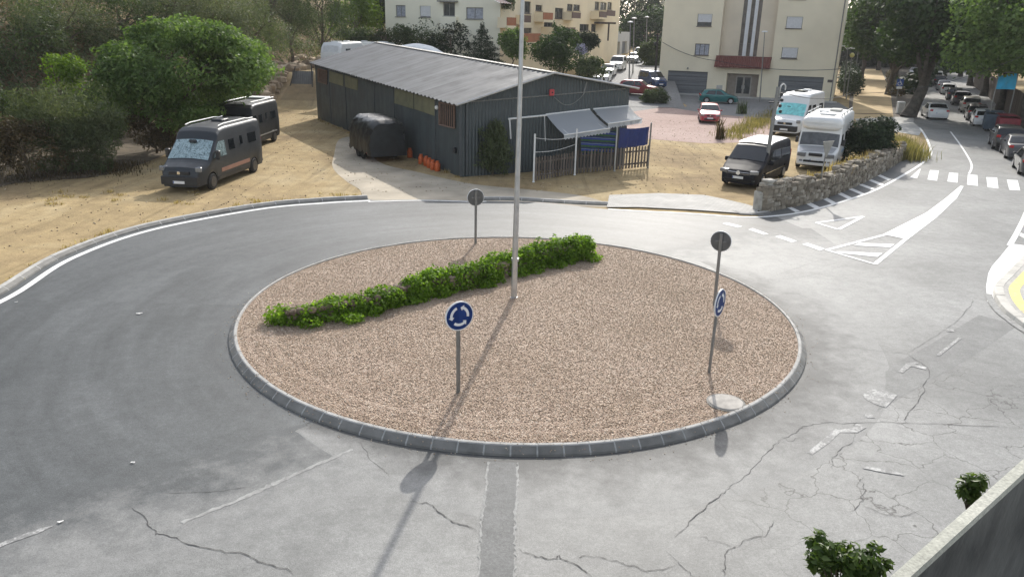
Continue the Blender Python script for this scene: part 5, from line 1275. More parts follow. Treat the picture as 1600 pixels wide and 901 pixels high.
# ------------------------------------------------------------ stone wall on the right, post, signs
wl = catmull([at(*p) for p in [(1192, 331), (1215, 326), (1260, 317), (1300, 304), (1345, 285), (1385, 264), (1408, 248)]], 8)
t = thing('stone_wall', wl[0], 'rough field-stone wall curving beside the road hatching', 'wall'); b = MB(); rg = random.Random(5)
cum = [0]
for a_, c_ in zip(wl[:-1], wl[1:]): cum.append(cum[-1] + (c_ - a_).length)
def wpos(s_):
    s_ = min(max(s_, 0), cum[-1] - 1e-4); i = min(max(int(np.searchsorted(cum, s_)) - 1, 0), len(wl) - 2)
    p = wl[i].lerp(wl[i + 1], (s_ - cum[i]) / (cum[i + 1] - cum[i])); d_ = (wl[i + 1] - wl[i]).normalized(); return p, d_
tot = cum[-1]
for side in (0, 1):
    z = -.05; 
    while z < 1.25:
        hh = rg.uniform(.12, .24); s_ = 0
        while s_ < tot:
            ln = rg.uniform(.13, .42); p, d_ = wpos(s_ + ln / 2); nn = Vector((-d_.y, d_.x, 0))
            H_ = 1.12 + .12 * math.sin(s_ * .9) + .08 * math.sin(s_ * 2.7) - .22 * (s_ / tot) ** 2
            if z + hh * .5 < H_:
                b.rbox(p + nn * ((.0 if side == 0 else .32) + rg.gauss(0, .012)) + Vector((0, 0, z + hh / 2 + rg.gauss(0, .02))), (ln * .98, .34, hh * .97), rg.uniform(.02, .045), math.atan2(d_.y, d_.x) + rg.gauss(0, .04), jit=.018)
            s_ += ln
        z += hh * .97
for i in range(90):
    p, d_ = wpos(rg.random() * tot); sh_ = rg.uniform(.1, .28); nn = Vector((-d_.y, d_.x, 0))
    s__ = (p - wl[0]).length; H_ = 1.1
    b.rbox(p + nn * rg.uniform(0, .35) + Vector((0, 0, 1.05 + rg.uniform(-.08, .1))), (sh_ * 1.5, sh_, sh_ * .7), .05, rg.random() * 3, jit=.03)
b.build('stonework', STONE, t, smooth=35)
b = MB(); vs = []
for i in range(40):
    p, d_ = wpos(tot * i / 39); nn = Vector((-d_.y, d_.x, 0))
    for o_, z_ in ((-.13, -.1), (-.13, 1.0), (.45, 1.0), (.45, -.1)): vs.append(p + nn * o_ + U * (z_ - (.2 * (i / 39) ** 2 if z_ > 0 else 0)))
b.add(vs, [(4 * i + k, 4 * i + 4 + k, 4 * i + 5 + k, 4 * i + 1 + k) for i in range(39) for k in range(3)] + [(0, 1, 2, 3), (159, 158, 157, 156)]); b.build('mortar_core', simple('wall_mortar', (.22, .19, .145), .95, 0, .3, 3), t)
b = MB(); q = at(1197, 329); b.rbox(q + Vector((.05, .22, .62)), (.42, .42, 1.3), .04, .4, jit=.02); b.rbox(q + Vector((-.28, .10, .42)), (.42, .5, .9), .06, .5, jit=.04); b.rbox(q + Vector((.06, .22, 1.30)), (.5, .5, .12), .03, .4, jit=.02); b.build('end_pillar', simple('render_pillar', (.40, .38, .335), .9, 0, .3, 2.5, bmp=.4), t, smooth=35)
# leaning utility post
q = at(1192, 290); tp_ = on(1216, 136, q.y + .3)
t = thing('utility_post', q, 'grey metal utility post rising in front of the black van', 'post')
b = MB(); d_ = tp_ - q; b.tube([Vector((0, 0, -.1)), d_ * .5, d_], [.10, .095, .09], 10); part(t, 'post', b, M['grey_paint'])
b = MB(); b.tube(catmull([d_ + Vector((.1, 0, -.5)), d_ + Vector((.12, 0, .0)), d_ + Vector((.25, 0, .14)), d_ + Vector((.36, 0, .05)), d_ + Vector((.36, 0, -.15))], 4), .035, 7); part(t, 'swan_neck', b, M['galv'])
b = MB()
for k in range(4): b.rbox(d_ + Vector((.2 + .05 * (k % 2), -.05, -.35 - .28 * k)), (.14, .14, .16), .03)
b.box(d_ + Vector((-.12, -.02, -.75)), (.5, .06, .06)); part(t, 'insulator', b, BP)
# yield sign seen from behind
q = at(1276, 311); t = thing('yield_sign', q, 'grey back of a triangular road sign on a post in front of the stone wall', 'road sign')
b = MB(); b.tube([(0, 0, -.1), (.12, 0, 2.72)], .032, 8); part(t, 'post', b, M['grey_paint'])
b = MB(); fz = Vector((.55, -.83, 0)); b.prism([Vector((.12, -.06, 2.75)) + Vector((.83, .55, 0)) * -.42, Vector((.12, -.06, 2.75)) + Vector((.83, .55, 0)) * .42, Vector((.1, -.06, 2.0)) + Vector((.83, .55, 0)) * .03, Vector((.1, -.06, 2.0)) - Vector((.83, .55, 0)) * .03], (.01, -.02, 0)); part(t, 'sign_plate', b, simple('sign_back_pale', (.30, .295, .27), .6, .3))
# bush and dry grass behind the wall
q = at(1352, 258); add_tree('evergreen_bush', q, blobset((q.x, q.y + .3, 1.55), (1.6, 1.5, 1.35), 9, 4) + [(q.x - 1.0, q.y, 1.1, .9, .9, 1.0), (q.x + .6, q.y + .2, 1.0, .9, .9, .9)], 15000, .17, 'dark', 'dark evergreen bush growing between the motorhome and the stone wall', 'bush', .08, None, None, 31, aspect=.6, gaps=.3, stem='stem')
sp = []
for px, py in ((1360, 238), (1380, 232), (1395, 228), (1405, 236), (1412, 243), (1418, 248), (1375, 245), (1390, 240), (1350, 228)): q = at(px, py); sp.append((q.x, q.y, 0, 1.0))
o = grass_tuft('tall_grass', sp, 5200, .85, LEAF['grass'], 2, .6); tag(o, 'tall yellow green grass growing past the end of the stone wall', 'grass', kind='stuff')
sp = []
for i in range(30):
    f = i / 29; q = at(1235 - 90 * f + random.uniform(-6, 6), 168 + 46 * f + random.uniform(-4, 4)); sp.append((q.x, q.y, 0, random.uniform(.5, 1.)))
o = grass_tuft('dry_grass', sp, 3600, .55, LEAF['grass'], 3, .6); tag(o, 'dry yellow grass along the edge of the reddish yard behind the black van', 'grass', kind='stuff')
sp = []
for i in range(26):
    p, d_ = wpos(tot * (.08 + .9 * i / 25)); sp.append((p.x - d_.y * .5, p.y + d_.x * .5, .75, random.uniform(.3, 1)))
o = grass_tuft('wall_top_grass', sp, 2600, .6, LEAF['straw'], 4, .22); tag(o, 'dry weeds sprouting along the top of the stone wall', 'grass', kind='stuff')
o = grass_tuft('weed', [(at(1123, 218).x, at(1123, 218).y, 0, 1), (at(1128, 216).x, at(1128, 216).y, 0, .6)], 160, 1.5, LEAF['dry'], 5, .12); tag(o, 'dead dry stalks standing at the near edge of the reddish yard', 'plant')
o = grass_tuft('cut_branch', [(at(1160, 178).x, at(1160, 178).y, 0, 1)], 90, 1.3, LEAF['oak'], 6, .25); tag(o, 'cut green branch lying before the flats entrance', 'branch')
q = at(1023, 163); add_tree('round_shrub', q, [(q.x, q.y, .8, 1.3, 1.1, .9), (q.x + .6, q.y, .6, .9, .9, .6), (q.x - .7, q.y, .6, .9, .8, .6)], 4500, .3, 'oak', 'spiky dark green shrub at the left corner of the cream flats', 'shrub', .05, None, None, 12, aspect=.2, gaps=.2, shell=.3, stem='stem')

# ------------------------------------------------------------ foreground parapet and plants
a_, c_ = at(1388, 903, 5.0), at(1603, 713, 5.0); d_ = (c_ - a_).normalized(); nn = Vector((-d_.y, d_.x, 0))  # nn points away from the camera
t = thing('parapet_wall', a_, 'grey concrete parapet wall with pale coping in the bottom right corner', 'wall')
ext0, ext1 = a_ - d_ * 3, c_ + d_ * 4
b = MB(); w_ = .062; Q = [ext0, ext1, ext1 - nn * w_, ext0 - nn * w_]
b.prism([q - U * .05 for q in Q], U * .05); b.build('coping', mat_asphalt('coping_concrete', (.40, .40, .34), (.52, .515, .45), .9, 1.2), t)
b = MB(); Q2 = [ext0 - nn * .012, ext1 - nn * .012, ext1 - nn * (w_ - .025), ext0 - nn * (w_ - .025)]; b.prism([Vector((q.x, q.y, 0)) for q in Q2], U * 4.952); b.build('wall', simple('stained_shade_concrete', (.09, .09, .083), .92, 0, .5, 2.2, bmp=.3, bscale=20), t)  # base darkened to carry the wall's own shade, stains on top
b = MB(); e0 = ext0 - nn * (w_ + .03); e1 = ext1 - nn * (w_ + .03); b.prism([Vector((q.x, q.y, 0)) for q in (e0, e1, e1 - nn * 1.6, e0 - nn * 1.6)], U * 3.4)
tag(b.build('terrace_slab', simple('terrace_concrete', (.34, .345, .34), .9, 0, .25, 2)), kind='structure')
for lab, c0, rr, n, sd_ in (('broad leafy shrub showing above the bottom end of the parapet', on(1322, 880, a_.y + .42), (.20, .14, .17), 1500, 51), ('small leafy sprig showing above the upper part of the parapet', on(1521, 764, c_.y - .12), (.06, .05, .11), 300, 52)):
    rq = random.Random(sd_); t = thing('leafy_shrub', (c0.x, c0.y, 0), lab, 'shrub', 'shrubs beyond the parapet'); bl = []; b = MB()
    foot = Vector((c0.x, c0.y, c0.z - rr[2] * 1.6)); b.tube([(c0.x, c0.y, 0), tuple(foot)], [.03, .018], 7)
    for k in range(26 if rr[0] > .1 else 8):
        a = rq.random() * 6.28; q_ = math.sqrt(rq.random()); e = c0 + Vector((rr[0] * q_ * math.cos(a), rr[1] * q_ * math.sin(a), rr[2] * (rq.uniform(-.9, 1.0) * (1.1 - .5 * q_))))
        m_ = foot.lerp(e, .55) + Vector((0, 0, -.01)); b.tube(catmull([foot, m_, e], 3), [.006, .005, .005, .004, .004, .003, .002], 5)
        bl.append((e.x, e.y, e.z, .045, .045, .04)); bl.append((e.x * .7 + m_.x * .3, e.y * .7 + m_.y * .3, e.z * .7 + m_.z * .3, .05, .05, .04))
    b.build('stem', BARK, t); leaves('foliage', bl, n, .058, LEAF['shrub'], t, seed=sd_, aspect=.42, shell=.1, gaps=.05, up=.7)

# ------------------------------------------------------------ buildings
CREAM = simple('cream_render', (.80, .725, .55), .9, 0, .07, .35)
CREAM2 = simple('recess_shade_render', (.68, .60, .47), .9, 0, .07, .5)  # cream darkened, the set-back bay's shade put into the colour
FRAME = simple('window_frame_brown', (.10, .085, .075), .6)
SHUT = simple('white_shutter', (.66, .67, .68), .6, 0, .06, 4)
WGL = simple('window_glass', (.05, .055, .06), .12, 0, .4, 1.5, spec=.7)
GARAGE = mat_corr('garage_door_sheet', (.145, .155, .165), (0, 0, 1), .35, .6, .1, .01, .1)
CURT = simple('curtain_glass', (.34, .36, .42), .25, 0, .3, 6)
def facade(mb, P0, e, n, W_, z0, z1, holes, mi=0, depth=.28):
    """wall face at P0 + e*u, outward n, with real openings and reveals"""
    us = sorted(set([0, W_] + [h[k] for h in holes for k in (0, 1)])); zs = sorted(set([z0, z1] + [h[k] for h in holes for k in (2, 3)]))
    def pt(u, z, dpt=0): q = P0 + e * u - n * dpt; return Vector((q.x, q.y, z))
    for i in range(len(us) - 1):
        for j in range(len(zs) - 1):
            uc, zc = (us[i] + us[i + 1]) / 2, (zs[j] + zs[j + 1]) / 2
            if any(h[0] < uc < h[1] and h[2] < zc < h[3] for h in holes): continue
            mb.add([pt(us[i], zs[j]), pt(us[i + 1], zs[j]), pt(us[i + 1], zs[j + 1]), pt(us[i], zs[j + 1])], [(0, 1, 2, 3)], mi, .5)
    for u0, u1, a, c in holes:
        for q in ([pt(u0, a), pt(u0, c), pt(u0, c, depth), pt(u0, a, depth)], [pt(u1, a), pt(u1, a, depth), pt(u1, c, depth), pt(u1, c)], [pt(u0, c), pt(u1, c), pt(u1, c, depth), pt(u0, c, depth)], [pt(u0, a), pt(u0, a, depth), pt(u1, a, depth), pt(u1, a)]):
            mb.add(q, [(0, 1, 2, 3)], mi, .5)
class Plane:
    def __init__(s, P0, P1): s.P0 = Vector((P0[0], P0[1], 0)); e = Vector((P1[0] - P0[0], P1[1] - P0[1], 0)); s.W = e.length; s.e = e.normalized(); s.n = Vector((s.e.y, -s.e.x, 0))
    def uz(s, px, py): q = onplane(px, py, s.P0, s.n); return (q - s.P0).dot(s.e), q.z
    def rect(s, x0, y0, x1, y1): u0, z1_ = s.uz(x0, y0); u1, z0_ = s.uz(x1, y1); return (u0, u1, z0_, z1_)
    def pt(s, u, z, out=0): q = s.P0 + s.e * u + s.n * out; return Vector((q.x, q.y, z))
    def ang(s): return math.atan2(s.e.y, s.e.x)
def window(root, pl, h, kind='glass', depth=.16, name='window', base=0, frame=FRAME, mull=1, shutter_frac=.0):
    u0, u1, a, c = h; b = MB(); t_ = .07; ang = pl.ang()
    def bar(ua, ub, za, zb, out, th): b.box(pl.pt((ua + ub) / 2, (za + zb) / 2, base + out), (abs(ub - ua), th, abs(zb - za)), ang)
    for ua, ub, za, zb in ((u0, u0 + t_, a, c), (u1 - t_, u1, a, c), (u0 + t_, u1 - t_, c - t_, c), (u0 + t_, u1 - t_, a, a + t_)): bar(ua, ub, za, zb, -depth, .08)
    for k in range(mull): f = u0 + (u1 - u0) * (k + 1) / (mull + 1); bar(f - .03, f + .03, a + t_, c - t_, -depth, .07)
    bar(u0 - .08, u1 + .08, a - .07, a - .004, .02, .16)
    w_ = b.build(name, frame, root)
    b = MB(); b.add([pl.pt(u0, a, base - depth - .02), pl.pt(u1, a, base - depth - .02), pl.pt(u1, c, base - depth - .02), pl.pt(u0, c, base - depth - .02)], [(0, 1, 2, 3)]); b.build('pane', CURT if kind == 'curtain' else WGL, w_)
    if shutter_frac > 0:
        zs_ = c - (c - a) * shutter_frac; b = MB()
        n = max(3, int((c - zs_) / .06))
        for k in range(n): bar2 = None; b.box(pl.pt((u0 + u1) / 2, c - (c - zs_) * (k + .5) / n, base - depth + .07), (u1 - u0 - .1, .03, (c - zs_) / n * .93), ang)
        b.build('shutter', SHUT, w_)
    return w_
# ---- cream flats on the right
BL, BR = Vector((17.48, 98.44, 0)), Vector((36.22, 90.66, 0))
pl = Plane(BL, BR); HB = 15.5
def z4p(x, y): return (1020 + x / 4.506, y / 4.506)
def zr(x0, y0, x1, y1): a = z4p(x0, y0); c = z4p(x1, y1); return pl.rect(a[0], a[1], c[0], c[1])
flats = thing('cream_flats', BL, 'cream rendered block of flats with two grey garage doors and a brown tiled canopy', 'building')
uL, _ = pl.uz(*z4p(478, 250)); uR, _ = pl.uz(*z4p(858, 250))
Wb = pl.W
h1 = zr(318, 99, 412, 188); h2 = zr(300, 308, 392, 393); h3 = zr(945, 118, 1048, 204); h4 = zr(912, 334, 1014, 417)
g1 = zr(108, 496, 374, 650); g1 = (g1[0], g1[1], .02, g1[3]); g2 = zr(890, 532, 1184, 690); g2 = (g2[0], g2[1], .02, g2[3])
dr = zr(524, 516, 728, 700); dr = (dr[0], dr[1], .02, dr[3])
zc0 = pl.uz(*z4p(650, 466))[1]; up = [(h[0], h[1], h[2] + 3.1 * k, h[3] + 3.1 * k) for h in (h1, h3) for k in (1,)]
b = MB(); RB = 1.0  # stair bay set back above the canopy
zcan = pl.uz(*z4p(650, 420))[1]
facade(b, pl.P0, pl.e, pl.n, uL, -.2, HB, [h for h in (h1, h2, g1, up[0])], 0)
facade(b, pl.pt(uR, 0), pl.e, pl.n, Wb - uR, -.2, HB, [(h[0] - uR, h[1] - uR, h[2], h[3]) for h in (h3, h4, g2, up[1])], 0)
facade(b, pl.pt(uL, 0), pl.e, pl.n, uR - uL, -.2, zcan, [(dr[0] - uL, dr[1] - uL, dr[2], dr[3])], 0, .9)
slits = []
for xt0, xt1, xb0, xb1 in ((632, 660, 588, 616), (686, 710, 643, 670), (738, 766, 694, 720)):
    u0 = pl.uz(*z4p((xt0 * .0 + xb0), 398))[0]; u1 = pl.uz(*z4p(xb1, 398))[0]; z0_ = pl.uz(*z4p(650, 398))[1]
    slits.append((u0 - uL + .05, u1 - uL + .05, z0_, HB - 1.5))
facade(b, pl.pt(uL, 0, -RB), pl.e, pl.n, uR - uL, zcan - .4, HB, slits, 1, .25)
for u in (uL, uR): b.add([pl.pt(u, zcan - .3), pl.pt(u, HB), pl.pt(u, HB, -RB), pl.pt(u, zcan - .3, -RB)], [(0, 1, 2, 3)], 1, .5)
b.add([pl.pt(uL, zcan - .001), pl.pt(uR, zcan - .001), pl.pt(uR, zcan - .001, -RB), pl.pt(uL, zcan - .001, -RB)], [(0, 1, 2, 3)], 0, .5)
D_ = 12.0
vs = [pl.pt(0, -.2), pl.pt(Wb, -.2), pl.pt(Wb, -.2, -D_), pl.pt(0, -.2, -D_), pl.pt(0, HB), pl.pt(Wb, HB), pl.pt(Wb, HB, -D_), pl.pt(0, HB, -D_)]
b.add(vs, [(1, 2, 6, 5), (2, 3, 7, 6), (3, 0, 4, 7), (4, 5, 6, 7)], 0, .5)
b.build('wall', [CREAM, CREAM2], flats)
b = MB(); b.box(pl.pt(Wb / 2, HB + .15, -D_ / 2), (Wb + .6, D_ + .6, .3), pl.ang()); b.build('roof', M['concrete'], flats)
window(flats, pl, h1, shutter_frac=.66); window(flats, pl, h2, 'curtain', mull=2); window(flats, pl, h3, shutter_frac=.97); window(flats, pl, h4, shutter_frac=.9)
for h in up: window(flats, pl, h, shutter_frac=.5)
for k, s_ in enumerate(slits):
    b = MB(); u0, u1 = s_[0] + uL, s_[1] + uL
    b.box(pl.pt((u0 + u1) / 2, (s_[2] + s_[3]) / 2, -RB - .2), (u1 - u0, .04, s_[3] - s_[2]), pl.ang()); w_ = b.build('stair_window', simple('stair_glass_%d' % k, (.11, .09, .08), .2, 0, .5, .9, spec=.6), flats)
    b = MB()
    for z in np.arange(s_[2] + 1.4, s_[3], 1.55): b.box(pl.pt((u0 + u1) / 2, z, -RB - .16), (u1 - u0, .05, .06), pl.ang())
    b.build('transom', FRAME, w_)
for k in range(2):
    b = MB(); um = (slits[k][1] + slits[k + 1][0]) / 2 + uL; b.box(pl.pt(um, (slits[0][2] + HB) / 2, -RB + .07), (slits[k + 1][0] - slits[k][1] - .02, .14, HB - slits[0][2]), pl.ang()); b.build('white_mullion', SHUT, flats)
TILE = mat_corr('canopy_tiles', (.17, .055, .045), pl.e, .28, .75, 0, .03, .25)
b = MB(); z0_ = zc0; b.prism([pl.pt(uL - .25, zcan + .35, -.6), pl.pt(uL - .25, zcan + .35, .02), pl.pt(uL - .25, z0_ - .05, .95), pl.pt(uL - .25, z0_ - .22, .95), pl.pt(uL - .25, z0_ - .22, 0.02)], pl.e * (uR - uL + .2)); b.build('canopy', TILE, flats)
for g in (g1, g2):
    b = MB(); b.box(pl.pt((g[0] + g[1]) / 2, (g[2] + g[3]) / 2, -.2), (g[1] - g[0], .06, g[3] - g[2]), pl.ang()); gd = b.build('garage_door', GARAGE, flats)
    b = MB()
    for z in np.arange(g[2] + .5, g[3], .52): b.box(pl.pt((g[0] + g[1]) / 2, z, -.165), (g[1] - g[0], .015, .025), pl.ang())
    b.build('door_seam', M['dark_under'], gd)
DOORM = simple('entrance_door', (.17, .155, .14), .5, .1, .15, 4)
b = MB(); W0 = dr[1] - dr[0]; b.box(pl.pt((dr[0] + dr[1]) / 2, dr[3] / 2, -.95), (W0, .06, dr[3]), pl.ang()); ed = b.build('entrance_recess', simple('entrance_back', (.26, .225, .195), .8), flats)
for k in range(2):
    b = MB(); uc = dr[0] + W0 * (.40 + .24 * k); b.box(pl.pt(uc, 1.25, -.88), (.95, .06, 2.45), pl.ang()); dd = b.build('door', simple('door_frame_%d' % k, (.33, .31, .28), .5), flats)
    b = MB(); b.box(pl.pt(uc, 1.3, -.84), (.66, .04, 1.9), pl.ang()); b.build('door_glass', WGL, dd)
    b = MB(); b.box(pl.pt(uc + (.3 if k == 0 else -.3), 1.1, -.8), (.04, .06, .4), pl.ang()); b.build('handle', M['galv'], dd)
b = MB(); a = zr(450, 600, 487, 638); b.box(pl.pt((a[0] + a[1]) / 2, (a[2] + a[3]) / 2, .02), (a[1] - a[0], .04, a[3] - a[2]), pl.ang()); b.build('meter_box', M['concrete'], flats)
b = MB(); a = zr(1232, 562, 1264, 582); b.box(pl.pt((a[0] + a[1]) / 2, (a[2] + a[3]) / 2, .03), (a[1] - a[0], .05, a[3] - a[2]), pl.ang()); b.build('wall_plaque', FRAME, flats)
b = MB(); a = pl.uz(*z4p(247, 482)); b.rbox(pl.pt(a[0], a[1], .12), (.16, .24, .2), .03, pl.ang()); b.build('wall_lamp', M['grey_paint'], flats)
b = MB(); b.tube([pl.pt(Wb - .25, 0, .06), pl.pt(Wb - .25, HB, .06)], .06, 8); b.build('downpipe', M['grey_paint'], flats)
b = MB(); b.strip([pl.pt(-.3, .0, .75), pl.pt(Wb + .3, .0, .75)], 1.4); 
b = MB(); b.box(pl.pt(Wb / 2, .05, .75), (Wb + 1, 1.4, .12), pl.ang()); structure('flats_pavement', b, M['concrete'])

# ---- cream block with balconies behind the shed
Pa, Pb, Pc = Vector((-14.5, 88.5, 0)), Vector((-1.9, 84.5, 0)), Vector((15.8, 128, 0))
p1 = Plane(Pa, Pb); p2 = Plane(Pb, Pc); Z0, Z1 = 0, 14.5
blk = thing('balcony_flats', Pa, 'cream apartment block with stacked balconies and brown parapets behind the shed', 'building')
CREAMS = simple('cream_shaded_render', (.80, .77, .63), .9, 0, .06, .4); CREAMY = simple('warm_cream_render', (.80, .69, .49), .9, 0, .07, .4)
def z3(x, y): return (590 + x / 7.27, y / 7.27)
def r3(x0, y0, x1, y1): a = z3(x0, y0); c = z3(x1, y1); return p1.rect(a[0], a[1], c[0], c[1])
hs = [r3(205, 60, 318, 192), r3(478, 68, 602, 200), r3(745, 28, 878, 188), r3(1005, 86, 1198, 222)]
low = r3(750, 345, 872, 386); hs2 = [low] + [(h[0], h[1], h[2] + 3.0, h[3] + 3.0) for h in hs]
b = MB(); facade(b, p1.P0, p1.e, p1.n, p1.W, Z0, Z1, hs + hs2, 0)
def z7(x, y): return (500 + x / 2.857, y / 2.857)
def r7(x0, y0, x1, y1): a = z7(x0, y0); c = z7(x1, y1); return p2.rect(a[0], a[1], c[0], c[1])
sh_ = [r7(900, 5, 940, 62), r7(963, 22, 992, 50), r7(1050, 35, 1085, 85), r7(1104, 18, 1128, 50), r7(1132, 20, 1160, 50), r7(1228, 8, 1246, 45), r7(1252, 10, 1278, 48), r7(1284, 10, 1302, 45), r7(895, 125, 945, 150), r7(1160, 108, 1200, 140), r7(1212, 108, 1232, 142), r7(1000, 100, 1040, 140)]
sh_ = [h for h in sh_ if h[1] > h[0] and h[3] > h[2]]
facade(b, p2.P0, p2.e, p2.n, p2.W, Z0, Z1, sh_, 1)
D_ = 11
back = [p1.pt(0, 0, -D_), p2.pt(p2.W, 0, -D_)]
b.add([p1.pt(0, Z0), p1.pt(0, Z1), Vector((back[0].x, back[0].y, Z1)), Vector((back[0].x, back[0].y, Z0))], [(0, 1, 2, 3)], 0, .5)
b.add([p2.pt(p2.W, Z0), p2.pt(p2.W, Z1), Vector((back[1].x, back[1].y, Z1)), Vector((back[1].x, back[1].y, Z0))], [(0, 1, 2, 3)], 1, .5)
b.add([Vector((back[0].x, back[0].y, Z0)), Vector((back[0].x, back[0].y, Z1)), Vector((back[1].x, back[1].y, Z1)), Vector((back[1].x, back[1].y, Z0))], [(0, 1, 2, 3)], 1, .5)
b.build('wall', [CREAMS, CREAMY], blk)
b = MB(); b.poly([p1.pt(-.3, Z1 + .05, .3), p1.pt(p1.W + .3, Z1 + .05, .3), p2.pt(p2.W, Z1 + .05, .3), Vector((back[1].x, back[1].y, Z1 + .05)), Vector((back[0].x, back[0].y, Z1 + .05))]); b.build('roof', M['concrete'], blk)
for i, h in enumerate(hs): window(blk, p1, h, ('curtain', 'curtain', 'glass', 'curtain')[i], shutter_frac=(0, .9, 0, 0)[i], mull=1, frame=M['grey_paint'])
for h in hs2: window(blk, p1, h, 'glass', mull=1, frame=M['white_paint'])
for h in sh_: window(blk, p2, h, 'glass', mull=1)
b = MB(); a = r3(735, 190, 915, 340); b.box(p1.pt((a[0] + a[1]) / 2, (a[2] + a[3]) / 2, .35), (a[1] - a[0], .7, a[3] - a[2]), p1.ang()); b.build('bay_parapet', CREAMS, blk)
b = MB(); a = r3(705, 10, 915, 24); b.box(p1.pt((a[0] + a[1]) / 2, (a[2] + a[3]) / 2, .4), (a[1] - a[0], .8, .15), p1.ang()); b.build('bay_lintel', M['grey_paint'], blk)
TERRA = simple('terracotta_panel', (.36, .13, .055), .8, 0, .15, 1.5); BRR = simple('brown_railing', (.11, .06, .045), .7, 0, .2, 4)
def balcony(pln, h, out, front_m, ang_e=None, side_m=None, soff=1.0):
    u0, u1, za, zb = h; b = MB(); ang = pln.ang()
    b.box(pln.pt((u0 + u1) / 2, za - .12, out / 2), (u1 - u0, out, .24), ang); sl_ = b.build('balcony', CREAMY, blk)
    b = MB(); b.box(pln.pt((u0 + u1) / 2, (za + zb) / 2, out - .06), (u1 - u0, .1, zb - za), ang); b.build('balcony_front', front_m, sl_)
    for u in (u0 + .06, u1 - .06): b = MB(); b.box(pln.pt(u, (za + zb) / 2 + .002, out / 2), (.1, out - .12, zb - za), ang); b.build('balcony_side', side_m or CREAMY, sl_)
    return sl_
def bal_px(x0, ytop, x1, ybot, out, front_m, side_m=None):
    P0 = p2.P0 + p2.n * out
    (qx0, qy0), (qx1, qy1) = z7(x0, ytop), z7(x1, ybot)
    a = onplane(qx0, qy0, P0, p2.n); c = onplane(qx1, qy1, P0, p2.n)
    u0, u1 = (a - p2.P0).dot(p2.e), (c - p2.P0).dot(p2.e)
    if u1 < u0: u0, u1 = u1, u0
    return balcony(p2, (u0, u1, min(a.z, c.z), max(a.z, c.z)), out, front_m, side_m=side_m)
for args in ((838, 78, 876, 116, 1.2, TERRA), (896, 68, 942, 102, 1.0, BRR), (1000, 56, 1040, 90, 1.2, TERRA), (1128, 55, 1164, 84, 1.3, BRR), (1250, 52, 1280, 80, 1.4, BRR), (1284, 46, 1318, 74, 1.4, BRR), (895, 150, 985, 188, 1.5, TERRA), (1050, 122, 1140, 148, 1.8, BRR)):
    bal_px(*args)
hplant = r3(1345, 40, 1465, 185); b = MB()
aB = p1.uz(*z3(1340, 185)); 
b.box(p1.pt(p1.W + .0, aB[1] + .2, 0) + p2.e * .9 + p2.n * .3, (1.5, 1.4, .9), p2.ang()); b.build('corner_balcony', CREAMY, blk)
c0 = p1.pt(p1.W, aB[1] + 1.2, 0) + p2.e * .7 + p2.n * .5
leaves('balcony_plant', [(c0.x, c0.y, c0.z, .8, .8, .8)], 1100, .26, LEAF['oak'], blk, seed=77, aspect=.3, shell=.1)
b = MB(); a = r7(780, 5, 1000, 30)
P0 = p2.P0 + p2.n * 1.2; q0 = onplane(*z7(800, 14), P0, p2.n); q1_ = onplane(*z7(860, 30), P0, p2.n)
n_ = 10
for k in range(n_):
    f0, f1 = k / n_, (k + 1) / n_; e_ = q1_ - q0; e_.z = 0
    A0, A1 = q0 + e_ * f0, q0 + e_ * f1; A0.z = A1.z = q0.z; b.prism([A0 - p2.n * 1.2 + U * .5, A1 - p2.n * 1.2 + U * .5, A1, A0], U * .02, mi=k % 2)
b.build('striped_awning', [M['sign_white'], TERRA], blk)
# pergola and terrace over the garages
pg = thing('garage_terrace', on(905, 100, 112), 'pale concrete row of street garages with planters along its roof terrace', 'building')
T0, T1 = on(905, 60, 112), on(985, 43, 150); pt_ = Plane(T0, T1)
ztop_ = (T0.z + T1.z) / 2
b = MB(); gh = []
for k in range(5): u0 = pt_.W * (.14 + .17 * k); gh.append((u0, u0 + pt_.W * .12, 1.6, 5.2))
facade(b, pt_.P0, pt_.e, pt_.n, pt_.W, .5, ztop_, gh, 0, .5)
b.add([pt_.pt(0, .5), pt_.pt(0, ztop_), pt_.pt(0, ztop_, -8), pt_.pt(0, .5, -8)], [(0, 1, 2, 3)], 0, .5); b.add([pt_.pt(pt_.W, .5), pt_.pt(pt_.W, ztop_), pt_.pt(pt_.W, ztop_, -8), pt_.pt(pt_.W, .5, -8)], [(0, 1, 2, 3)], 0, .5)
b.add([pt_.pt(0, ztop_ - .9), pt_.pt(pt_.W, ztop_ - .9), pt_.pt(pt_.W, ztop_ - .9, -8), pt_.pt(0, ztop_ - .9, -8)], [(0, 1, 2, 3)], 0, .5)
b.build('wall', simple('pale_terrace_wall', (.52, .50, .45), .9, 0, .1, .4), pg)
for g in gh:
    b = MB(); b.box(pt_.pt((g[0] + g[1]) / 2, (g[2] + g[3]) / 2, -.4), (g[1] - g[0], .06, g[3] - g[2]), pt_.ang()); b.build('garage_door', GARAGE, pg)
tp2 = [pt_.pt(pt_.W * f, ztop_ + .2, -.5) for f in np.linspace(.15, .75, 9)]
leaves('planter_greenery', [(q.x, q.y, q.z, .9, .9, .6) for q in tp2], 2600, .28, LEAF['oak'], pg, seed=5)
b = MB(); q = on(930, 36, 118); b.box((q.x - 1, q.y, q.z), (6.5, 5, .25), .3)
for dx_ in (-3.6, -1.2, 1.8):
    b.box((q.x + dx_, q.y - 1.8, q.z - 1.2), (.18, .18, 2.4), .3)
tag(b.build('pergola', simple('dark_timber', (.055, .04, .035), .8)), 'dark timber pergola roof on the terrace beside the cream apartment block', 'pergola')

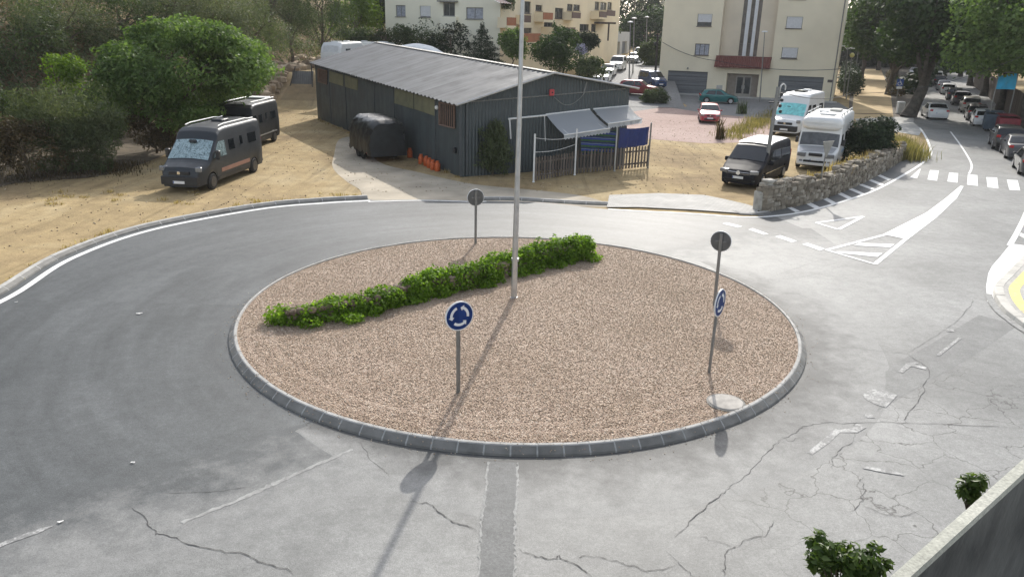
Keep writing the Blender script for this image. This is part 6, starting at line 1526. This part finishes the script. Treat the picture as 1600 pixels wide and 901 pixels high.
# ------------------------------------------------------------ caravans behind the shed
CARW = paint('caravan_white', (.72, .73, .72), 0, .4, .3)
cv = dict(L=5.6, W=2.2, zb=.45, belt=1.5, tum=.06, wr=.32, wheels=(2.9,), rc=.2, crown=.05, plan=(.06, .4, .06, .4), paint=CARW, top=[(0, 1.6), (.25, 2.2), (.6, 2.55), (4.9, 2.6), (5.3, 2.35), (5.6, 1.8)],
    top_panels=[('front_window', .02, .3, .8, .8, simple('pale_blind', (.6, .61, .6), .4, 0, .1, 4))], windows=[[(1.2, 1.3), (1.2, 2.0), (2.2, 2.0), (2.2, 1.3)], [(3.4, 1.3), (3.4, 2.0), (4.4, 2.0), (4.4, 1.3)]], fit=[('roof_vent', 1.4, 0, 2.64, .8, .8, .1, M['white_paint'], False), ('roof_vent', 3.6, 0, 2.66, .5, .5, .1, M['white_paint'], False)], mirror_size=(.02, .02, .02))
for px, Y, hd, lab in ((536, 80, (-.25, -.97), 'white caravan nose showing over the left end of the shed roof'), (580, 84, (.9, -.3), 'white caravan roof just showing over the shed ridge, right of the caravan nose')):
    p = on(px, 68, Y); z_ = p.z - 2.45; vehicle('caravan', lab, 'caravan', (p.x, Y, zg(p.x, Y) * 0 + z_), hd, cv, 'caravans behind the shed')
p = on(655, 74, 77); t = thing('covered_boat', (p.x, 77, p.z - 2.3), 'white covered boat shape showing over the middle of the shed ridge', 'boat', rz=-.35)
b = MB(); rows = []
for i in range(13):
    x = -3.4 + 6.8 * i / 12; hh = 2.3 + .35 * math.exp(-((x + .2) / 1.6) ** 2) - max(0, x - 1.4) * .42 - max(0, -x - 2.4) * .3; w_ = 1.15 * (1 - max(0, (x - .8) / 2.8) ** 2 * .85)
    rows.append([(x, w_ * c_, 1.2 + (hh - 1.2) * s2) for c_, s2 in ((1, 0), (1.02, .3), (.85, .75), (.4, .96), (0, 1), (-.4, .96), (-.85, .75), (-1.02, .3), (-1, 0))])
b.add([v for r_ in rows for v in r_], [(i * 9 + k, i * 9 + k + 1, (i + 1) * 9 + k + 1, (i + 1) * 9 + k) for i in range(12) for k in range(8)] + [tuple(range(9))[::-1], tuple(108 + k for k in range(9))], 0, .5); part(t, 'cover', b, simple('white_cover', (.84, .85, .84), .5, 0, .1, 3), 50)
b = MB(); b.prism([(-3.2, -1.0, 1.15), (2.2, -1.0, 1.15), (3.2, 0, 1.15), (2.2, 1.0, 1.15), (-3.2, 1.0, 1.15)], (0, 0, -.6)); part(t, 'hull', b, M['sign_blue'])
b = MB(); b.box((0, 0, .4), (5, 1.2, .15)); b.lathe([(.1, -.9), (.28, -.9), (.28, -.7), (.1, -.7)], (0, 0, .3), 'Y', 14); b.lathe([(.1, .7), (.28, .7), (.28, .9), (.1, .9)], (0, 0, .3), 'Y', 14); part(t, 'trailer', b, M['galv'])

# ------------------------------------------------------------ hillside
o_foot = []
und = []; rg = np.random.default_rng(11)
while len(und) < 1500:
    x, y = rg.uniform(-60, -14), rg.uniform(36, 118); d = float(foot_dist(np.array([x]), np.array([y]))[0])
    if d < .5: continue
    if 62 < y < 84 and d < 4.0 and rg.random() < .86: continue
    und.append((x, y, zg(x, y) + .2, rg.uniform(.8, 1.9), rg.uniform(.8, 1.9), rg.uniform(.5, 1.5)))
und = np.array(und); k3 = rg.random(len(und))
for nm, sel, lf, lab in (('undergrowth', k3 < .15, 'dry', 'brownish dry scrub covering the hillside behind the camper vans'), ('undergrowth', (k3 >= .15) & (k3 < .62), 'olive', 'grey green scrub covering the hillside behind the camper vans'), ('undergrowth', k3 >= .62, 'oak', 'dark green brush covering the hillside behind the camper vans')):
    o = leaves(nm, und[sel], int(sel.sum() * 190), .30, LEAF[lf], None, seed=int(sel.sum()), aspect=.3, shell=.2); tag(o, lab, 'scrub', kind='stuff')
b = MB(); rg2 = random.Random(4)
for i in range(190):
    y = rg2.uniform(64, 90); x = float(np.interp(y, FA[:, 1], FA[:, 0])) + rg2.uniform(-2.6, .3); s_ = rg2.uniform(.2, 1.05)
    b.rbox((x, y, zg(x, y) + s_ * .15), (s_ * 1.3, s_, s_ * .9), s_ * .2, rg2.random() * 3, jit=s_ * .12)
o = b.build('bank_rocks', attr_mat('bank_rock', [(0., (.24, .175, .115)), (.5, (.38, .285, .19)), (1., (.52, .42, .31))], .95, .8, 9, .3, 3), smooth=40); tag(o, 'tumbled ochre rocks along the foot of the cut bank left of the shed', 'rocks', kind='stuff')
q = on(470, 122, 74); qz = zg(q.x, 74); t = thing('corrugated_sheet', (q.x, 74, qz), 'grey corrugated sheets leaning on the rocky bank left of the shed', 'metal sheet')
b = MB(); vs = []
for i in range(25):
    for (yy, zz) in ((0, -.6), (.9, 1.3)): vs.append((-1.0 + 2.0 * i / 24, yy, zz + .04 * (i % 2)))
b.add(vs, [(2 * i, 2 * i + 2, 2 * i + 3, 2 * i + 1) for i in range(24)], 0, .5); part(t, 'sheet', b, mat_corr('old_sheet', (.15, .148, .14), (1, 0, 0), .2, .6, .2, .01, .3))
b = MB(); b.tube([(-1.2, -.2, -.6), (-.7, .9, 1.7)], .06, 6); part(t, 'timber_prop', b, BARKP); b = MB(); b.tube([(1.1, -.2, -.4), (.8, 1.0, 1.9)], .06, 6); part(t, 'timber_prop', b, BARKP)

def hill_tree(px, py, Y, rx, rz, leaf, label, n=9000, size=.2, name='hillside_tree', k=8, seed=1, aspect=.35, gaps=.45, droop=0, cat='tree', shell=.35):
    c = on(px, py, Y); x, y, z = c; base = (x + random.uniform(-.5, .5), y, zg(x, y))
    if base[2] > z - rz * .5: base = (base[0], base[1], z - rz * .8)
    add_tree(name, base, blobset((x, y, z - .25 * rz), (rx * 1.12, rx, rz * 1.3), k + 4, seed), int(n * 1.5), size, leaf, label, cat, .12 + .02 * rx, None, 'trees on the hillside', seed, aspect=aspect, gaps=gaps, droop=droop, shell=shell)
HT = 'hillside_tree'
hill_tree(20, 50, 52, 3.4, 3.0, 'oak', 'dark hillside tree in the top left corner of the photo', seed=101)
hill_tree(105, 42, 56, 3.4, 3.1, 'olive', 'grey green hillside tree second from the left along the top', seed=102)
hill_tree(185, 22, 60, 3.4, 3.0, 'oak', 'dark hillside tree behind the left shoulder of the bright green tree', seed=103)
hill_tree(262, 4, 63, 3.0, 2.6, 'olive', 'sparse grey hillside tree directly above the bright green tree', seed=104, n=6500)
hill_tree(330, 14, 64, 2.8, 2.6, 'olive', 'grey green hillside tree above the right shoulder of the bright green tree', seed=105)
hill_tree(388, 38, 67, 3.0, 2.6, 'mimosa', 'rounded pale olive tree above the brown bank', seed=106, size=.18)
hill_tree(448, 14, 84, 3.4, 3.0, 'olive', 'grey green tree above the corrugated sheets on the bank', seed=107)
hill_tree(500, 14, 82, 3.2, 3.2, 'oak', 'dark tree between the bank and the bright lime tree at the top', seed=108)
hill_tree(556, 22, 92, 2.6, 2.4, 'lime', 'bright lime green tree at the top between hillside and cream flats', seed=109, size=.28, aspect=.5)
hill_tree(590, 4, 98, 2.8, 3.0, 'dark', 'very dark tree against the left edge of the balcony flats', seed=110, size=.3, aspect=.5)
hill_tree(60, 8, 64, 4.2, 3.4, 'oak', 'large dark tree higher up the hill in the upper left', seed=111, n=11000)
hill_tree(230, -30, 74, 5, 3.6, 'oak', 'dark tree crown cut off by the top edge above the hillside', seed=112, n=11000)
hill_tree(420, -26, 84, 5, 3.8, 'oak', 'dark tree crown cut off by the top edge right of the hillside', seed=113, n=11000)
hill_tree(92, 116, 43.5, 1.35, 1.0, 'lime', 'sunlit yellow green branch of a shrub above the feathery bush', seed=114, n=2200, size=.2, aspect=.45, k=6)
# big tree over the vans
q = Vector((-21.2, 47.5, zg(-21.2, 47.5)))
bl = blobset((-19.0, 45.6, 4.75), (5.5, 4.3, 3.1), 34, 40, .33) + [(-24, 45.5, 2.3, 1.6, 1.5, 1.5), (-21.5, 44.5, 1.9, 1.4, 1.2, 1.2), (-18.0, 44.0, 2.6, 1.4, 1.1, 1.2), (-19.8, 43.6, 2.2, 1.3, 1.1, 1.2)]
add_tree('spreading_tree', q, bl, 62000, .27, 'green', 'broad bright green tree spreading over the two dark camper vans', 'tree', .3, None, None, 41, top=(-20.6, 47, 3.0), aspect=.42, shell=.45, droop=.6, gaps=.58, nb=16, up=.5)
# feathery grey-green bush and brown scrub, bottom left
c = on(100, 185, 38.5); add_tree('feathery_shrub', (c.x - .3, 38.8, zg(c.x, 38.8)), blobset((c.x, 38.5, 2.75), (2.75, 2.0, 2.15), 14, 42, .42) + [(c.x + 1.9, 38.2, 1.5, .9, .8, .7), (c.x - 1, 38.0, 1.0, 1.3, 1, 1.0), (c.x + .6, 38.0, .9, 1.2, .9, .9), (c.x + 1.5, 38.3, .8, .8, .8, .8)], 21000, .26, 'mimosa', 'large grey green feathery shrub left of the spreading tree', 'shrub', .12, None, None, 43, aspect=.17, droop=-.7, gaps=.3, shell=.4, up=.2)
c = on(35, 235, 36.3); add_tree('dry_shrub', (c.x, 36.5, zg(c.x, 36.5)), blobset((c.x, 36.3, 1.4), (2.3, 1.6, 1.5), 9, 44, .45), 9000, .16, 'dry', 'brownish half dry shrub at the left edge below the feathery shrub', 'shrub', .08, None, None, 45, aspect=.4, gaps=.5, shell=.3)
c = on(235, 205, 44); add_tree('dry_shrub', (c.x, 44.5, 0), blobset((c.x, 44, 1.2), (1.9, 1.2, 1.2), 6, 46), 3800, .17, 'dry', 'dull brown shrub in deep shade under the spreading tree', 'shrub', .07, None, None, 47, aspect=.4)
for i, (x, y, rx, rz, lab) in enumerate(((-26.5, 50.5, 2.6, 1.9, 'added dark shrub blocking sun left of the spreading tree trunk'), (-22.5, 52.5, 2.4, 1.9, 'added dark shrub blocking sun right behind the spreading tree trunk'), (-19.0, 53.5, 2.0, 1.7, 'added dark shrub blocking sun between the two camper vans, at the back'), (-30, 45.5, 2.4, 1.9, 'added dark shrub blocking sun behind the feathery shrub'))):  # added shrubs that keep low sun off the ground beneath the tree
    add_tree('sun_block_shrub', (x, y, zg(x, y)), blobset((x, y, zg(x, y) + rz * .8), (rx, 1.6, rz), 7, 90 + i, .5), 5000, .25, 'oak', lab, 'shrub', .08, None, 'shrubs added to block sun under the spreading tree', 90 + i, aspect=.45, gaps=.25, shell=.3, stem='stem')
sp = []
for i in range(60):
    x = random.uniform(-34, -19.5); y = random.uniform(35.2, 39.5) if x < -22 else random.uniform(37.5, 41); sp.append((x, y, zg(x, y), random.uniform(.25, 1)))
o = grass_tuft('dead_grass', sp, 5200, .3, LEAF['dry'], 8, .6); tag(o, 'dead grass and litter in the shade at the foot of the left shrubs', 'grass', kind='stuff')

sp = []
for p in kL[6:-2]:
    if random.random() < .55: sp.append((p.x + (p - CEN).normalized().x * random.uniform(.35, .9), p.y + (p - CEN).normalized().y * random.uniform(.35, .9), 0, random.uniform(.3, 1)))
for i in range(26): q = at(random.uniform(20, 560), 300); a = random.uniform(0, 1); sp.append((q.x * (1 - .1 * a) - 1, q.y - a * 2.5, 0, random.uniform(.2, .7)))
for v in np.linspace(.0, .95, 20): q = sh(0, v, 0) - DB * random.uniform(.1, .35); sp.append((q.x, q.y, 0, random.uniform(.3, 1.)))
o = grass_tuft('verge_weeds', sp, 2600, .22, LEAF['straw'], 12, .12); tag(o, 'thin dry weeds along the roadside kerb and the foot of the shed', 'weeds', kind='stuff')
# hedge behind the shed and garden trees
for i, (px, py, Y, rx, rz, lf, lab, nm) in enumerate(((560, 62, 86, 2.2, 1.5, 'oak', 'low hedge bush behind the white caravan nose', 'hedge_bush'), (605, 60, 85, 2.4, 1.6, 'oak', 'hedge bush left of centre behind the shed ridge', 'hedge_bush'), (655, 58, 84, 2.6, 1.9, 'oak', 'olive green hedge bush directly behind the covered boat', 'hedge_bush'), (705, 66, 82, 2.1, 1.8, 'dark', 'dark hedge bush between the covered boat and the small conifer', 'hedge_bush'), (800, 70, 79, 1.4, 1.6, 'green', 'green bush just left of the lamp mast behind the shed roof', 'hedge_bush'))):
    c = on(px, py, Y); add_tree(nm, (c.x, Y, c.z - rz - 1.0), blobset((c.x, Y, c.z), (rx, rx * .8, rz), 8, 60 + i), 5200, .24, lf, lab, 'bush', .08, None, 'hedge behind the shed', 60 + i, aspect=.5, gaps=.4)
c = on(752, 72, 80.5); t = thing('conifer', (c.x, 80.5, c.z - 2.6), 'small dark conifer with tiered branches behind the shed roof', 'tree', 'garden trees behind the shed')
bl = [(c.x + .1, 80.5, c.z + 1.9 - k * .55, .25 + k * .34, .25 + k * .34, .34) for k in range(8)]
b = MB(); b.tube([(c.x, 80.5, c.z - 2.6), (c.x, 80.5, c.z + 2)], [.12, .03], 6); b.build('trunk', BARK, t); leaves('crown', bl, 8000, .28, LEAF['dark'], t, seed=66, aspect=.22, shell=.3, gaps=.5)
for i, (px, py, Y, rx, rz, lf, lab, n) in enumerate(((872, 82, 78, 2.9, 2.3, 'plane', 'leafy green garden tree standing behind the shed gable', 12000), (880, 50, 84, 1.4, 1.6, 'plane', 'slender young tree rising above the leafy garden tree', 2600), (912, 68, 88, 1.6, 1.5, 'dark', 'dark round shrub by the green shed roof on the terrace', 4200), (928, 108, 76, 1.7, 1.3, 'oak', 'loose shrub with sparse branches right of the shed ridge', 3000))):
    c = on(px, py, Y); add_tree('garden_tree', (c.x, Y, zg(c.x, Y)), blobset((c.x, Y, c.z), (rx, rx * .8, rz), 10, 70 + i), n, .27, lf, lab, 'tree', .12, None, 'garden trees behind the shed', 70 + i, aspect=.5, gaps=.5, shell=.35)
c = on(908, 78, 80); t = thing('wisteria', (c.x, 80, zg(c.x, 80)), 'pale mauve flowering shrub behind the right half of the shed roof', 'shrub')
b = MB(); b.tube([(c.x, 80, zg(c.x, 80)), (c.x, 80, c.z)], .05, 6); b.build('stem', BARK, t); leaves('blossom', [(c.x, 80, c.z, .7, .6, .6)], 700, .16, leaf_mat('mauve_blossom', [(0., (.16, .17, .28)), (1., (.36, .37, .5))], .3, .6, (1, 1, 1)), t, seed=9)
c = on(985, 40, 175); 
for i, (px, py, Y, rx, rz, lf, lab) in enumerate(((985, 8, 185, 11, 8, 'dark', 'tall black green cypress mass at the end of the climbing street'), (1012, 55, 170, 6, 5, 'plane', 'sunlit green trees up the street beside the left corner of the cream flats'), (1022, 88, 118, 2.2, 2.6, 'oak', 'dark shrub against the corner of the cream flats up the street'), (1010, 20, 240, 14, 6, 'olive', 'far pale hillside trees beyond the climbing street'))):
    c = on(px, py, Y); add_tree('street_end_tree', (c.x, Y, min(zg(c.x, Y), c.z - rz)), blobset((c.x, Y, c.z), (rx, rx * .7, rz), 9, 80 + i), 9000, .55 if Y > 150 else .3, lf, lab, 'tree', .25, None, 'trees at the end of the climbing street', 80 + i, aspect=.6, gaps=.3)

# ------------------------------------------------------------ plane trees along the right street
def plane_tree(base, h_, cr, label, seed, n=12000, lean=(0, 0), size=.36, r0=.42, trunk_top=None, leaf='plane'):
    base = Vector((base[0], base[1], 0)); top = base + Vector((lean[0], lean[1], h_ * .45)); c = base + Vector((lean[0] * 1.4, lean[1] * 1.4, h_ * .58))
    bl = blobset(c, (cr * 1.25, cr * 1.25, h_ * .40), 22, seed, .40)
    return add_tree('plane_tree', base, bl, int(n * 2.1), size * 1.1, leaf, label, 'tree', r0, BARKP, 'plane trees along the street', seed, top=top, aspect=.8, gaps=.4, shell=.3, nb=12)
plane_tree(at(1418, 183), 15, 6.0, 'big plane tree with a thick leaning trunk beside the disabled parking sign', 201, 15000, (2.6, 1.0), r0=.62)
plane_tree(at(1388, 148), 15, 6.2, 'plane tree just beyond the thick leaning trunk, by the sand walk', 202, 13000, (.4, 0))
plane_tree(at(1398, 128), 16, 6.5, 'plane tree third along the left side of the shaded street', 203, 12000)
plane_tree(at(1372, 110), 16, 7, 'plane tree at the far end of the sand walk', 204, 11000, size=.5)
plane_tree(at(1432, 113), 17, 8, 'distant plane tree closing the left side of the street', 205, 11000, size=.55)
plane_tree(at(1345, 122), 13, 5.0, 'dark plane tree close behind the right corner of the cream flats', 206, 9000, size=.42)
plane_tree(at(1596, 205), 13.5, 5.6, 'sunlit plane tree at the upper right edge behind the parked cars', 211, 17000, (-.3, .2), size=.28, leaf='green')
plane_tree(at(1562, 172), 14, 5.6, 'plane tree second along the right side of the street', 212, 13000)
plane_tree(at(1536, 150), 15, 6, 'plane tree behind the beige and black parked cars', 213, 12000)
plane_tree(at(1515, 134), 16, 6.5, 'plane tree beyond the middle of the parked row', 214, 12000, size=.45)
plane_tree(at(1500, 120), 16, 7, 'plane tree near the far end of the parked row', 215, 11000, size=.5)
plane_tree(at(1470, 104), 18, 9, 'farthest plane tree closing the end of the street', 216, 12000, size=.65)
plane_tree(at(1640, 175), 15, 6, 'plane tree partly outside the right edge, behind the blue banner', 217, 10000, size=.4)
# woodland massing behind the avenue
bl = []
for i in range(26):
    f = i / 25; x = 52 + 120 * f; y = 200 + 25 * math.sin(i * 2.1) + 20 * (1 - f); bl.append((x, y, 6 + 2 * math.sin(i * 1.7), 9, 7, 9))
for i in range(22):
    q = at(1400 + i * 4, 150 - i * 2.2); bl.append((q.x + 1, q.y, 1.2, 1.6, 2.2, 1.5))
for i in range(16):
    q = at(1332 + i * 9, 103); bl.append((q.x, q.y, 3, 9, 5, 7))
for i in range(14):
    bl.append((62 + i * 5 + random.uniform(-2, 2), 76 + i * 8.5, 5 + random.uniform(-1, 1), 4.5, 4.5, 6))
o = leaves('far_wood', bl, 90000, 1.0, LEAF['dark'], None, seed=300, aspect=.7, shell=.4); tag(o, 'dark mass of trees closing the view behind the avenue', 'trees', kind='stuff')
# brown fence behind the parked cars
Fp = [at(1600, 215) + SR * 1.2, at(1570, 190) + SR * 1.0, at(1540, 168) + SR * 1.5, at(1515, 148) + SR * 2, at(1498, 133) + SR * 2]
FENCEM = attr_mat('brown_boards', [(0., (.06, .045, .035)), (.5, (.10, .078, .06)), (1., (.15, .12, .095))], .9, 0, 20, .25, 6)
t = thing('board_fence', Fp[0], 'tall brown board fence behind the parked cars on the right of the street', 'fence')
for a_, c_ in zip(Fp[:-1], Fp[1:]):
    d_ = c_ - a_; ang = math.atan2(d_.y, d_.x); n = int(d_.length / .3); b = MB()
    for k in range(n): b.box(a_.lerp(c_, (k + .5) / n) + Vector((0, 0, 1.3 + random.uniform(-.05, .05))), (.26, .04, 2.7), ang)
    b.build('fence_panel', FENCEM, t)
q = on(1573, 127, 66); t = thing('blue_banner', (q.x, q.y, 0), 'bright sky blue banner hanging above the brown fence at the right', 'banner')
b = MB(); vs = []
for i in range(9):
    for j in range(7): vs.append((-.75 + 1.5 * i / 8, .12 * math.sin(i * 1.1 + j * .5), q.z + .65 - 1.3 * j / 6 - .25 * (1 - i / 8) * (j / 6 < .2)))
b.add(vs, [(i * 7 + j, i * 7 + j + 1, (i + 1) * 7 + j + 1, (i + 1) * 7 + j) for i in range(8) for j in range(6)], 0, .5); part(t, 'cloth', b, simple('sky_blue_cloth', (.03, .36, .62), .7, 0, .12, 2), 60)
b = MB(); b.tube([(-.8, 0, 0), (-.8, 0, q.z + .8)], .05, 6); b.tube([(.8, 0, 0), (.8, 0, q.z + .8)], .05, 6); b.tube([(-.8, 0, q.z + .7), (.8, 0, q.z + .7)], .04, 6); part(t, 'frame', b, M['grey_paint'])
# planter kerb and dark hedge along the sand walk
bl = []
for i in range(12):
    q = at(1342 - i * .6, 150 - 3 * i) + Vector((-1.2, 0, 0)); bl.append((q.x, q.y, 1.3, 1.6, 1.8, 1.5))
o = add_tree('dark_hedge', (bl[0][0], bl[0][1], 0), bl, 9000, .3, 'dark', 'dark clipped hedge beside the sand walk at the corner of the cream flats', 'hedge', .06, None, None, 401, aspect=.6, stem='stem')
bl = []
for i in range(10):
    q = at(1390 + .5 * i - i * 1.0, 150 - 3.2 * i); bl.append((q.x + .8, q.y, .6, 1.0, 1.4, .8))
add_tree('low_hedge', (bl[0][0], bl[0][1], 0), bl, 5000, .25, 'dry', 'low brown hedge along the right edge of the sand walk', 'hedge', .05, None, None, 402, aspect=.6, stem='stem')

# ------------------------------------------------------------ lamps, poles, signs, wires
def lamp_post(q, top, label, arm=(.9, 0), r=.07, col='grey_paint'):
    t = thing('street_lamp', q, label, 'street lamp', 'street lamps'); h_ = top - q
    b = MB(); b.tube([(0, 0, -.1), (h_.x, h_.y, h_.z)], [r * 1.2, r * .7], 8); part(t, 'post', b, M[col])
    b = MB(); b.lathe([(.0, .12), (.28, .08), (.34, 0), (.30, -.05), (0, -.06)], (h_.x + arm[0] * .3, h_.y, h_.z), seg=14); part(t, 'lamp_head', b, M['white_paint'], 40)
    return t
q = at(1187, 160); lamp_post(q, on(1195, 50, q.y), 'slim street lamp standing before the entrance of the cream flats', (0, 0), .06)
for px, py0, py1, Y, lab in ((985, 134, 35, 93, 'street lamp nearest the red sport utility car'), (991, 112, 29, 104, 'street lamp directly behind the first one on the climbing street'), (1011, 95, 27, 128, 'far street lamp up the climbing street by the sunlit trees')):
    p0 = on(px - 2, py0, Y); p1_ = on(px, py1, Y); lamp_post(Vector((p0.x, Y, zg(p0.x, Y))), p1_, lab, (0, 0), .075)
q = at(1022, 148); tp_ = on(1028, 52, q.y); t = thing('utility_pole', q, 'dark wooden utility pole at the left corner of the cream flats', 'pole')
b = MB(); h_ = tp_ - q; b.tube([(0, 0, -.1), tuple(h_)], [.16, .11], 8); part(t, 'pole', b, simple('dark_pole', (.045, .038, .03), .9))
b = MB(); b.box((h_.x, h_.y, h_.z - .3), (.8, .08, .08)); b.rbox((h_.x - .2, h_.y, h_.z - 1.2), (.3, .25, .4), .03); part(t, 'crossarm', b, BP)
# globe lamps
GLB = simple('yellow_globe', (.62, .56, .20), .25, 0, .15, 6)
for px0, py0, px1, py1, lab, two in ((1322, 155, 1331, 90, 'globe lamp post with a yellow glass ball at the start of the sand walk', False), (1335, 125, 1342, 72, 'two-ball globe lamp post further along the sand walk', True)):
    q = at(px0, py0); tp_ = on(px1, py1, q.y); t = thing('globe_lamp', q, lab, 'street lamp', 'globe lamps by the sand walk'); h_ = tp_ - q
    b = MB(); b.tube([(0, 0, -.1), tuple(h_)], [.08, .05], 8); part(t, 'post', b, M['grey_back'])
    for k in range(2 if two else 1):
        b = MB(); b.lathe([(.28 * math.sin(math.pi * i / 8), -.28 * math.cos(math.pi * i / 8)) for i in range(9)], (h_.x, h_.y, h_.z + .25 + .75 * k), seg=14); gl = part(t, 'globe', b, GLB, 60)
        b = MB(); b.lathe([(.14, -.32), (.14, -.24)], (h_.x, h_.y, h_.z + .25 + .75 * k), seg=10); part(gl, 'globe_collar', b, M['grey_back'])
q = at(1318, 150); tp_ = on(1325, 74, q.y); t = thing('street_lamp', q, 'grey lamp post with two curved white heads beside the flats wall', 'street lamp', 'street lamps'); h_ = tp_ - q
b = MB(); b.tube([(0, 0, -.1), tuple(h_)], [.1, .07], 8); part(t, 'post', b, M['grey_paint'])
for sg in (-1, 1):
    b = MB(); b.tube(catmull([h_ + Vector((0, 0, -.3)), h_ + Vector((sg * .3, 0, -.05)), h_ + Vector((sg * .55, 0, .1 - .12 * (sg > 0)))], 4), .04, 6); b.rbox(h_ + Vector((sg * .62, 0, .12 - .25 * (sg > 0))), (.5, .22, .12), .04); part(t, 'lamp_head', b, M['white_paint'])
# disabled parking sign
q = at(1398, 170); pc = on(1399, 129, q.y); t = thing('disabled_parking_sign', q, 'square blue parking sign with a white wheelchair symbol at the edge of the sand walk', 'road sign')
b = MB(); b.tube([(0, 0, -.1), (0, 0, pc.z + .45)], .04, 8); part(t, 'post', b, M['grey_paint'])
z_ = pc.z; b = MB(); b.rbox((.05, -.06, z_), (.72, .03, .72), .015); pp = part(t, 'sign_plate', b, M['sign_blue'])
b = MB(); yy = -.078
def bar2(x0, z0, x1, z1, w_=.035): b.tube([(x0 + .05, yy, z_ + z0), (x1 + .05, yy, z_ + z1)], w_, 6)
b.lathe([(0, 0), (.06, 0)], (.02, yy, z_ + .25), 'Y', 12); bar2(-.03, .18, -.02, -.02); bar2(-.02, -.02, .12, -.02); bar2(.12, -.02, .18, -.2); bar2(-.03, .08, .1, .08); bar2(.18, -.2, .24, -.18)
P_ = [(.02 + .18 * math.cos(a) - .02, yy, z_ - .1 + .17 * math.sin(a)) for a in np.linspace(2.2, 5.9, 14)]; b.tube(P_, .025, 6); part(pp, 'wheelchair_symbol', b, M['sign_white'])
b = MB(); b.rbox((.05, -.06, z_ - .52), (.6, .03, .24), .012); part(t, 'lower_plate', b, M['sign_white'])
# white round-topped cabinet and little post by the trunk
q = at(1405, 178); t = thing('roadside_cabinet', q, 'white utility cabinet at the foot of the leaning plane trunk', 'cabinet')
b = MB(); b.rbox((0, 0, .6), (.7, .4, 1.2), .05); part(t, 'body', b, M['white_paint']); b = MB(); b.box((0, -.215, .6), (.56, .02, 1.0)); part(t, 'door', b, M['concrete_pale'])
def wire(a_, c_, sag, label, r=.018):
    b = MB(); b.tube([a_.lerp(c_, k / 16) - U * sag * 4 * (k / 16) * (1 - k / 16) for k in range(17)], r, 5)
    tag(b.build('overhead_wire', BP), label, 'wire', 'overhead wires')
pp_ = on(1216, 142, 39.5)
wire(pp_, on(1330, 146, 60), .4, 'dark wire from the utility post across above the motorhome roof')
wire(on(1330, 146, 60), on(1640, 68, 62), 1.0, 'long wire rising to the upper right across the plane trees')
wire(on(1035, 66, 98), on(1120, 95, 95), .4, 'wire running from the dark pole down the face of the cream flats', .03)
wire(on(1120, 95, 94), on(1312, 108, 90), .5, 'wire running along the cream flats above the garage doors', .03)
wire(on(1230, 166, 60), on(1420, 176, 76), .3, 'low wire passing over the white van towards the plane trunk', .022)
